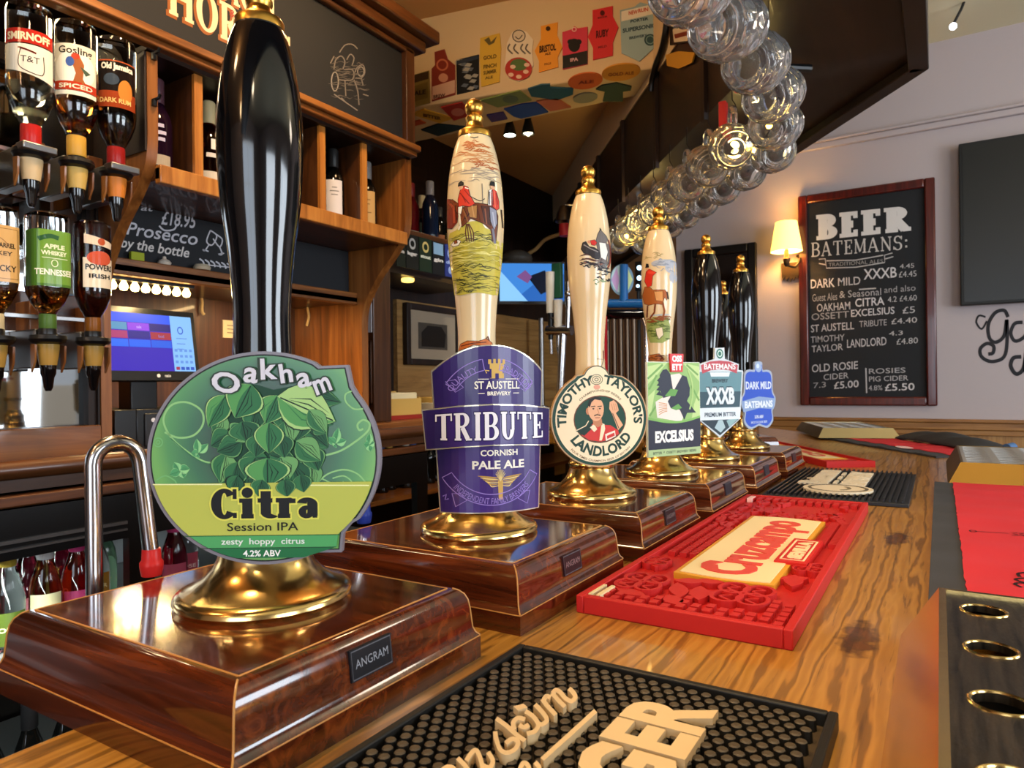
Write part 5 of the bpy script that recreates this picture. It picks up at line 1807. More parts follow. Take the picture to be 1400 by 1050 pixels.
def l_vodka(a):
    a.rect(-.040, .012, .036, .034, '#a8281f', 1)
    a.text('SMIRNOFF', -.002, .017, .016, '#e8d7b0', 2, fit=.062, bold=.04)
    a.poly([(-.040, -.028), (.036, -.045), (.036, .010), (-.040, .010)], CREAMP, 1)
    a.curve([(-.012, .004), (-.014, -.026), (.016, -.034), (.018, -.004)], .0014, '#3a2a22', 2)
    a.line([(-.016, .004), (.008, -.002)], .003, '#5a2018', 2)
    a.text('T&T', .0, -.018, .014, '#3a2a22', 2)
def l_rum(a):
    a.rect(-.034, -.040, .034, .036, '#dfd5bf', 1)
    a.ell(0, -.004, .031, .030, '#efe8d8', 2)
    a.text('Gosling', .0, .020, .016, '#3a342a', 3, fit=.050, bold=.02)
    a.poly([(-.008, .014), (.004, .020), (.012, .004), (.010, -.020), (.018, -.034), (-.006, -.034), (.0, -.012)], '#9a5a34', 3)
    a.ell(-.008, .006, .006, .008, '#3f5a9a', 4); a.ell(0, .016, .006, .005, '#b3402c', 4)
    a.poly([(.006, 0), (.022, -.008), (.014, -.014)], '#4a5a4a', 4)
    a.rect(-.034, -.040, .034, -.026, '#b0361f', 3)
    a.text('SPICED', 0, -.037, .010, '#ecdcc0', 4, fit=.05, bold=.03)
    a.rect(-.034, -.048, .034, -.041, '#e8dfcc', 1)
def l_dark(a):
    a.rect(-.028, -.046, .036, .034, '#1c1614', 1)
    a.text('Old Jamaica', .004, .020, .014, '#e8dcc8', 2, fit=.052, bold=.05)
    a.rect(-.028, -.046, .036, -.018, '#8f3a1c', 2)
    a.ell(.016, -.016, .012, .020, '#c07a34', 3); a.ell(-.006, .002, .012, .010, '#3a4450', 2)
    a.text('DARK RUM', .0, -.038, .011, '#e0b870', 4, fit=.05, bold=.03)
    a.line([(-.028, .034), (.036, .034)], .002, '#a8502c', 2)
def l_tan(a):
    a.rect(-.036, -.046, .036, .040, '#cfa566', 1)
    a.line([(-.031, -.041), (.031, -.041), (.031, .035), (-.031, .035)], .0012, '#7a5426', 2, closed=True)
    a.text('DOUBLE BARREL', 0, .006, .010, '#3a2a18', 2, fit=.054, bold=.03)
    a.text('WHISKEY', 0, -.006, .009, '#3a2a18', 2, fit=.046, bold=.02)
    a.band(0, .0, .02, .022, .001, '#8a6030', 2, 0, 20, 160)
    a.text('KENTUCKY', 0, -.030, .013, '#2a1c10', 2, fit=.056, bold=.02)
def l_green(a):
    a.rect(-.037, -.050, .037, .040, '#4f7a2c', 1)
    a.poly([(-.010, .040), (.036, .040), (.036, -.046), (-.012, -.046)], '#6f9a3c', 2)
    a.curve([(-.01, .024), (.004, .030), (.016, .028)], .007, '#2f5a34', 3)
    a.text('APPLE', .010, .010, .010, '#e6ecc8', 3, fit=.028, bold=.04)
    a.text('WHISKEY', .010, .0, .009, '#e6ecc8', 3, fit=.034, bold=.04)
    a.band(.010, -.013, .005, .006, .0012, '#e6ecc8', 3)
    a.text('TENNESSEE', .010, -.032, .013, '#eef0da', 3, fit=.05, bold=.03)
    a.line([(-.006, -.005), (.028, -.005)], .001, '#e6ecc8', 3)
def l_pow(a):
    a.poly([(-.012, .030), (.034, .024), (.038, .034), (-.012, .046)], '#e0cdb4', 1)
    a.ell(.014, .034, .006, .006, '#b3502c', 2)
    a.rect(-.014, -.044, .038, .006, '#e4d6bc', 1)
    a.ell(.012, .006, .020, .012, '#c4553a', 2)
    a.text('POWERS', .012, -.014, .013, '#2a241c', 3, fit=.044, bold=.03)
    a.text('IRISH', .012, -.028, .010, '#2a241c', 3, fit=.034, bold=.03)


for y, zt, nm_, lb, liq, lev, cap, lf_, bc, fl, ob in (
    (.472, .832, 'spirit_bottle', 'clear upside down bottle at the left edge beside the vodka bottle', CLR, .10, GRNC, None, TANC, False, 'spirit optic at the left edge of the upper row'),
    (.553, .835, 'spirit_bottle', 'upside down vodka bottle with white label and red band on top', CLR, .115, REDC, l_vodka, C('#cdb489', .4), True, 'spirit optic with pale measure under the vodka bottle'),
    (.625, .838, 'spirit_bottle', 'upside down amber rum bottle with a bird on its white label', AMB, .115, YELC, l_rum, C('#c7a558', .4), False, 'spirit optic with yellow measure under the bird label rum'),
    (.694, .838, 'spirit_bottle', 'upside down dark rum bottle with black and orange label', DRUM, .110, C('#8a1a18', .3), l_dark, C('#c9772c', .4), True, 'spirit optic with orange measure under the dark rum')):
    optic_bottle(nm_, lb, y + .012, zt, liq, lev, cap, lf_, 1.04)
    optic(y + .012, zt - .241, ob, bc, fl)
for y, zt, lb, liq, lev, cap, lf_, ob, sq in (
    (.500, .49, 'upside down whiskey bottle with tan paper label in the lower row', AMB2, .06, C('#c9b98f', .4), l_tan, 'spirit optic under the tan label whiskey', True),
    (.578, .495, 'square upside down whiskey bottle with green apple label', AMB2, .12, GRNC, l_green, 'spirit optic with gold measure under the green label bottle', True),
    (.652, .495, 'dark red upside down whiskey bottle with small cream label', DRED, .008, C('#7a4a14', .3), l_pow, 'spirit optic with gold measure next to the curved panel', False)):
    optic_bottle('spirit_bottle', lb, y + .010, zt, liq, lev, cap, lf_, .90, square=sq)
    optic(y + .010, zt - .209, ob, C('#a5813c', .3), False)

area('added_bottle_backlight', (-1.33, .50, .89), (-1.22, .52, .3), .06, .5, 3.0, (1, .76, .42))  # unseen backlight added to brighten the hanging bottles
point('aisle_lamp', (-.72, .30, 1.05), 3.5, (1, .74, .42), .035)
# bottles standing in the niches
SP = [(1e-5, 0), (.022, 0), (.024, .003), (.0245, .01), (.0245, .088), (.0225, .104), (.0150, .120), (.0102, .130), (.0096, .158), (.011, .160), (.011, .166), (.0095, .168), (1e-5, .169)]


def std_bottle(name, lb, loc, glass, cap, art, s=1, group='bottles standing on the back bar', n=28, prof=None):
    t = thing(name, lb, 'bottle', loc, group)
    pr = [(r * s, z * s) for r, z in (prof or SP)]
    MB().lathe(pr, glass, n, cap=False).build('glass', t)
    zt = pr[-1][1]
    MB().lathe([(.0108 * s, zt - .042 * s), (.0122 * s, zt - .040 * s), (.0122 * s, zt - .002 * s), (.0100 * s, zt + .001), (1e-5, zt + .001)], cap, 18, cap=False).build('cap', t)
    if art:
        a = Art()
        art(a)
        az = math.atan2(-loc[1], -loc[0])
        rr = .0245 * s
        a.build('paper_label', lambda x, y, z: V(((rr + .0005 + z) * math.cos(az + x / rr), (rr + .0005 + z) * math.sin(az + x / rr), y * s)), t, .0002, cut=(.004, 0))
    return t


def lb_text(c, y0, y1, txt, tc, w=.022):
    def f(a):
        a.rect(-w, y0, w, y1, c, 1)
        if txt: a.text(txt, 0, (y0 + y1) / 2 - .004, .010, tc, 2, fit=w * 1.6, bold=.03)
    return f
PUR = nm('dark_plum_glass', '#1c0a1a', .06)
RUMR = glassm('red_rum', '#a83a1a')
BLKG = nm('black_glass', '#070808', .06)
def l_gin(a):
    a.rect(-.022, .018, .026, .036, '#b5a488', 1)
    for y, w_ in ((.085, .026), (.073, .034), (.062, .03)): a.line([(-w_ / 2, y), (w_ / 2, y)], .006, '#c9bfd0', 1)
std_bottle('gin_bottle', 'tall plum coloured bottle in the first niche', (-1.30, .791, .597), PUR, C('#5a3a42', .3), l_gin, 1.15)
def l_red(a):
    a.rect(-.024, .012, .026, .034, '#cfc3ae', 1); a.rect(-.005, .06, .022, .068, '#d8ccc0', 1); a.rect(.004, .075, .016, .094, '#e0d8cc', 1)
std_bottle('rum_bottle', 'red brown rum bottle with cream stopper in the second niche', (-1.30, .905, .597), RUMR, C('#d3c08c', .4), l_red, 1.12)
std_bottle('liqueur_bottle', 'bottle with yellow label half hidden by the black pump handle', (-1.30, 1.192, .597), BLKG, C('#b89a3a', .3), lb_text('#d6c84e', .01, .085, '', '#333333', .026), 1.1)
def l_w1(a):
    a.rect(-.018, .014, .024, .095, '#d6cfcc', 1)
    for q_, w_ in ((.078, .012), (.070, .022), (.062, .016)): a.line([(.003 - w_ / 2, q_), (.003 + w_ / 2, q_)], .0025, '#8a8580', 2)
def l_w2(a):
    a.rect(-.018, .014, .024, .095, '#c09a5e', 1)
    for q_, w_ in ((.074, .014), (.064, .010), (.044, .018)): a.line([(.003 - w_ / 2, q_), (.003 + w_ / 2, q_)], .0025, '#8a6a3a', 2)
std_bottle('wine_bottle', 'dark bottle with tall white label in a niche', (-1.30, 1.255, .597), BLKG, C('#2a2a2a', .3), l_w1, 1.12)
std_bottle('wine_bottle', 'dark bottle with tan label in the last niche by the end panel', (-1.30, 1.375, .597), BLKG, C('#8a8a86', .3), l_w2, 1.12)

# chalk board under the shelf
cb = thing('price_chalkboard', 'chalkboard offering prosecco for 18.95 under the shelf', 'chalkboard', (-1.43, 1.09, .44))
MB().box((-1.438, YA + .025, .4525), (-1.430, YE - .004, .571), CHALK).build('board', cb, True)
def cz2(u, v): p = AX(u / 4, 240 + v / 4, -1.43); return (p.y, p.z)
a = Art(cz2)
CW1 = '#bdbcc2'
def ctx(t_, x, y, s_, fit, rt, bold=.0, c=CW1):
    vs, fs, a0, b0 = text_geo(t_, bold, .25)
    sx = fit / (b0 - a0)
    ca, sa = math.cos(R(rt)), math.sin(R(rt))
    a.add([(x + (p[0] - a0) * sx * ca - p[1] * s_ * sa * -1 * 0, y + (p[0] - a0) * sx * sa - p[1] * s_) for p in vs], fs, c, 1)
ctx('£18.95', 880, 265, 105, 195, 7, .015)
ctx('at', 770, 190, 60, 70, 5, .01)
ctx('Prosecco', 690, 320, 100, 395, 9, .01)
ctx('by the bottle', 660, 390, 78, 380, 9, .015, '#cfc9c4')
a.curve([(870, 275), (900, 300), (950, 295), (965, 270)], 9, CW1, 1)
for pts in ([(1150, 300), (1130, 360), (1160, 380), (1185, 330), (1150, 300)], [(1145, 375), (1120, 410), (1110, 405), (1140, 415)], [(1165, 345), (1200, 390), (1215, 350), (1180, 320)], [(1200, 390), (1215, 430), (1195, 430), (1225, 425)]): a.curve(pts, 7, CW1, 1)
for j in range(7): a.curve([(1090 + j * 30, 455 + j * 5), (1110 + j * 30, 470 + j * 5), (1115 + j * 30, 490 + j * 5)], 8, CW1, 1)
a.line([(1095, 485), (1290, 505)], 6, CW1, 1)
for j in range(4): a.curve([(1265, 345 + j * 32), (1280, 360 + j * 32), (1295, 345 + j * 32)], 8, '#8f9098', 1)
a.build('chalk_lettering', lambda x, y, z: V((-1.43 + z, x, y)) - cb.location, cb, .0003)
t = tag(MB().box((-1.418, .80, .4525), (-1.409, .828, .470), C('#9aa524', .5)).build('yellow_tag', bevel=.001), 'small yellow green tag standing on the rail under the chalkboard', 'tag')
t = tag(MB().lathe([(1e-5, 0), (.012, 0), (.014, .005), (.010, .010), (.004, .013), (.0035, .018), (1e-5, .019)], C('#cdbfae', .4), 20).build('cork_stopper'), 'pale round stopper standing on the rail under the chalkboard', 'stopper')
t.location = (-1.415, .875, .4525)
t = tag(MB().lathe([(1e-5, 0), (.017, 0), (.019, .006), (.015, .012), (1e-5, .014)], C('#b3a58c', .4), 20).build('jar_lid'), 'flat cream jar lid on the rail beneath the champagne glasses drawing', 'lid')
t.location = (-1.409, .960, .4525)

# strip of small lamps under the rail
st = thing('strip_lamp', 'string of warm glowing bulbs under the chalkboard rail', 'strip light', (-1.45, .84, .41))
MB().box((-1.47, .748, .412), (-1.43, .955, .424), BLACKPL).build('housing', st, True)
BULB = nm('warm_bulb', '#ffd27a', .3, emit=14)
for i in range(9):
    y = .757 + i * .0235
    MB().lathe([(.004, .412), (.0075, .405), (.009, .400), (.0065, .394), (1e-5, .392)], BULB, 14, (-1.445, y, 0)).build('bulb', st, True)
area('strip_lamp', (-1.45, .84, .385), (-1.46, .84, 0), .03, .2, 1.6, (1, .72, .32))
area('shelf_lamp', (-1.46, 1.20, .415), (-1.52, 1.24, .1), .04, .34, 3.2, (1, .66, .28))

# till
t = thing('till_screen', 'touch screen till showing blue menu in the back bar alcove', 'till', (-1.45, .84, .06))
f_ = plane((-1.435, .856, .282), (0, 1, 0), (-.16, 0, 1))
f = lambda x, y, z: f_(x * .79, y, z)
slab([(-.135, -.078), (.135, -.078), (.135, .078), (-.135, .078)], BLACKPL, 'bezel', lambda x, y, z: f(x, y, z) - t.location, .022, t)
a = Art()
def E(c, e=1.1):
    m_ = C(c, .51, 0, e)
    m_.node_tree.nodes['Principled BSDF'].inputs['Specular IOR Level'].default_value = .05
    m_.node_tree.nodes['Principled BSDF'].inputs['Base Color'].default_value = (.01, .01, .012, 1)
    return m_
a.rect(-.124, -.058, .124, .066, E('#3a2aa8'), 1)
a.rect(-.124, .046, .060, .066, E('#2f55e0'), 2)
a.rect(.060, -.058, .124, .066, E('#7fb2ea'), 2)
for r_, cols in enumerate((('#4f8ab0', '#8a3fd0', '#2a2470'), ('#a03a6a', '#2a2480', '#9a3440'), ('#2f66e0', '#2a60dc', '#2a5ad0'))):
    for c_ in range(3): a.rect(-.122 + c_ * .0605 + .001, .028 - r_ * .018 + .001, -.122 + (c_ + 1) * .0605 - .001, .046 - r_ * .018 - .001, E(cols[c_]), 3)
a.text('sale', -.030, .0335, .009, E('#c9a8f0'), 4); a.text('food', .030, .0155, .009, E('#7a7ac0'), 4)
a.band(.088, .034, .009, .009, .003, E('#3f62c0'), 3)
for q_ in range(3): a.line([(.074, .016 - q_ * .012), (.106 - q_ * .006, .016 - q_ * .012)], .0022, E('#5f86cc'), 3)
for r_ in range(3):
    for c_ in range(4): a.rect(.065 + c_ * .0145, -.040 + r_ * .013, .074 + c_ * .0145, -.034 + r_ * .013, E('#5f8ad0'), 3)
for c_, q_ in enumerate(('#9a2f4a', '#2f50b0', '#2f50b0', '#2f50b0')): a.rect(.065 + c_ * .0145, -.055, .076 + c_ * .0145, -.048, E(q_), 3)
a.build('screen', lambda x, y, z: f(x, y, z) - t.location, t, .0002)
a = Art()
a.ell(.012, -.068, .005, .004, '#d8d8dc', 1, n=16)
a.text('casio', .038, -.071, .009, '#d8d8dc', 1, bold=.02)
a.build('maker_mark', lambda x, y, z: f(x, y, z) - t.location, t, .0002)
MB().box((-1.52, .80, .06), (-1.42, .90, .075), BLACKPL).box((-1.50, .82, .075), (-1.452, .88, .22), BLACKPL).build('stand', t, True, bevel=.003)
t = thing('cash_drawer', 'black cash drawer below the till screen', 'cash drawer', (-1.40, .86, .06))
MB().box((-1.60, .755, .0605), (-1.395, .80, .145), BLACKPL).box((-1.60, .90, .0605), (-1.395, 1.08, .145), BLACKPL).box((-1.60, .80, .0605), (-1.53, .90, .145), BLACKPL).box((-1.415, .80, .0605), (-1.395, .90, .145), BLACKPL).build('body', t, True, bevel=.002)
f3 = plane((-1.3945, 0, 0), (0, 1, 0), (0, 0, 1))
MB().box((-1.395, .815, .068), (-1.390, 1.06, .136), nm('dark_grey_plastic', '#1c1d21', .4)).build('drawer_front', t, True, bevel=.002)
a = Art()
a.ell(.832, .122, .005, .0045, '#d8d8dc', 1, n=16); a.text('casio', .856, .119, .009, '#d8d8dc', 1, bold=.02)
a.build('maker_mark', lambda x, y, z: V((-1.3895 + z, x, y)) - t.location, t, .0002)
t = thing('note_card', 'small cream notice card on the alcove side panel', 'card', (XK + .05, YE - .01, .36))
f = plane((0, 0, 0), (0, 1, 0), (0, 0, 1))
p_ = AX(316, 450, XK + .004)
MB().box((XK, p_.y - .025, p_.z - .024), (XK + .003, p_.y + .03, p_.z + .024), C('#cbb68c', .7)).build('card', t, True)
a = Art()
for q_ in range(3): a.line([(p_.y - .012, p_.z + .010 - q_ * .010), (p_.y + .016, p_.z + .010 - q_ * .010)], .0025, '#6a5a44', 1)
a.build('print', lambda x, y, z: V((XK + .003 + z, x, y)) - t.location, t, .0003)
pts = [AX(u, v, XK + .012) for u, v in ((262, 395), (270, 398), (276, 410), (276, 425), (279, 430))]
tag(MB().tube(catmull(pts, 4), .004, C('#c9a66a', .5), 8).build('wall_cable'), 'beige cable running down the alcove wall beside the lamps', 'cable')
t = thing('hanging_flex', 'cream flex hanging on the warm lit alcove end panel', 'cable', (-1.5, YE, .3))
pts = [AY(350 + u / 4.04, 240 + v / 4.04, YE - .008) for u, v in ((255, 385), (285, 410), (290, 500), (282, 580), (293, 640), (285, 720), (292, 780), (280, 830))]
MB().tube(catmull(pts, 4), .0035, C('#d0a868', .5), 8).build('flex', t, True)

# ------------------------------------------------------------------ back counter and its fridges
bc = thing('back_counter', 'dark wooden back counter with rounded nosing under the till and mirror', 'counter', (-1.4, .3, ZF))
MB().box((XL + .001, -.6, .030), (-1.215, 1.50, .058), BROWNY).tube([(-1.21, -.6, .064), (-1.21, 1.50, .064)], .015, BROWNY, 14).build('top', bc, True)
MB().box((-1.225, -.6, .008), (-1.195, 1.50, .026), BROWNY).build('edge_board', bc, True, bevel=.003)
MB().box((XL + .001, 1.50, .045), (-1.44, 3.2, .075), PINEY).build('lower_top', bc, True, bevel=.003)
fr = thing('bottle_fridge', 'black under counter bottle fridge full of pink and clear mixers', 'fridge', (-1.4, .3, ZF))
FB = nm('fridge_black', '#060607', .3)
MB().box((-1.70, -.59, ZF), (-1.66, 1.49, .006), FB).box((-1.70, -.59, -.04), (-1.205, 1.49, .006), FB).box((-1.66, -.59, ZF), (-1.215, 1.49, -.85), FB).build('cabinet', fr, True)
m = MB().box((-1.215, -.59, -.070), (-1.195, 1.49, .006), FB)
for y in (.715, 1.49): m.box((-1.215, y - .045, ZF), (-1.195, y, -.070), FB)
m.build('door_frame', fr, True)
MB().box((-1.194, .30, -.045), (-1.190, .665, -.040), STEEL).box((-1.194, .30, -.056), (-1.190, .665, -.053), STEEL).build('grille', fr, True)
SH = nm('fridge_shelf', '#9aa0a0', .3, .5)
MB().box((-1.65, -.58, -.228), (-1.225, 1.48, -.223), SH).box((-1.65, -.58, -.50), (-1.225, 1.48, -.495), SH).build('shelf', fr, True)
MB().box((-1.655, -.55, -.12), (-1.650, 1.45, -.222), nm('fridge_liner', '#b8c2c2', .5)).build('liner', fr, True)
area('fridge_lamp', (-1.24, .45, -.092), (-1.36, .45, -.4), .03, .9, 3.2, (.9, 1, .97))
MXP = [(1e-5, 0), (.021, 0), (.0235, .004), (.0235, .075), (.021, .095), (.013, .118), (.0098, .130), (.0096, .158), (.0112, .160), (.0112, .168), (1e-5, .169)]
MIX = [('clear mixer bottle with gold foil and green label in the fridge', GLASS, C('#b59a3a', .3), lb_text('#4a5a1e', .01, .06, 'TONIC', '#d8d8a0', .026)),
       ('dark pink bottle with silver neck and pink label in the fridge', glassm('pink_mixer', '#c0304a'), C('#b8a8a8', .3), lb_text('#a85a66', .012, .062, 'BERRY', '#f0d0d8', .024)),
       ('golden bottle with cream handwriting label in the fridge', glassm('gold_mixer', '#d8a24a'), C('#d8d8d8', .3), lb_text('#d8cfa0', .02, .075, 'Ginger', '#3a342a', .024)),
       ('deep pink bottle with magenta neck behind the coral bottle', glassm('deep_pink_mixer', '#c8284a'), C('#c43a7a', .3), None),
       ('coral pink bottle with magenta label in the fridge', glassm('coral_mixer', '#ee5a50'), C('#d84a8a', .3), lb_text('#b03a6a', .02, .065, 'PINK', '#e07aa8', .020)),
       ('wide clear bottle half full of amber next to the coral bottle', GLASS, C('#e2dede', .3), lb_text('#a8782c', .028, .072, 'CIDER', '#e8d6a0', .026)),
       ('green capped clear bottle beside the steel spout in the fridge', glassm('pale_green_mixer', '#a8d8b0'), C('#2a8a4a', .3), None)]
for (u, v), (lb, g, c, ar) in zip(((10, 740), (37, 735), (62, 735), (82, 730), (105, 730), (130, 728), (141, 725)), MIX):
    dp = {10: -1.262, 37: -1.315, 62: -1.262, 82: -1.365, 105: -1.275, 130: -1.33, 141: -1.395}[u]
    p = AX(u, 760, dp)
    std_bottle('mixer_bottle', lb, (p.x, p.y, -.222), g, c, ar, 1.02, 'mixer bottles in the fridge', 20, MXP)
for k, (u, c_, lb) in enumerate(((238, '#c83a5a', 'pink bottle seen between the spout and the green clip'), (255, '#d8d0d0', 'pale bottle with pink label behind the round green clip'))):
    p = AX(u, 760, -1.275 - .06 * k)
    std_bottle('mixer_bottle', lb, (p.x, p.y, -.222), glassm('mixer_' + str(k), c_), C('#d84a8a', .3), lb_text('#b8506a', .02, .07, 'ROSE', '#f0d0d8', .024), 1.02, 'mixer bottles in the fridge', 20, MXP)
for k in range(8):
    std_bottle('mixer_bottle', 'dark beer bottle with yellow label on the lower fridge shelf' if k == 0 else 'dark beer bottle on the lower fridge shelf', (-1.275, .38 + k * .056, -.494), BLKG, C('#1c1c1e', .35), lb_text('#b8b020' if k == 0 else '#1e1e24', .02, .06, '', '#000000'), 1.0, 'dark bottles on the lower fridge shelf', 16, MXP)

# second run of the back bar, beyond the end panel
pl = thing('wooden_pillar', 'wooden pillar with carved panel beyond the shelving, white notice pinned on it', 'pillar', (-1.52, 1.64, .075))
MB().box((-1.585, 1.60, .0755), (-1.49, 1.68, .80), BROWNW).build('post', pl, True, bevel=.003)
m = MB()
f = lambda x0, x1, z0, z1, d_: m.box((x0, 1.60 - d_, z0), (x1, 1.60, z1), BROWNW)
f(-1.578, -1.571, .13, .33, .006); f(-1.504, -1.497, .13, .33, .006); f(-1.578, -1.497, .13, .137, .006); f(-1.578, -1.497, .323, .33, .006)
m.build('carved_panel', pl, True, bevel=.001)
MB().box((-1.548, 1.592, .165), (-1.522, 1.599, .265), C('#2a3a2c', .4)).box((-1.545, 1.590, .225), (-1.525, 1.592, .245), C('#7a8a7a', .3)).box((-1.545, 1.590, .175), (-1.525, 1.592, .20), C('#8a4a3a', .4)).build('emblem', pl, True)
t = thing('paper_notice', 'white typed notice pinned on the wooden pillar', 'notice', (-1.53, 1.598, .35))
MB().box((-1.575, 1.5965, .355), (-1.495, 1.599, .55), C('#d4d0d2', .8)).build('paper', t, True)
a = Art()
for q_ in range(11): a.line([(-1.565, .535 - q_ * .016), (-1.507 - (q_ % 3) * .008, .535 - q_ * .016)], .003, '#8f8c92', 1)
a.build('print', lambda x, y, z: V((x, 1.5962 - z, y)) - t.location, t, .0003)

sh2 = thing('wall_shelf', 'dark bottle shelf on the wall beyond the pine shelving', 'shelf', (XL, 2.0, .70))
MB().box((XL + .001, 1.69, .688), (-1.49, 2.22, .708), BROWNY).build('board', sh2, True, bevel=.002)
MB().box((XL + .001, 1.69, .56), (-1.52, 2.22, .575), DARKWY).build('lower_board', sh2, True)
MB().box((XL + .001, 1.69, .575), (XL + .015, 2.22, 1.06), DARKWY).build('back', sh2, True)
for k, (u, g, c, ar, lb) in enumerate(((553, BLKG, '#b0a8a0', lb_text('#b8b0a8', .02, .05, '', '#fff'), 'small black bottle beside the pine end panel'), (562, nm('dark_red_glass', '#5a0f16', .08), '#8a2a2a', None, 'dark red bottle on the wall shelf'), (577, BLKG, '#c8b890', lb_text('#2e3a30', .05, .08, '', '#fff'), 'black bottle with gold foot on the wall shelf'),
                                        (588, nm('dark_blue_glass', '#101a30', .08), '#8a8a90', None, 'dark blue bottle on the wall shelf'), (601, BLKG, '#3a3a3a', lb_text('#7a4a2a', .02, .05, '', '#fff'), 'black bottle with brown label on the wall shelf'), (617, BLKG, '#9a9a9a', lb_text('#8a7a4a', .03, .075, '', '#fff'), 'black bottle with olive label next to the painted handle'))):
    p = AX(u, 290, (-1.53, -1.60, -1.67)[k % 3])
    std_bottle('liqueur_bottle', lb, (p.x, p.y, .708), g, C(c, .3), ar, 1.2 if k in (1, 2, 3, 5) else .9, 'bottles on the wall shelf', 20)
for k, (u0, u1, bgc, tx, tc, fc) in enumerate(((541, 554, '#17211c', 'ale', '#c8c0b8', '#b86a4a'), (554, 572, '#12181a', 'lager', '#d0d0d0', '#a8b0b8'), (572, 590, '#14281e', 'stout', '#c8d0c8', '#c8b878'), (590, 607, '#10151c', 'gin', '#d0d0d0', '#7aa0c8'), (607, 622, '#26347a', 'cider', '#8aa0d8', '#8aa0d8'))):
    p0, p1 = AX(u0 + .5, 330, -1.489), AX(u1 - .5, 330, -1.489)
    t = thing('drinks_card', ('blackish card with orange badge', 'black card with grey badge', 'dark green card with cream badge', 'black card with pale blue picture', 'dark blue card with blue badges')[k] + ' hanging from the wall shelf edge', 'card', (-1.489, (p0.y + p1.y) / 2, .585), 'drinks cards along the wall shelf')
    MB().box((-1.4895, p0.y, .576), (-1.487, p1.y, .690), C(bgc, .5)).build('card', t, True)
    a = Art()
    w_ = p1.y - p0.y
    yc = (p0.y + p1.y) / 2
    if k == 3: a.rect(p0.y + .006, .645, p1.y - .006, .685, fc, 1)
    else: a.ell(yc, .660, w_ * .26, .019, fc, 1, n=18); a.ell(yc, .660, w_ * .16, .011, bgc, 2, n=14)
    if k == 4: a.ell(yc, .60, w_ * .2, .014, fc, 1, n=16); a.ell(yc, .63, w_ * .2, .008, fc, 1, n=16)
    a.text(tx, yc, .622, .016, tc, 1, fit=w_ * .8, bold=.05)
    a.build('print', lambda x, y, z: V((-1.487 + z, x, y)) - t.location, t, .0003)
p = AX(565, 366, -1.52)
t = tag(MB().lathe([(1e-5, 0), (.02, 0), (.022, .004), (.022, .012), (1e-5, .016)], nm('warm_disc', '#e8c060', .3, emit=2.5), 20).build('puck_lamp'), 'small round gold lamp under the wall shelf', 'lamp')
t.location = (-1.545, p.y, .5435)
p = AY(534, 360, 1.6); p.x = -1.503
tag(MB().box((p.x - .012, 1.590, p.z - .012), (p.x + .010, 1.596, p.z + .014), C('#c0282c', .6)).build('red_tag'), 'small red tag at the top of the wooden pillar', 'tag')

# framed picture on the left wall
t = thing('framed_picture', 'dark framed photograph of a vehicle on the left wall over the counter', 'picture', (XL + .01, 2.22, .39))
frame4(MB(), 2.05, 2.40, .27, .51, .024, XL + .0205, XL + .045, DARKW, 'x').build('frame', t, True, bevel=.003)
MB().box((XL + .0215, 2.07, .285), (XL + .032, 2.38, .495), C('#9a8c78', .8)).build('mount', t, True)
a = Art()
a.rect(2.13, .335, 2.32, .44, '#4a443c', 1); a.poly([(2.15, .345), (2.30, .345), (2.31, .40), (2.28, .43), (2.19, .43), (2.15, .40)], '#1c1a18', 2)
a.build('photograph', lambda x, y, z: V((XL + .032 + z, x, y)) - t.location, t, .0004)

# things on the lower counter
t = thing('paper_box', 'open cream box of papers on the counter behind the purple clip', 'box', (-1.60, 1.78, .075))
for a_, b in (((-1.66, 1.72, .0755), (-1.54, 1.89, .080)), ((-1.545, 1.72, .080), (-1.54, 1.89, .145)), ((-1.66, 1.72, .080), (-1.655, 1.89, .17)), ((-1.655, 1.72, .080), (-1.545, 1.725, .15)), ((-1.655, 1.885, .080), (-1.545, 1.89, .15))):
    MB().box(a_, b, C('#d0a95a', .7)).build('side', t, True)
MB().box((-1.5395, 1.72, .0755), (-1.537, 1.89, .09), C('#9a2f24', .6)).build('red_strip', t, True)
MB().box((-1.65, 1.73, .082), (-1.55, 1.88, .165), C('#e4d6ac', .8)).build('papers', t, True, bevel=.004)
t = tag(MB().lathe([(1e-5, 0), (.018, 0), (.018, .125), (1e-5, .125)], C('#cfc6b8', .6), 20, (0, 0, 0)).build('paper_roll'), 'white paper roll standing on the counter by the wooden pillar', 'roll')
t.location = (-1.54, 1.699, .0755)
t = thing('menu_stack', 'stack of pale menus lying on the counter below the picture', 'menus', (-1.64, 2.1, .075))
MB().box((-1.70, 2.02, .0755), (-1.56, 2.22, .125), C('#d8cba8', .8)).box((-1.69, 2.03, .125), (-1.565, 2.21, .145), C('#e0b45a', .7)).build('papers', t, True, bevel=.003)
fr2 = thing('glass_fridge', 'dark glass fronted fridge under the counter beside the purple clip', 'fridge', (-1.5, 2.1, ZF))
MB().box((-1.74, 1.51, ZF), (-1.47, 3.18, -.50), FB).box((-1.74, 1.51, -.50), (-1.71, 3.18, .044), FB).box((-1.71, 1.51, .02), (-1.47, 3.18, .044), FB).build('cabinet', fr2, True)
MB().box((-1.70, 1.52, -.175), (-1.455, 3.18, -.160), PINEY).build('shelf', fr2, True)
for k in range(9):
    std_bottle('beer_bottle', 'dark beer bottle in the glass fronted fridge', (-1.56 - .02 * (k % 2), 1.58 + k * .062, -.160), BLKG, C(('#c89a4a', '#b8b0a0', '#4a5a8a')[k % 3], .2), None, .98, 'dark beer bottles in the glass fronted fridge', 16)

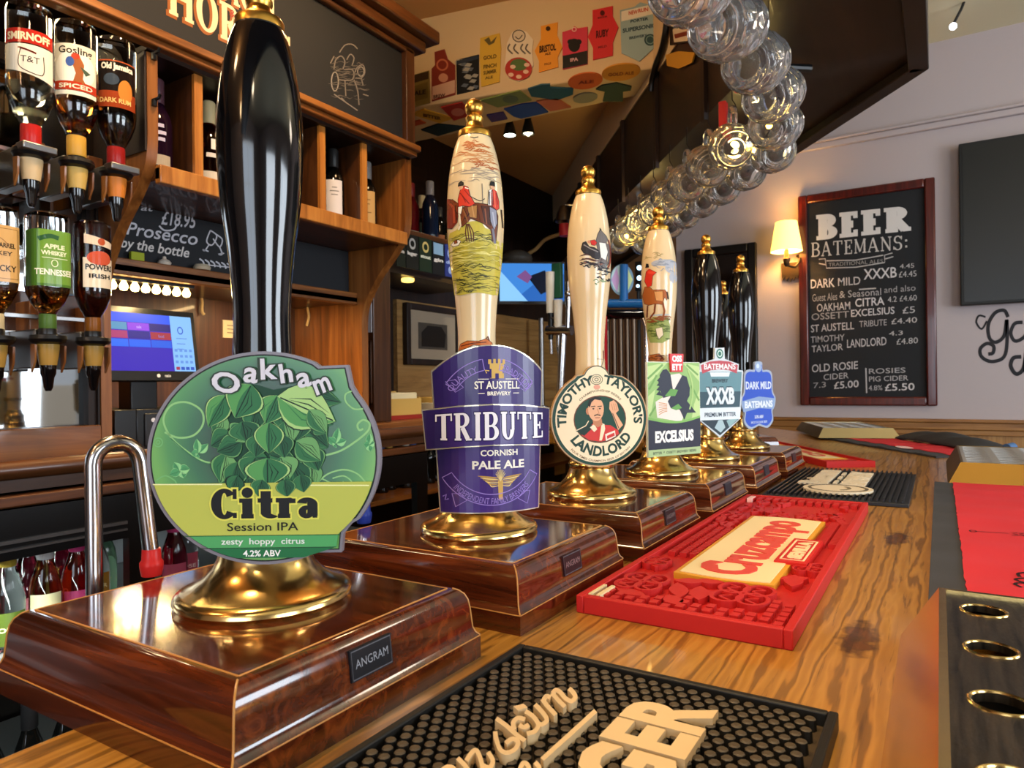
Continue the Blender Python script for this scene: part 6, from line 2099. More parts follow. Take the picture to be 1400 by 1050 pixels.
# ------------------------------------------------------------------ far end: screen, taps
t = thing('television', 'small wall television with blue picture behind the hunting scene handle', 'television', (-1.55, 2.72, .6))
c0, c1 = AY(683, 378, 2.62), AY(771, 378, 2.80)
xd = V((c1.x - c0.x, c1.y - c0.y, 0)); wd_ = xd.length; xd.normalize()
nn = xd.cross(V((0, 0, 1)))
z0, z1 = .565, .735
o_ = V(((c0.x + c1.x) / 2, (c0.y + c1.y) / 2, 0))
f = lambda x, y, z: o_ + xd * x + V((0, 0, y)) + nn * z - t.location
hw = wd_ / 2
slab([(-hw - .006, z0 - .012), (hw + .006, z0 - .012), (hw + .006, z1 + .008), (-hw - .006, z1 + .008)], BLACKPL, 'case', f, .03, t)
a = Art()
a.rect(-hw, z0, hw, z1, E('#3f86d8', .9), 1)
a.poly([(-hw, z0), (-hw, z1 - .03), (-.02, z0)], E('#86c0f0', 1.0), 2)
a.poly([(-hw * .6, z0), (hw * .7, z1 - .02), (hw, z1 - .05), (hw, z0)], E('#2b66b8', .9), 1.5)
a.poly([(-.02, z1 - .06), (.06, z1 - .03), (.08, z0 + .05), (.04, z0 + .03)], E('#1a2238', .4), 3)
a.poly([(-.07, z1 - .06), (-.03, z1 - .03), (.0, z1 - .06), (-.02, z1 - .09)], E('#8a5a98', .7), 4)
a.build('screen', f, t, .0004)
MB().tube([f(0, .65, -.03), V((XL + .01, 2.85, .65)) - t.location], .018, BLACKPL, 10).build('wall_arm', t)
t = thing('steel_post', 'grey steel pole standing on the back counter under the television', 'post', (-1.62, 2.98, .075))
p = AY(740, 460, 2.98)
t.location = (p.x, 2.98, .075)
MB().lathe([(1e-5, 0), (.03, 0), (.03, .008), (.013, .012), (.013, .44), (1e-5, .44)], STEEL, 20).build('tube', t)

twx, twy = -1.24, 2.52
t = thing('beer_tap_tower', 'steel tap tower with green and white handles at the end of the bar', 'beer tap', (twx, twy, 0), 'beer taps')
c = AY(762, 470, twy)
t.location = (c.x, twy, 0)
lc = V(t.location)
def q(u, v, dy=0): return AY(u, v, twy + dy) - lc
MB().tube([V((0, 0, 0)), q(770, 452)], .016, CHROME, 14).tube([q(748, 452), q(782, 452)], .020, CHROME, 14).build('column', t)
def tap(us, top, mid, bot, hc, bc_, sp_):
    MB().tube([q(us, top), q(us, mid)], lambda k: .015 + .004 * (1 - k), hc, 14).build('tap_handle', t)
    MB().tube([q(us + 1, mid), q(us + 1, bot)], lambda k: .013 - .003 * k, bc_, 12).tube([q(us + 1, bot), q(us + 2, bot + 20)], .007, CHROME, 10).tube([q(us, mid + 6, -.01), q(us + 8, mid + 8, .02)], .008, CHROME, 10).build('tap_spout', t)
tap(752, 372, 428, 464, C('#cfc8ba', .3), BLACKPL, 1)
tap(763, 410, 450, 480, C('#cfc8ba', .3), CHROME, 1)
MB().box(q(754, 408, .02), q(770, 360, .045), C('#1f4a34', .4)).build('badge', t, bevel=.004)
MB().tube([q(777, 385, -.03), q(777, 420, -.03)], .012, CHROME, 12).tube([q(777, 420, -.03), q(776, 448, -.03)], .009, CHROME, 12).sphere(q(777, 402, -.03), .017, CHROME, 8).build('tap_handle', t)

tx, ty = -1.03, 2.55
t = thing('beer_tap_tower', 'blue arched lager tap with round rainbow badge on a steel tower', 'beer tap', (tx, ty, 0), 'beer taps')
c = AY(850, 500, ty)
t.location = (c.x, ty, 0)
lc = V(t.location)
def q(u, v, dy=0): return AY(u, v, ty + dy) - lc
BLUE = C('#1f63a8', .3)
m = MB()
b0 = q(850, 455); b0.z = 0
for u in (830, 839, 848, 857, 866): 
    e0 = q(u, 434); e1 = V((e0.x, e0.y, 0.0))
    m.tube([e1, e0], .0105, nm('tap_bronze', '#5a4c40', .32, 1), 14)
m.lathe([(1e-5, 0), (.075, 0), (.075, .010), (.05, .016), (1e-5, .016)], STEEL, 32, (b0.x, b0.y, 0))
m.build('columns', t)
MB().tube([q(822, 430), q(884, 430)], .020, BLACKGLOSS, 16).tube([q(826, 440, -.02), q(826, 452, -.02)], .016, STEEL, 12).build('manifold', t)
MB().tube(catmull([q(876, 430), q(883, 445), q(884, 470), q(884, 530)], 5), .012, CHROME, 14).build('side_pipe', t)
MB().tube([q(833, 415), q(884, 415)], .017, BLUE, 16).tube([q(853, 415), q(853, 362)], .016, BLUE, 16).build('blue_arm', t, label='blue tap arm')
dc = q(850, 383, .012)
dx__ = _r
m = MB()
mt = M((_r, V((0, 0, 1)), -_f)).transposed().to_4x4()
a = Art()
a.ell(0, 0, .046, .062, C('#7fa6c0', .25), 0, 0, n=36)
a.ell(-.006, .004, .036, .054, C('#bfe0e6', .2), 1)
a.poly([(-.042, .0), (-.02, .05), (-.012, .0), (-.02, -.05)], C('#c8a8dc', .2), 2)
a.poly([(.042, .0), (.02, .052), (.012, .0), (.02, -.05)], C('#d6e8a8', .2), 2)
a.it = [(v, f_, c_, z_, h_ + .008 if k_ == 0 else h_) for k_, (v, f_, c_, z_, h_) in enumerate(a.it)]
a.it[1:] = [(v, f_, c_, z_, .0085) for (v, f_, c_, z_, h_) in a.it[1:]]
a.build('round_badge', lambda x, y, z: dc + _r * x + V((0, 0, y)) - _f * z, t, .0003)
MB().box(q(818, 540, -.03), q(827, 432, -.05), C('#c0202c', .35)).build('red_panel', t)
t2 = thing('indicator_lights', 'three small blue white lights in a column beside the blue tap', 'lights', (0, 0, 0))
c = AY(872, 372, 2.7); t2.location = c
for v, s_ in ((366, .010), (380, .010), (391, .007)):
    MB().sphere(AY(874 - (v > 385) * 2, v, 2.7) - c, s_, nm('blue_white_lamp', '#bfe4ff', .3, emit=2.5), 8).build('lamp', t2)
MB().box(AY(868, 358, 2.715) - c, AY(879, 398, 2.73) - c, BLACKPL).build('strip', t2)
MB().tube([AY(873, 398, 2.72) - c, V((AY(873, 398, 2.72).x, 2.72, 0)) - c], .008, BLACKPL, 8).build('stem', t2)

# hanging pan, hose and bits above the television
t = thing('wall_hose', 'tan hose looping behind the cream handle above the television', 'hose', (0, 0, 0))
pts = [AY(u, v, 2.9) for u, v in ((722, 347), (733, 340), (745, 328), (760, 322), (775, 318))]
t.location = pts[0]
MB().tube([p - pts[0] for p in catmull(pts, 4)], .009, C('#a98a5a', .4), 10).build('hose', t)
p = AY(772, 300, 2.6)
t = thing('wall_lamp', 'small metal lamp with red side behind the cream handle', 'lamp', p)
MB().lathe([(1e-5, .06), (.02, .055), (.035, .02), (.040, -.01), (.034, -.01), (1e-5, .03)], STEEL, 20).build('lamp_shade', t)
MB().lathe([(.024, -.07), (.024, -.02)], C('#a8262a', .4), 14).build('red_body', t)
MB().tube([V((0, 0, .05)), V((0, .0, .06)), V((.10, .07, .06))], .008, STEEL, 8).build('arm', t)
p = AY(705, 345, 2.95)
t = tag(MB().sphere((0, 0, 0), .075, C('#4a4640', .4), 10, .55).build('metal_bowl'), 'dark upturned bowl on top of the television', 'bowl')
t.location = (-1.695, 2.80, z1 + .048)

# two spot lamps hung from the ceiling behind the beam
CEIL = 1.215
for (u, v), em, lb in (((697, 180), 9, 'ceiling spot lamp, glowing pale green white, over the television'), ((722, 178), 5, 'ceiling spot lamp with three small bulbs')):
    p = AZ(u, v, 1.085)
    t = thing('spot_lamp', lb, 'spot lamp', p, 'ceiling spot lamps')
    MB().lathe([(.008, .072), (.011, .066), (.012, .035), (.019, .010), (.0235, -.012), (.0215, -.014), (.016, .002), (1e-5, .004)], nm('lamp_black', '#101010', .4), 20).build('housing', t)
    MB().tube([(0, 0, .07), (0, 0, CEIL - p.z)], .005, nm('stem_black', '#101010', .4), 8).build('stem', t)
    g = nm('spot_glow', '#eafff0' if em == 9 else '#fff0c0', .3, emit=em)
    if em == 9: MB().lathe([(1e-5, -.0125), (.0205, -.0125), (.0205, -.0105), (1e-5, -.0105)], g, 18).build('bulb', t)
    else:
        for k in range(3): MB().sphere(((.010 * math.cos(k * 2.09)), .010 * math.sin(k * 2.09), -.009), .0085, g, 6).build('bulb', t)
    spot('spot_lamp', p - V((0, 0, .03)), p + V((-.1, .1, -1)), 5, (1, .9, .7), 110, .8, .02)

# ------------------------------------------------------------------ beam with pump clips
ZBM = 1.10
Lp, Rp = AZ(561, 148, ZBM), AZ(900, 92, ZBM)
bx = V((Rp.x - Lp.x, Rp.y - Lp.y, 0)).normalized()
bn = V((bx.y, -bx.x, 0))
A_, B_ = Lp - bx * .30, Rp + bx * .10
m = MB()
TA_, TB_ = .31, .15
vs = [A_, B_, B_ - bn * TB_, A_ - bn * TA_]
vs = [V((p.x, p.y, ZBM)) for p in vs] + [V((p.x, p.y, 1.39)) for p in vs]
m.add(vs, [(3, 2, 1, 0), (4, 5, 6, 7), (0, 1, 5, 4), (1, 2, 6, 5), (2, 3, 7, 6), (3, 0, 4, 7)], BEAMW)
struct(m.build('beam', bevel=.004))
bb0, bb1 = A_ - bn * (TA_ + .001), B_ - bn * (TB_ + .001)
bx_ = (bb1 - bb0).normalized()
xe = CE_.x - .20
lo = [(XL, bb0.y - (bb0.x - XL) * bx_.y / bx_.x), (bb1.x - .1, bb1.y - .1 * bx_.y / bx_.x), (CF_.x - .2, YB), (XL, YB)]
struct(MB().prism(lo, TANCEIL, lambda p: V((p[0], p[1], 1.215)), lambda p: V((p[0], p[1], 1.383))).build('ceiling_alcove'))


def PL(u, v, p0, n):
    d = ray(u, v)
    return EYE + d * ((p0 - EYE).dot(n) / d.dot(n))


def bface(zx, zy):
    p = PL(550 + zx / 3.684, zy / 3.684, Lp, bn)
    return ((p - Lp).dot(bx), p.z)


def bunder(zx, zy):
    p = AZ(550 + zx / 3.684, zy / 3.684, ZBM) - Lp
    return (p.dot(bx), -p.dot(bn))


def clip_on(fn_map, world, outline, col, lb, art, under=False):
    pts = [fn_map(*p) for p in outline]
    ar = sum(p[0] * q_[1] - q_[0] * p[1] for p, q_ in zip(pts, pts[1:] + pts[:1]))
    if ar < 0: pts = pts[::-1]
    cx, cy = sum(p[0] for p in pts) / len(pts), sum(p[1] for p in pts) / len(pts)
    t = thing('pump_clip_badge', lb, 'pump clip', world(cx, cy, 0), 'old pump clips on the beam')
    off = V(t.location)
    f = lambda x, y, z: world(x, y, z) - off
    slab(pts, C(col, .5), 'plate', lambda x, y, z: f(x, y, z + .0045), .004, t)
    if art:
        a = Art(fn_map)
        art(a)
        a.build('artwork', lambda x, y, z: f(x, y, z + .0046), t, .0003)


FW = lambda x, y, z: V((Lp.x, Lp.y, 0)) + bx * x + V((0, 0, y)) + bn * z
UW = lambda x, y, z: V((Lp.x, Lp.y, ZBM)) + bx * x - bn * y - V((0, 0, z))


def bt(a, t_, x, y, s_, fit, c, z=3, bo=.04, sl=-.17):
    vs, fs, a0, b0 = text_geo(t_, bo, 0)
    sx = fit / (b0 - a0)
    a.add([(x + (p[0] - (a0 + b0) / 2) * sx, y + sl * (p[0] - (a0 + b0) / 2) * sx - p[1] * s_) for p in vs], fs, c, z)


def k1(a): a.poly([(50, 385), (135, 362), (135, 400), (50, 425)], '#3a2c1c', 1); a.poly([(52, 440), (132, 415), (132, 495), (52, 520)], '#6a5a2c', 1); bt(a, 'ALE', 92, 480, 30, 60, '#2a2414')
def k2(a): a.poly([(155, 440), (268, 405), (268, 470), (155, 505)], '#c9a48c', 1); a.band(205, 330, 30, 30, 8, '#b86a4a', 2); bt(a, 'BREW', 190, 495, 24, 60, '#4a2a24'); a.ell(210, 395, 24, 22, '#c08a70', 2)
def k3(a):
    rn = random.Random(2)
    for j in range(16):
        x, y = rn.uniform(285, 375), rn.uniform(310, 450)
        a.poly([(x - 22, y + 4), (x - 6, y - 12), (x + 18, y - 8), (x + 6, y + 8)], ('#9a9a90', '#5a6470')[j % 3 == 0], 1)
    a.poly([(277, 310), (386, 282), (386, 300), (277, 330)], '#2a3442', 2)
def k4(a):
    a.poly([(415, 205), (440, 190), (450, 215), (480, 185), (465, 220), (440, 232)], '#5a5230', 1)
    for y, t_ in ((300, 'GOLD'), (345, 'FINCH'), (375, 'SUMMER')): bt(a, t_, 445, y, 26, 66, '#5a4a1c')
    bt(a, 'ALE', 440, 400, 18, 40, '#5a4a1c')
def k5(a):
    a.ell(588, 350, 68, 58, '#a8342c', 1, n=30); a.ell(590, 330, 44, 30, '#4f6a3a', 2)
    for x, y in ((550, 380), (590, 390), (625, 365), (560, 340), (630, 330)): a.ell(x, y, 14, 10, '#d8b8a0', 3)
    a.ell(590, 185, 34, 32, '#cdbfa8', 1); a.band(590, 185, 34, 32, 5, '#4a443c', 2)
    a.curve([(572, 188), (590, 200), (608, 180)], 5, '#4a443c', 3)
    for x in (545, 575, 610, 635): a.curve([(x, 225), (x - 10, 250), (x + 14, 275)], 8, '#5f584e', 2)
def k6(a): bt(a, 'BRISTOL', 735, 262, 46, 84, '#3a2410'); a.ell(737, 148, 12, 12, '#3a2410', 2); bt(a, 'ALE', 735, 280, 16, 30, '#5a3a18'); bt(a, 'PALE', 735, 330, 14, 34, '#7a4a18')
def k7(a): a.poly([(810, 285), (935, 258), (935, 325), (810, 350)], '#17181a', 1); a.ell(868, 232, 30, 34, '#17181a', 2); a.ell(850, 215, 16, 14, '#17181a', 2); a.ell(890, 215, 16, 14, '#17181a', 2); bt(a, 'IPA', 868, 312, 24, 40, '#c8a0a4'); a.band(868, 152, 12, 12, 4, '#d8c0b0', 3)
def k8(a): bt(a, 'RUBY', 1010, 190, 50, 64, '#4a0f14'); a.ell(1010, 70, 12, 14, '#4a0f14', 2); bt(a, 'MILD', 1010, 245, 16, 44, '#7a1a20'); bt(a, 'BEER', 1012, 95, 12, 50, '#6a1a1e')
def k9(a):
    a.poly([(1105, 62), (1285, 20), (1286, 70), (1105, 112)], '#d6d0c0', 1); bt(a, 'NEW', 1165, 76, 26, 46, '#b8503a'); bt(a, 'RUN', 1215, 64, 26, 50, '#b8503a')
    bt(a, 'PORTER', 1196, 112, 20, 90, '#2a4450'); bt(a, 'SUPERSONIC', 1195, 155, 28, 166, '#2a4450'); bt(a, 'BREWERY', 1190, 195, 18, 90, '#2a4450')
    a.ell(1250, 205, 30, 30, '#2a4a4e', 2); a.band(1250, 205, 22, 22, 5, '#6a8a8a', 3)


for o, col, lb, ar in (
    ([(42, 385), (138, 357), (142, 520), (48, 545)], '#7a6a38', 'olive brown pump clip at the shelf end of the beam', k1),
    ([(150, 350), (168, 330), (165, 265), (215, 250), (232, 300), (268, 330), (270, 478), (152, 512)], '#7a2c22', 'dark red bottle shaped pump clip with pale foot on the beam', k2),
    ([(275, 305), (388, 277), (388, 452), (277, 478)], '#14181c', 'black and grey patterned square pump clip on the beam', k3),
    ([(395, 195), (492, 170), (500, 240), (492, 415), (400, 440), (392, 300)], '#c9a43a', 'yellow pump clip with a bird on the beam', k4),
    ([(556, 165), (590, 148), (630, 165), (662, 205), (655, 260), (662, 330), (640, 385), (590, 412), (540, 395), (518, 340), (525, 270), (530, 220)], '#d8ccb4', 'round pump clip with cartoon top and red base on the beam', k5),
    ([(700, 135), (785, 115), (782, 180), (808, 240), (785, 290), (788, 340), (690, 367), (690, 310), (668, 260), (700, 200)], '#d8902c', 'orange pump clip with curved sides on the beam', k6),
    ([(808, 165), (852, 152), (868, 134), (886, 146), (935, 138), (935, 325), (810, 353)], '#c2384e', 'pink pump clip with black base on the beam', k7),
    ([(960, 55), (1062, 33), (1062, 85), (1090, 140), (1062, 215), (1062, 282), (962, 305), (962, 245), (936, 190), (960, 130)], '#c42a30', 'tall red pump clip with bulging sides on the beam', k8),
    ([(1098, 55), (1170, 38), (1200, 15), (1235, 25), (1276, 14), (1274, 240), (1195, 312), (1105, 270)], '#8fa8ac', 'pale blue shield shaped pump clip at the canopy end of the beam', k9)):
    clip_on(bface, FW, o, col, lb, ar)
ee = lambda x, y, rx, ry, rot=-8: [(x + rx * math.cos(R(t_)) * math.cos(R(rot)) - ry * math.sin(R(t_)) * math.sin(R(rot)), y + rx * math.cos(R(t_)) * math.sin(R(rot)) + ry * math.sin(R(t_)) * math.cos(R(rot))) for t_ in range(0, 360, 12)]
for o, col, lb, ar in (
    ([(45, 570), (110, 545), (258, 590), (190, 615)], '#c89a34', 'yellow pump clip under the beam, next to the shelf', lambda a: bt(a, 'BITTER', 150, 588, 22, 90, '#5a3a14', sl=.2)),
    ([(195, 535), (300, 510), (362, 570), (260, 602)], '#a83428', 'red pump clip on the underside of the beam', lambda a: a.ell(280, 558, 34, 20, '#c87a6a', 1)),
    ([(390, 500), (590, 450), (652, 500), (480, 535)], '#7a8a4a', 'sage green pump clip on the underside of the beam', lambda a: a.ell(545, 492, 40, 20, '#5a6a34', 1)),
    ([(632, 442), (700, 420), (745, 418), (745, 435), (862, 440), (860, 470), (780, 498), (650, 480)], '#2c5868', 'teal blue fish shaped pump clip under the beam', None),
    (ee(922, 402, 88, 40), '#c4622c', 'orange red oval pump clip under the beam', lambda a: bt(a, 'ALE', 925, 412, 22, 80, '#7a2c14', sl=-.1)),
    (ee(1102, 358, 98, 42), '#c88a34', 'golden oval pump clip under the beam by the canopy', lambda a: bt(a, 'GOLD ALE', 1102, 370, 22, 130, '#8a4a1a', sl=-.08)),
    (ee(922, 488, 62, 24), '#8a8a78', 'grey oval pump clip under the beam', None),
    ([(1005, 425), (1080, 412), (1155, 432), (1150, 450), (1112, 455), (1112, 505), (1010, 505), (1020, 455), (975, 445)], '#3f4f42', 'dark green shirt shaped pump clip under the beam', None),
    ([(512, 545), (600, 520), (680, 510), (735, 560), (600, 592), (560, 580)], '#2f4a94', 'blue pump clip on the underside of the beam', None),
    ([(675, 505), (780, 488), (850, 535), (745, 555)], '#b86a48', 'salmon pump clip on the underside of the beam', None),
    ([(425, 575), (510, 560), (530, 595), (450, 610)], '#4a3a6a', 'purple pump clip behind the brass finial under the beam', None),
    ([(95, 650), (180, 620), (330, 635), (180, 680)], '#23343a', 'dark diamond shaped pump clip under the beam', None),
    ([(35, 612), (90, 600), (120, 615), (50, 632)], '#b8502c', 'small orange pump clip at the inner corner of the beam', None)):
    clip_on(bunder, UW, o, col, lb, ar)

# ------------------------------------------------------------------ canopy over the bar
ZCN = .80
cr = AZ(1270, 92, ZCN)
en = AZ(850, 365, ZCN)
cd = V((en.x - cr.x, en.y - cr.y, 0)).normalized()
cn = V((-cd.y, cd.x, 0))
if cn.x > 0: cn = -cn
W_ = .33
xin = cr.x - W_
i0 = cr + cn * W_
i1 = i0 + cd * ((xin - i0.x) / cd.x)
endl = (YB - cr.y) / cd.y
po = [V((cr.x, -1.2, 0)), V((cr.x, cr.y, 0)), cr + cd * endl]
i2 = i0 + cd * ((YB - i0.y) / cd.y)
pin = [i2, V((xin, i1.y, 0)), V((xin, -1.2, 0))]
poly = [(p.x, p.y) for p in po + pin]
CANW = wood('canopy_wood', '#0f0804', '#1d1008', '#2a1a0e', 'y', .7, .5, .1)
cnp = thing('bar_canopy', 'dark wooden canopy hung over the bar with glass mugs below it', 'canopy', (cr.x, cr.y, ZCN))
MB().prism(poly, CANW, lambda p: V((p[0], p[1], ZCN + .015)), lambda p: V((p[0], p[1], 1.599))).build('box', cnp, True)
m = MB()
def strip(p, q_, n_in, w_):
    vs = [p, q_, q_ + n_in * w_, p + n_in * w_]
    m.prism([(v.x, v.y) for v in vs], CANW, lambda k: V((k[0], k[1], ZCN - .004)), lambda k: V((k[0], k[1], ZCN + .015)))
strip(po[0], po[1], V((-1, 0, 0)), .035)
strip(po[1], po[2], cn, .035)
m.build('edge_trim', cnp, True, bevel=.002)
m = MB()
FZ = 1.075
for s0, s1, z0_, z1_, mt_ in ((0, (i2 - i1).length, FZ, 1.384, BEAMW),):
    p, q_ = i1 + cn * .004, i2 + cn * .004
    m.prism([(i1.x, i1.y), (i2.x, i2.y), (q_.x, q_.y), (p.x, p.y)], BEAMW, lambda k: V((k[0], k[1], FZ)), lambda k: V((k[0], k[1], 1.384)))
m.build('cream_fascia', cnp, True)
m = MB()
for k in range(5):
    p = i1 + cd * (.18 + k * .36) + cn * .001
    q_ = p + cd * .02
    m.prism([(p.x, p.y), (q_.x, q_.y), (q_.x + cn.x * .01, q_.y + cn.y * .01), (p.x + cn.x * .01, p.y + cn.y * .01)], DARKW, lambda k: V((k[0], k[1], ZCN)), lambda k: V((k[0], k[1], FZ)))
m.build('battens', cnp, True)
# clips beyond the beam, on the fascia
def cface(u, v):
    p = PL(u, v, i1 + cn * .004, cn)
    return ((p - i1).dot(-cd) , p.z)
CWd = lambda x, y, z: V((i1.x, i1.y, 0)) - cd * x + V((0, 0, y)) + cn * (.004 + z)
def kk(a): a.poly([(922, 40), (952, 30), (950, 55), (924, 58)], '#c8b8a0', 1); a.line([(925, 50), (948, 44)], 6, '#6a2a1a', 2)
clip_on(cface, CWd, [(918, 8), (958, 2), (958, 55), (918, 62)], '#241c18', 'black and orange pump clip on the canopy fascia beyond the cable', kk)
clip_on(cface, CWd, [(912, 75), (930, 70), (952, 72), (948, 86), (930, 94), (914, 90)], '#b8862c', 'small gold pump clip on the canopy fascia beyond the cable', None)
t = thing('black_cable', 'black cable running down the corner where beam meets canopy', 'cable', (0, 0, 0))
pts = [PL(u, v, i1 + cn * .016, cn) for u, v in ((914, -12), (912, 25), (909, 50), (904, 70), (897, 88), (892, 108), (890, 125))]
t.location = pts[0]
MB().tube([p - pts[0] for p in catmull(pts, 5)], .009, BLACKPL, 10).build('cable', t)
for j in (1,): MB().sphere(pts[j] - pts[0], .014, BLACKPL, 8).build('clip', t)

# dimpled glass mugs hung by their handles
MR, MH = .053, .108
MUGG = glassm('mug_glass', '#f6f8f9', .015, 1.36)
MUGG.node_tree.nodes['Principled BSDF'].inputs['Transmission Weight'].default_value = .95
def mug_proto():
    t = thing('beer_mug', 'x', 'beer mug', (0, 0, 0), 'glass beer mugs hanging under the canopy')
    def dm(a, z, r):
        if r < .044 or z > .099: return 0
        k = 9
        row = (z - .012) / .029
        ph = (0 if int(row) % 2 == 0 else PI / k)
        d = abs(math.cos(k / 2 * (a + ph))) ** 1.2 * abs(math.sin(PI * row))
        return -.0050 * d
    pr = [(1e-5, 0)] + [(r, z) for r, z in ((.020, .0), (.022, .003), (.027, .003), (.029, 0), (.036, 0), (.039, .003), (.0385, .006))]
    pr += [(.041 + .012 * math.sin(PI * min(1, .1 + .8 * (z - .008) / .09)), z) for z in [.008 + .0045 * i for i in range(21)]]
    pr += [(.0455, .104), (.0445, MH), (.0415, MH), (.043, .09), (.046, .055), (.041, .028), (.034, .018), (1e-5, .016)]
    MB().lathe(pr, MUGG, 54, dim=dm, cap=False).build('body', t, smooth=60)
    h = catmull([(.045, 0, .092), (.066, 0, .096), (.080, 0, .084), (.082, 0, .060), (.074, 0, .036), (.056, 0, .026), (.047, 0, .030)], 5)
    MB().tube(h, .0065, MUGG, 12).build('handle', t)
    for o in t.children: o.data.transform(M.Scale(.9, 4))
    return t


IRONH = nm('hook_iron', '#2a2420', .5, .6)
mg = mug_proto()
rn = random.Random(21)
MUGS = [(874, -92, .68, 0), (944, -18, .68, 0), (994, 36, .675, 0), (1033, 86, .675, 0), (1057, 130, .675, 0), (1060, 172, .672, 0)]
di_ = AZ(1000, 200, .68)
for k in range(8):
    for o_, q_ in ((0, 0), (.097, .02)):
        pz = di_ + cd * (k * .1315 + q_) - cn * o_
        MUGS.append((pz.x, pz.y, .68, 1))
LBL = ['glass beer mug nearest the camera under the canopy', 'second glass beer mug from the near end of the canopy', 'large clear glass beer mug level with the pale blue shield clip', 'clear glass beer mug just above the bend of the mug row', 'glass beer mug at the bend of the row under the canopy', 'glass beer mug lit yellow at the bend of the row']
for k, (u, v, z, diag) in enumerate(MUGS):
    p = V((u, v, z)) if diag else AZ(u, v, z)
    ax = V((.14, .90, .36)) if not diag else V((-.42, .80, .36))
    ax = (ax + V((rn.uniform(-.07, .07), rn.uniform(-.06, .06), rn.uniform(-.06, .06)))).normalized()
    up = V((0, 0, 1))
    xh = (up - ax * up.dot(ax)).normalized()
    yh = ax.cross(xh)
    loc = p - ax * MH * .45
    lb = LBL[k] if k < 6 else ('glass beer mug in the %s line of the angled row, %s after bend' % ('inner' if k % 2 == 0 else 'outer', ('first', 'second', 'third', 'fourth', 'fifth', 'sixth', 'seventh', 'last')[(k - 6) // 2]))
    t = mg if k == 0 else dup(mg, loc)
    t.location = loc
    t['label'] = lb
    rot = M((xh, yh, ax)).transposed().to_4x4()
    t.rotation_euler = rot.to_euler()
    hp = loc + rot.to_3x3() @ V((.0745, 0, .065))
    tp = hp + V((0, 0, .004))
    hk = tag(MB().tube([V((0, 0, max(.02, ZCN + .014 - tp.z))), V((0, 0, .012)), V((.006, 0, .002)), V((.010, .0, -.012)), V((.003, 0, -.017)), V((-.006, 0, -.012))], .0012, IRONH, 6).build('mug_hook'), 'steel hook of the ' + lb.replace('glass beer ', ''), 'hook', 'hooks holding the mugs')
    hk.location = tp
# warm fairy lights among the mugs
fl = thing('fairy_lights', 'warm fairy lights on a wire among the hanging mugs', 'fairy lights', AZ(1040, 168, .74))
FB_ = nm('fairy_bulb', '#ffc850', .3, emit=16)
wire = []
for k, (u, v, z) in enumerate(((1052, 172, .665), (1040, 160, .68), (1064, 158, .69), (1030, 205, .66), (1022, 200, .68), (995, 228, .66), (968, 250, .66), (946, 268, .67), (920, 284, .67), (900, 292, .68), (890, 305, .67), (884, 312, .66), (876, 318, .67), (872, 326, .66), (862, 328, .66), (858, 322, .67), (868, 312, .68), (880, 300, .68))):
    p = AZ(u, v, z)
    wire.append(p - fl.location)
    MB().sphere(p - fl.location, .005, FB_, 6).build('bulb', fl)
MB().tube(catmull(wire[2:12], 3), .0012, BLACKPL, 5).build('wire', fl)
for u, v, z, pw in ((1048, 168, .69, .2), (1010, 214, .72, .1), (882, 308, .68, 1.3), (866, 322, .67, 1.3)): point('fairy_lights', AZ(u, v, z) + V((0, 0, .03)), pw, (1, .7, .22), .012)
t = thing('canopy_hook', 'short black bolt fixed under the canopy beside the mugs', 'bolt', (0, 0, 0))
p0, p1 = AZ(1068, 92, ZCN - .012), AZ(1108, 94, ZCN - .012)
t.location = p0
MB().tube([V((0, 0, 0)), p1 - p0], .008, BLACKPL, 10).tube([V((0, 0, 0)), V((0, 0, .025))], .005, BLACKPL, 8).build('bolt', t)
p = AZ(1011, 138, .80)
tag(MB().box((p.x - .040, p.y - .02, .73), (p.x - .025, p.y + .0, .80), C('#a8201c', .5)).build('red_fabric'), 'strip of red cloth hanging behind the mugs at the canopy bend', 'cloth')

# ------------------------------------------------------------------ far wall on the customers' side
YW = YB - .004
bb = thing('beer_chalkboard', 'large blackboard headed BEER in a red wood frame on the far wall', 'chalkboard', AY(1187, 410, YB))
def wq(u, v, y=YB): p = AY(u, v, y); return (p.x, p.z)
xl, zt = wq(1092, 268); xr, zb = wq(1282, 556)
zt = (wq(1092, 268)[1] + wq(1284, 245)[1]) / 2
zb = (wq(1088, 552)[1] + wq(1281, 557)[1]) / 2
MB().box((xl + .02, YB - .012, zb + .02), (xr - .02, YB - .001, zt - .02), CHALK).build('board', bb, True)
m = MB()
fw_ = .038
frame4(m, xl, xr, zb, zt, fw_, YB - .028, YB - .001, REDWOOD, 'y')
m.build('frame', bb, True, bevel=.006)
cw_, ch_ = (xr - xl), (zt - zb)
# board coordinates: 0..1 across, 0..1 down
def bq(zx, zy):
    s_ = (zx - 130) / (680 - 130)
    tl, bl_ = 138, 928
    top_, bot_ = 138 + (67 - 138) * s_, 928 + (938 - 928) * s_
    return (xl + cw_ * (s_ * .93 / (1 - .07 * s_)) , zt - ch_ * (zy - top_) / (bot_ - top_))
a = Art(bq)
CK = '#b9b4b2'
def bt2(t_, x0_, x1_, y, s_, c=CK, bo=.0, sl=-.06, z=1):
    vs, fs, a0, b0 = text_geo(t_, bo, 0)
    sx = (x1_ - x0_) / (b0 - a0)
    a.add([(x0_ + (p[0] - a0) * sx, y + sl * (p[0] - a0) * sx - p[1] * s_) for p in vs], fs, c, z)
for zz, g_, c in ((1, .0, '#d9d4d0'),): a.serif('BEER', 404, 285, -96, c, zz, T=.34, th=.16, g=g_, fit=384, gap=.06, skew=-.09)
a.serif('BATEMANS:', 386, 352, -54, '#c9c2bc', 1, T=.15, th=.07, fit=396, gap=.16, skew=-.07)
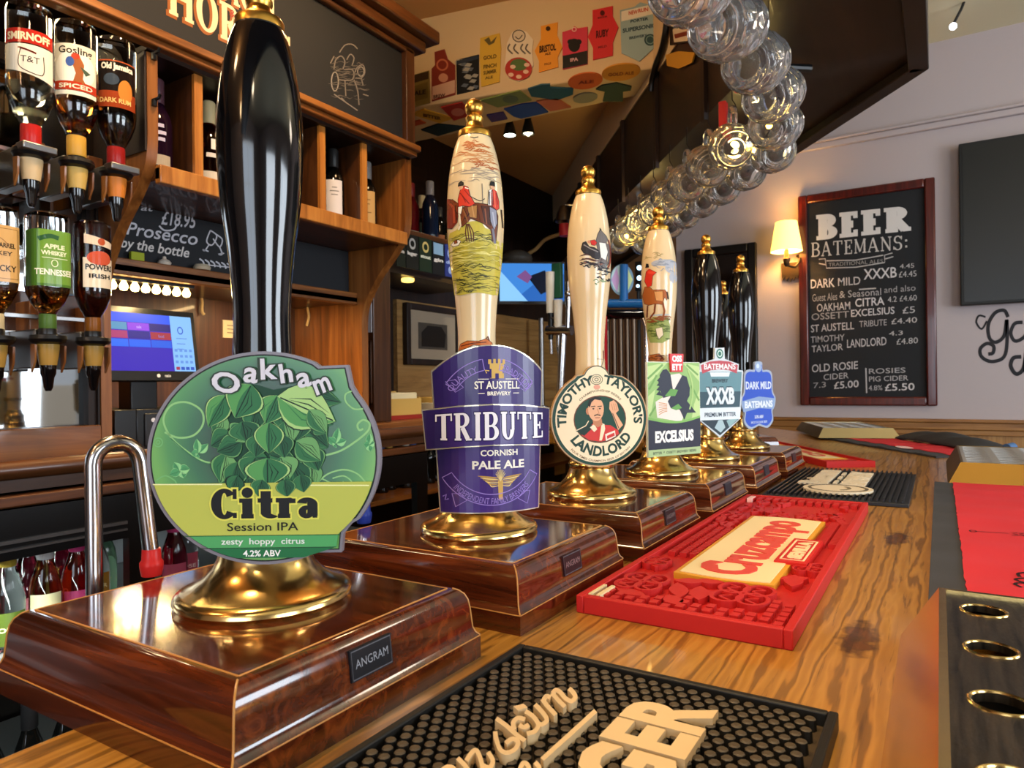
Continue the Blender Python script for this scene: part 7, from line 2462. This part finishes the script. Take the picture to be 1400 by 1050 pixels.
a.line([(222, 374), (250, 372), (255, 408), (380, 405), (495, 388), (495, 360), (525, 352)], 4, CK, 1)
a.line([(222, 390), (252, 395)], 4, CK, 1); a.line([(255, 380), (380, 378), (490, 360)], 4, CK, 1); a.line([(495, 375), (528, 366)], 4, CK, 1)
bt2('TRADITIONAL ALES', 265, 488, 402, 20, '#9a9692')
bt2('DARK', 183, 290, 485, 48, '#cfcaca', .01); bt2('MILD', 305, 398, 476, 44, '#bdb8b8', .005); bt2('XXXB', 412, 540, 452, 56, '#cfcaca', .012); bt2('4.45', 552, 604, 412, 24); bt2('£4.45', 548, 612, 446, 32)
a.line([(392, 490), (460, 486)], 5, CK, 1)
bt2('Guest Ales', 190, 300, 535, 40, '#9f9b9b'); bt2('& Seasonal', 310, 480, 522, 38, '#a9a5a5'); bt2('and also', 492, 608, 504, 34, '#9f9b9b')
bt2('OAKHAM', 210, 355, 574, 42, '#bdb8b8', .005); bt2('CITRA', 376, 492, 556, 44, '#cfcaca', .01); bt2('4.2 £4.60', 505, 612, 540, 30)
bt2('OSSETT', 185, 350, 606, 36, '#9a9696', .005); bt2('EXCELSIUS', 358, 530, 594, 38, '#c9c4c4', .01); bt2('£5', 560, 605, 584, 36)
bt2('ST AUSTELL', 182, 370, 652, 40, '#bdb8b8', .005); bt2('TRIBUTE', 392, 500, 634, 34, '#a9a5a5'); bt2('£4.40', 518, 612, 624, 30)
bt2('TIMOTHY', 180, 330, 692, 34, '#a9a5a5', .005); bt2('TAYLOR', 184, 322, 728, 36, '#b5b0b0', .005); bt2('LANDLORD', 340, 498, 712, 44, '#bdb8b8', .008); bt2('4.3', 508, 560, 668, 24); bt2('£4.80', 536, 614, 702, 32)
bt2('OLD ROSIE', 184, 384, 804, 42, '#bdb8b8', .008); bt2('CIDER', 236, 345, 834, 32, '#a9a5a5', .005); bt2('7.3', 190, 246, 864, 30, '#9a9696'); bt2('£5.00', 282, 386, 868, 38, '#bdb8b8', .01)
a.line([(416, 790), (418, 885)], 5, CK, 1)
bt2('ROSIES', 428, 568, 812, 28, '#a9a5a5', .005, -.02); bt2('PIG CIDER', 428, 578, 842, 28, '#a9a5a5', .005, -.02); bt2('4.8%', 426, 480, 876, 28, '#a9a5a5', 0, -.02); bt2('£5.50', 490, 600, 878, 38, '#c9c4c4', .01, -.02)
a.build('chalk_lettering', lambda x, y, z: V((x, YB - .012 - z, y)) - bb.location, bb, .0004)

# sconce
p = AY(1075, 325, YB - .10)
sc_ = thing('wall_sconce', 'lit wall sconce with cream shade and iron leaf bracket', 'wall lamp', (p.x, p.y, p.z))
SHD = nm('lamp_shade', '#ffc25a', .7, emit=2.6)
SHD.node_tree.nodes['Principled BSDF'].inputs['Base Color'].default_value = lin('#f4e0b0')
MB().lathe([(.046, .070), (.068, -.062), (.0665, -.062), (.0445, .070)], SHD, 36, cap=False).build('lamp_shade', sc_)
IRON = nm('bronze_iron', '#4a3a26', .45, .7)
m = MB().lathe([(.004, -.13), (.012, -.12), (.016, -.095), (.010, -.085), (.010, -.06), (.006, -.05)], IRON, 14)
m.tube(catmull([(.0, 0, -.12), (.03, .03, -.13), (.045, .07, -.09), (.03, .098, -.07)], 5), .006, IRON, 8)
m.build('arm', sc_)
m = MB()
for k in range(5):
    x = -.030 + k * .015
    m.prism([(x - .008, -.10), (x + .008, -.10), (x + .010, -.17 + .008 * abs(k - 2)), (x, -.19 + .006 * abs(k - 2)), (x - .006, -.165)], IRON, lambda q_: V((q_[0], .085, q_[1])), lambda q_: V((q_[0], .098, q_[1])))
m.build('leaf_plate', sc_)
point('wall_sconce', V(sc_.location) + V((0, 0, 0)), 4.2, (1, .58, .20), .02)

# big black screen, lettering, mirror
t = thing('wall_screen', 'big black switched off screen on the far wall', 'television', AY(1312, 300, YB))
xl2 = AY(1312, 300, YB - .05).x
z1_, z0_ = AY(1316, 196, YB - .05).z, AY(1311, 418, YB - .05).z
MB().box((xl2, YB - .05, z0_), (xl2 + 1.15, YB - .015, z1_), nm('screen_black', '#0f1110', .5)).build('case', t, True, bevel=.003)
MB().box((xl2 + .012, YB - .052, z0_ + .012), (xl2 + 1.138, YB - .05, z1_ - .012), nm('screen_glass', '#141615', .35)).build('glass', t, True)
MB().box((xl2 + .4, YB - .015, .7), (xl2 + .7, YB - .001, .95), BLACKPL).build('wall_plate', t, True)
a = Art(lambda u, v: wq(1040 + u / 2.764, 220 + v / 2.764))
INK = '#1c1a1e'
for pts, w_ in (([(855, 605), (835, 635), (815, 610), (825, 585), (850, 590)], 5), ([(935, 590), (920, 565), (885, 575), (860, 620), (865, 670), (890, 685), (920, 660), (930, 600), (930, 700), (915, 745), (870, 758), (835, 740), (830, 710), (855, 690), (880, 700), (878, 725), (860, 730)], 9), ([(990, 610), (960, 615), (945, 650), (960, 680), (990, 670), (1010, 640), (1000, 612)], 9), ([(1040, 610), (1015, 640), (1030, 680), (1060, 650), (1045, 612)], 9),
                ([(985, 740), (955, 745), (945, 775), (965, 805), (990, 790), (1000, 750), (1005, 700), (1000, 790), (1015, 805)], 10), ([(1060, 740), (1035, 760), (1040, 800), (1070, 790), (1075, 745)], 9), ([(1110, 745), (1100, 800), (1130, 800), (1150, 745)], 9)):
    a.curve(pts, w_ * 1.5, INK, 1)
o = a.build('wall_lettering', lambda x, y, z: V((x, YB - .0005 - z, y)), None, .0003)
tag(o, 'black cursive lettering starting Go painted on the wall below the screen', 'lettering')
t = thing('wall_mirror', 'black framed mirror on the far wall behind the black pump handles', 'mirror', AY(990, 450, YB))
xa, za = wq(938, 345); xb, zb_ = wq(1038, 560)
za = wq(938, 343)[1]
m = MB()
frame4(m, xa, xb, .03, za, .04, YB - .03, YB - .001, nm('black_frame', '#14100e', .35), 'y')
m.build('frame', t, True, bevel=.005)
MB().box((xa + .035, YB - .010, .03), (xb - .035, YB - .006, za - .035), nm('dim_mirror', '#6f5f58', .12, 1)).build('glass', t, True)
t = thing('ceiling_wire', 'thin dark wire with one small white light on the cream ceiling edge', 'wire', (0, 0, 0))
pts = [AY(u, v, YB - .3) for u, v in ((1322, -12), (1316, 8), (1308, 24), (1303, 34))]
t.location = pts[-1]
MB().tube([p - pts[-1] for p in catmull(pts, 4)], .005, BLACKPL, 8).build('wire', t)
MB().sphere((0, 0, -.006), .013, nm('small_white_lamp', '#f4f6ff', .3, emit=5), 8).build('bulb', t)
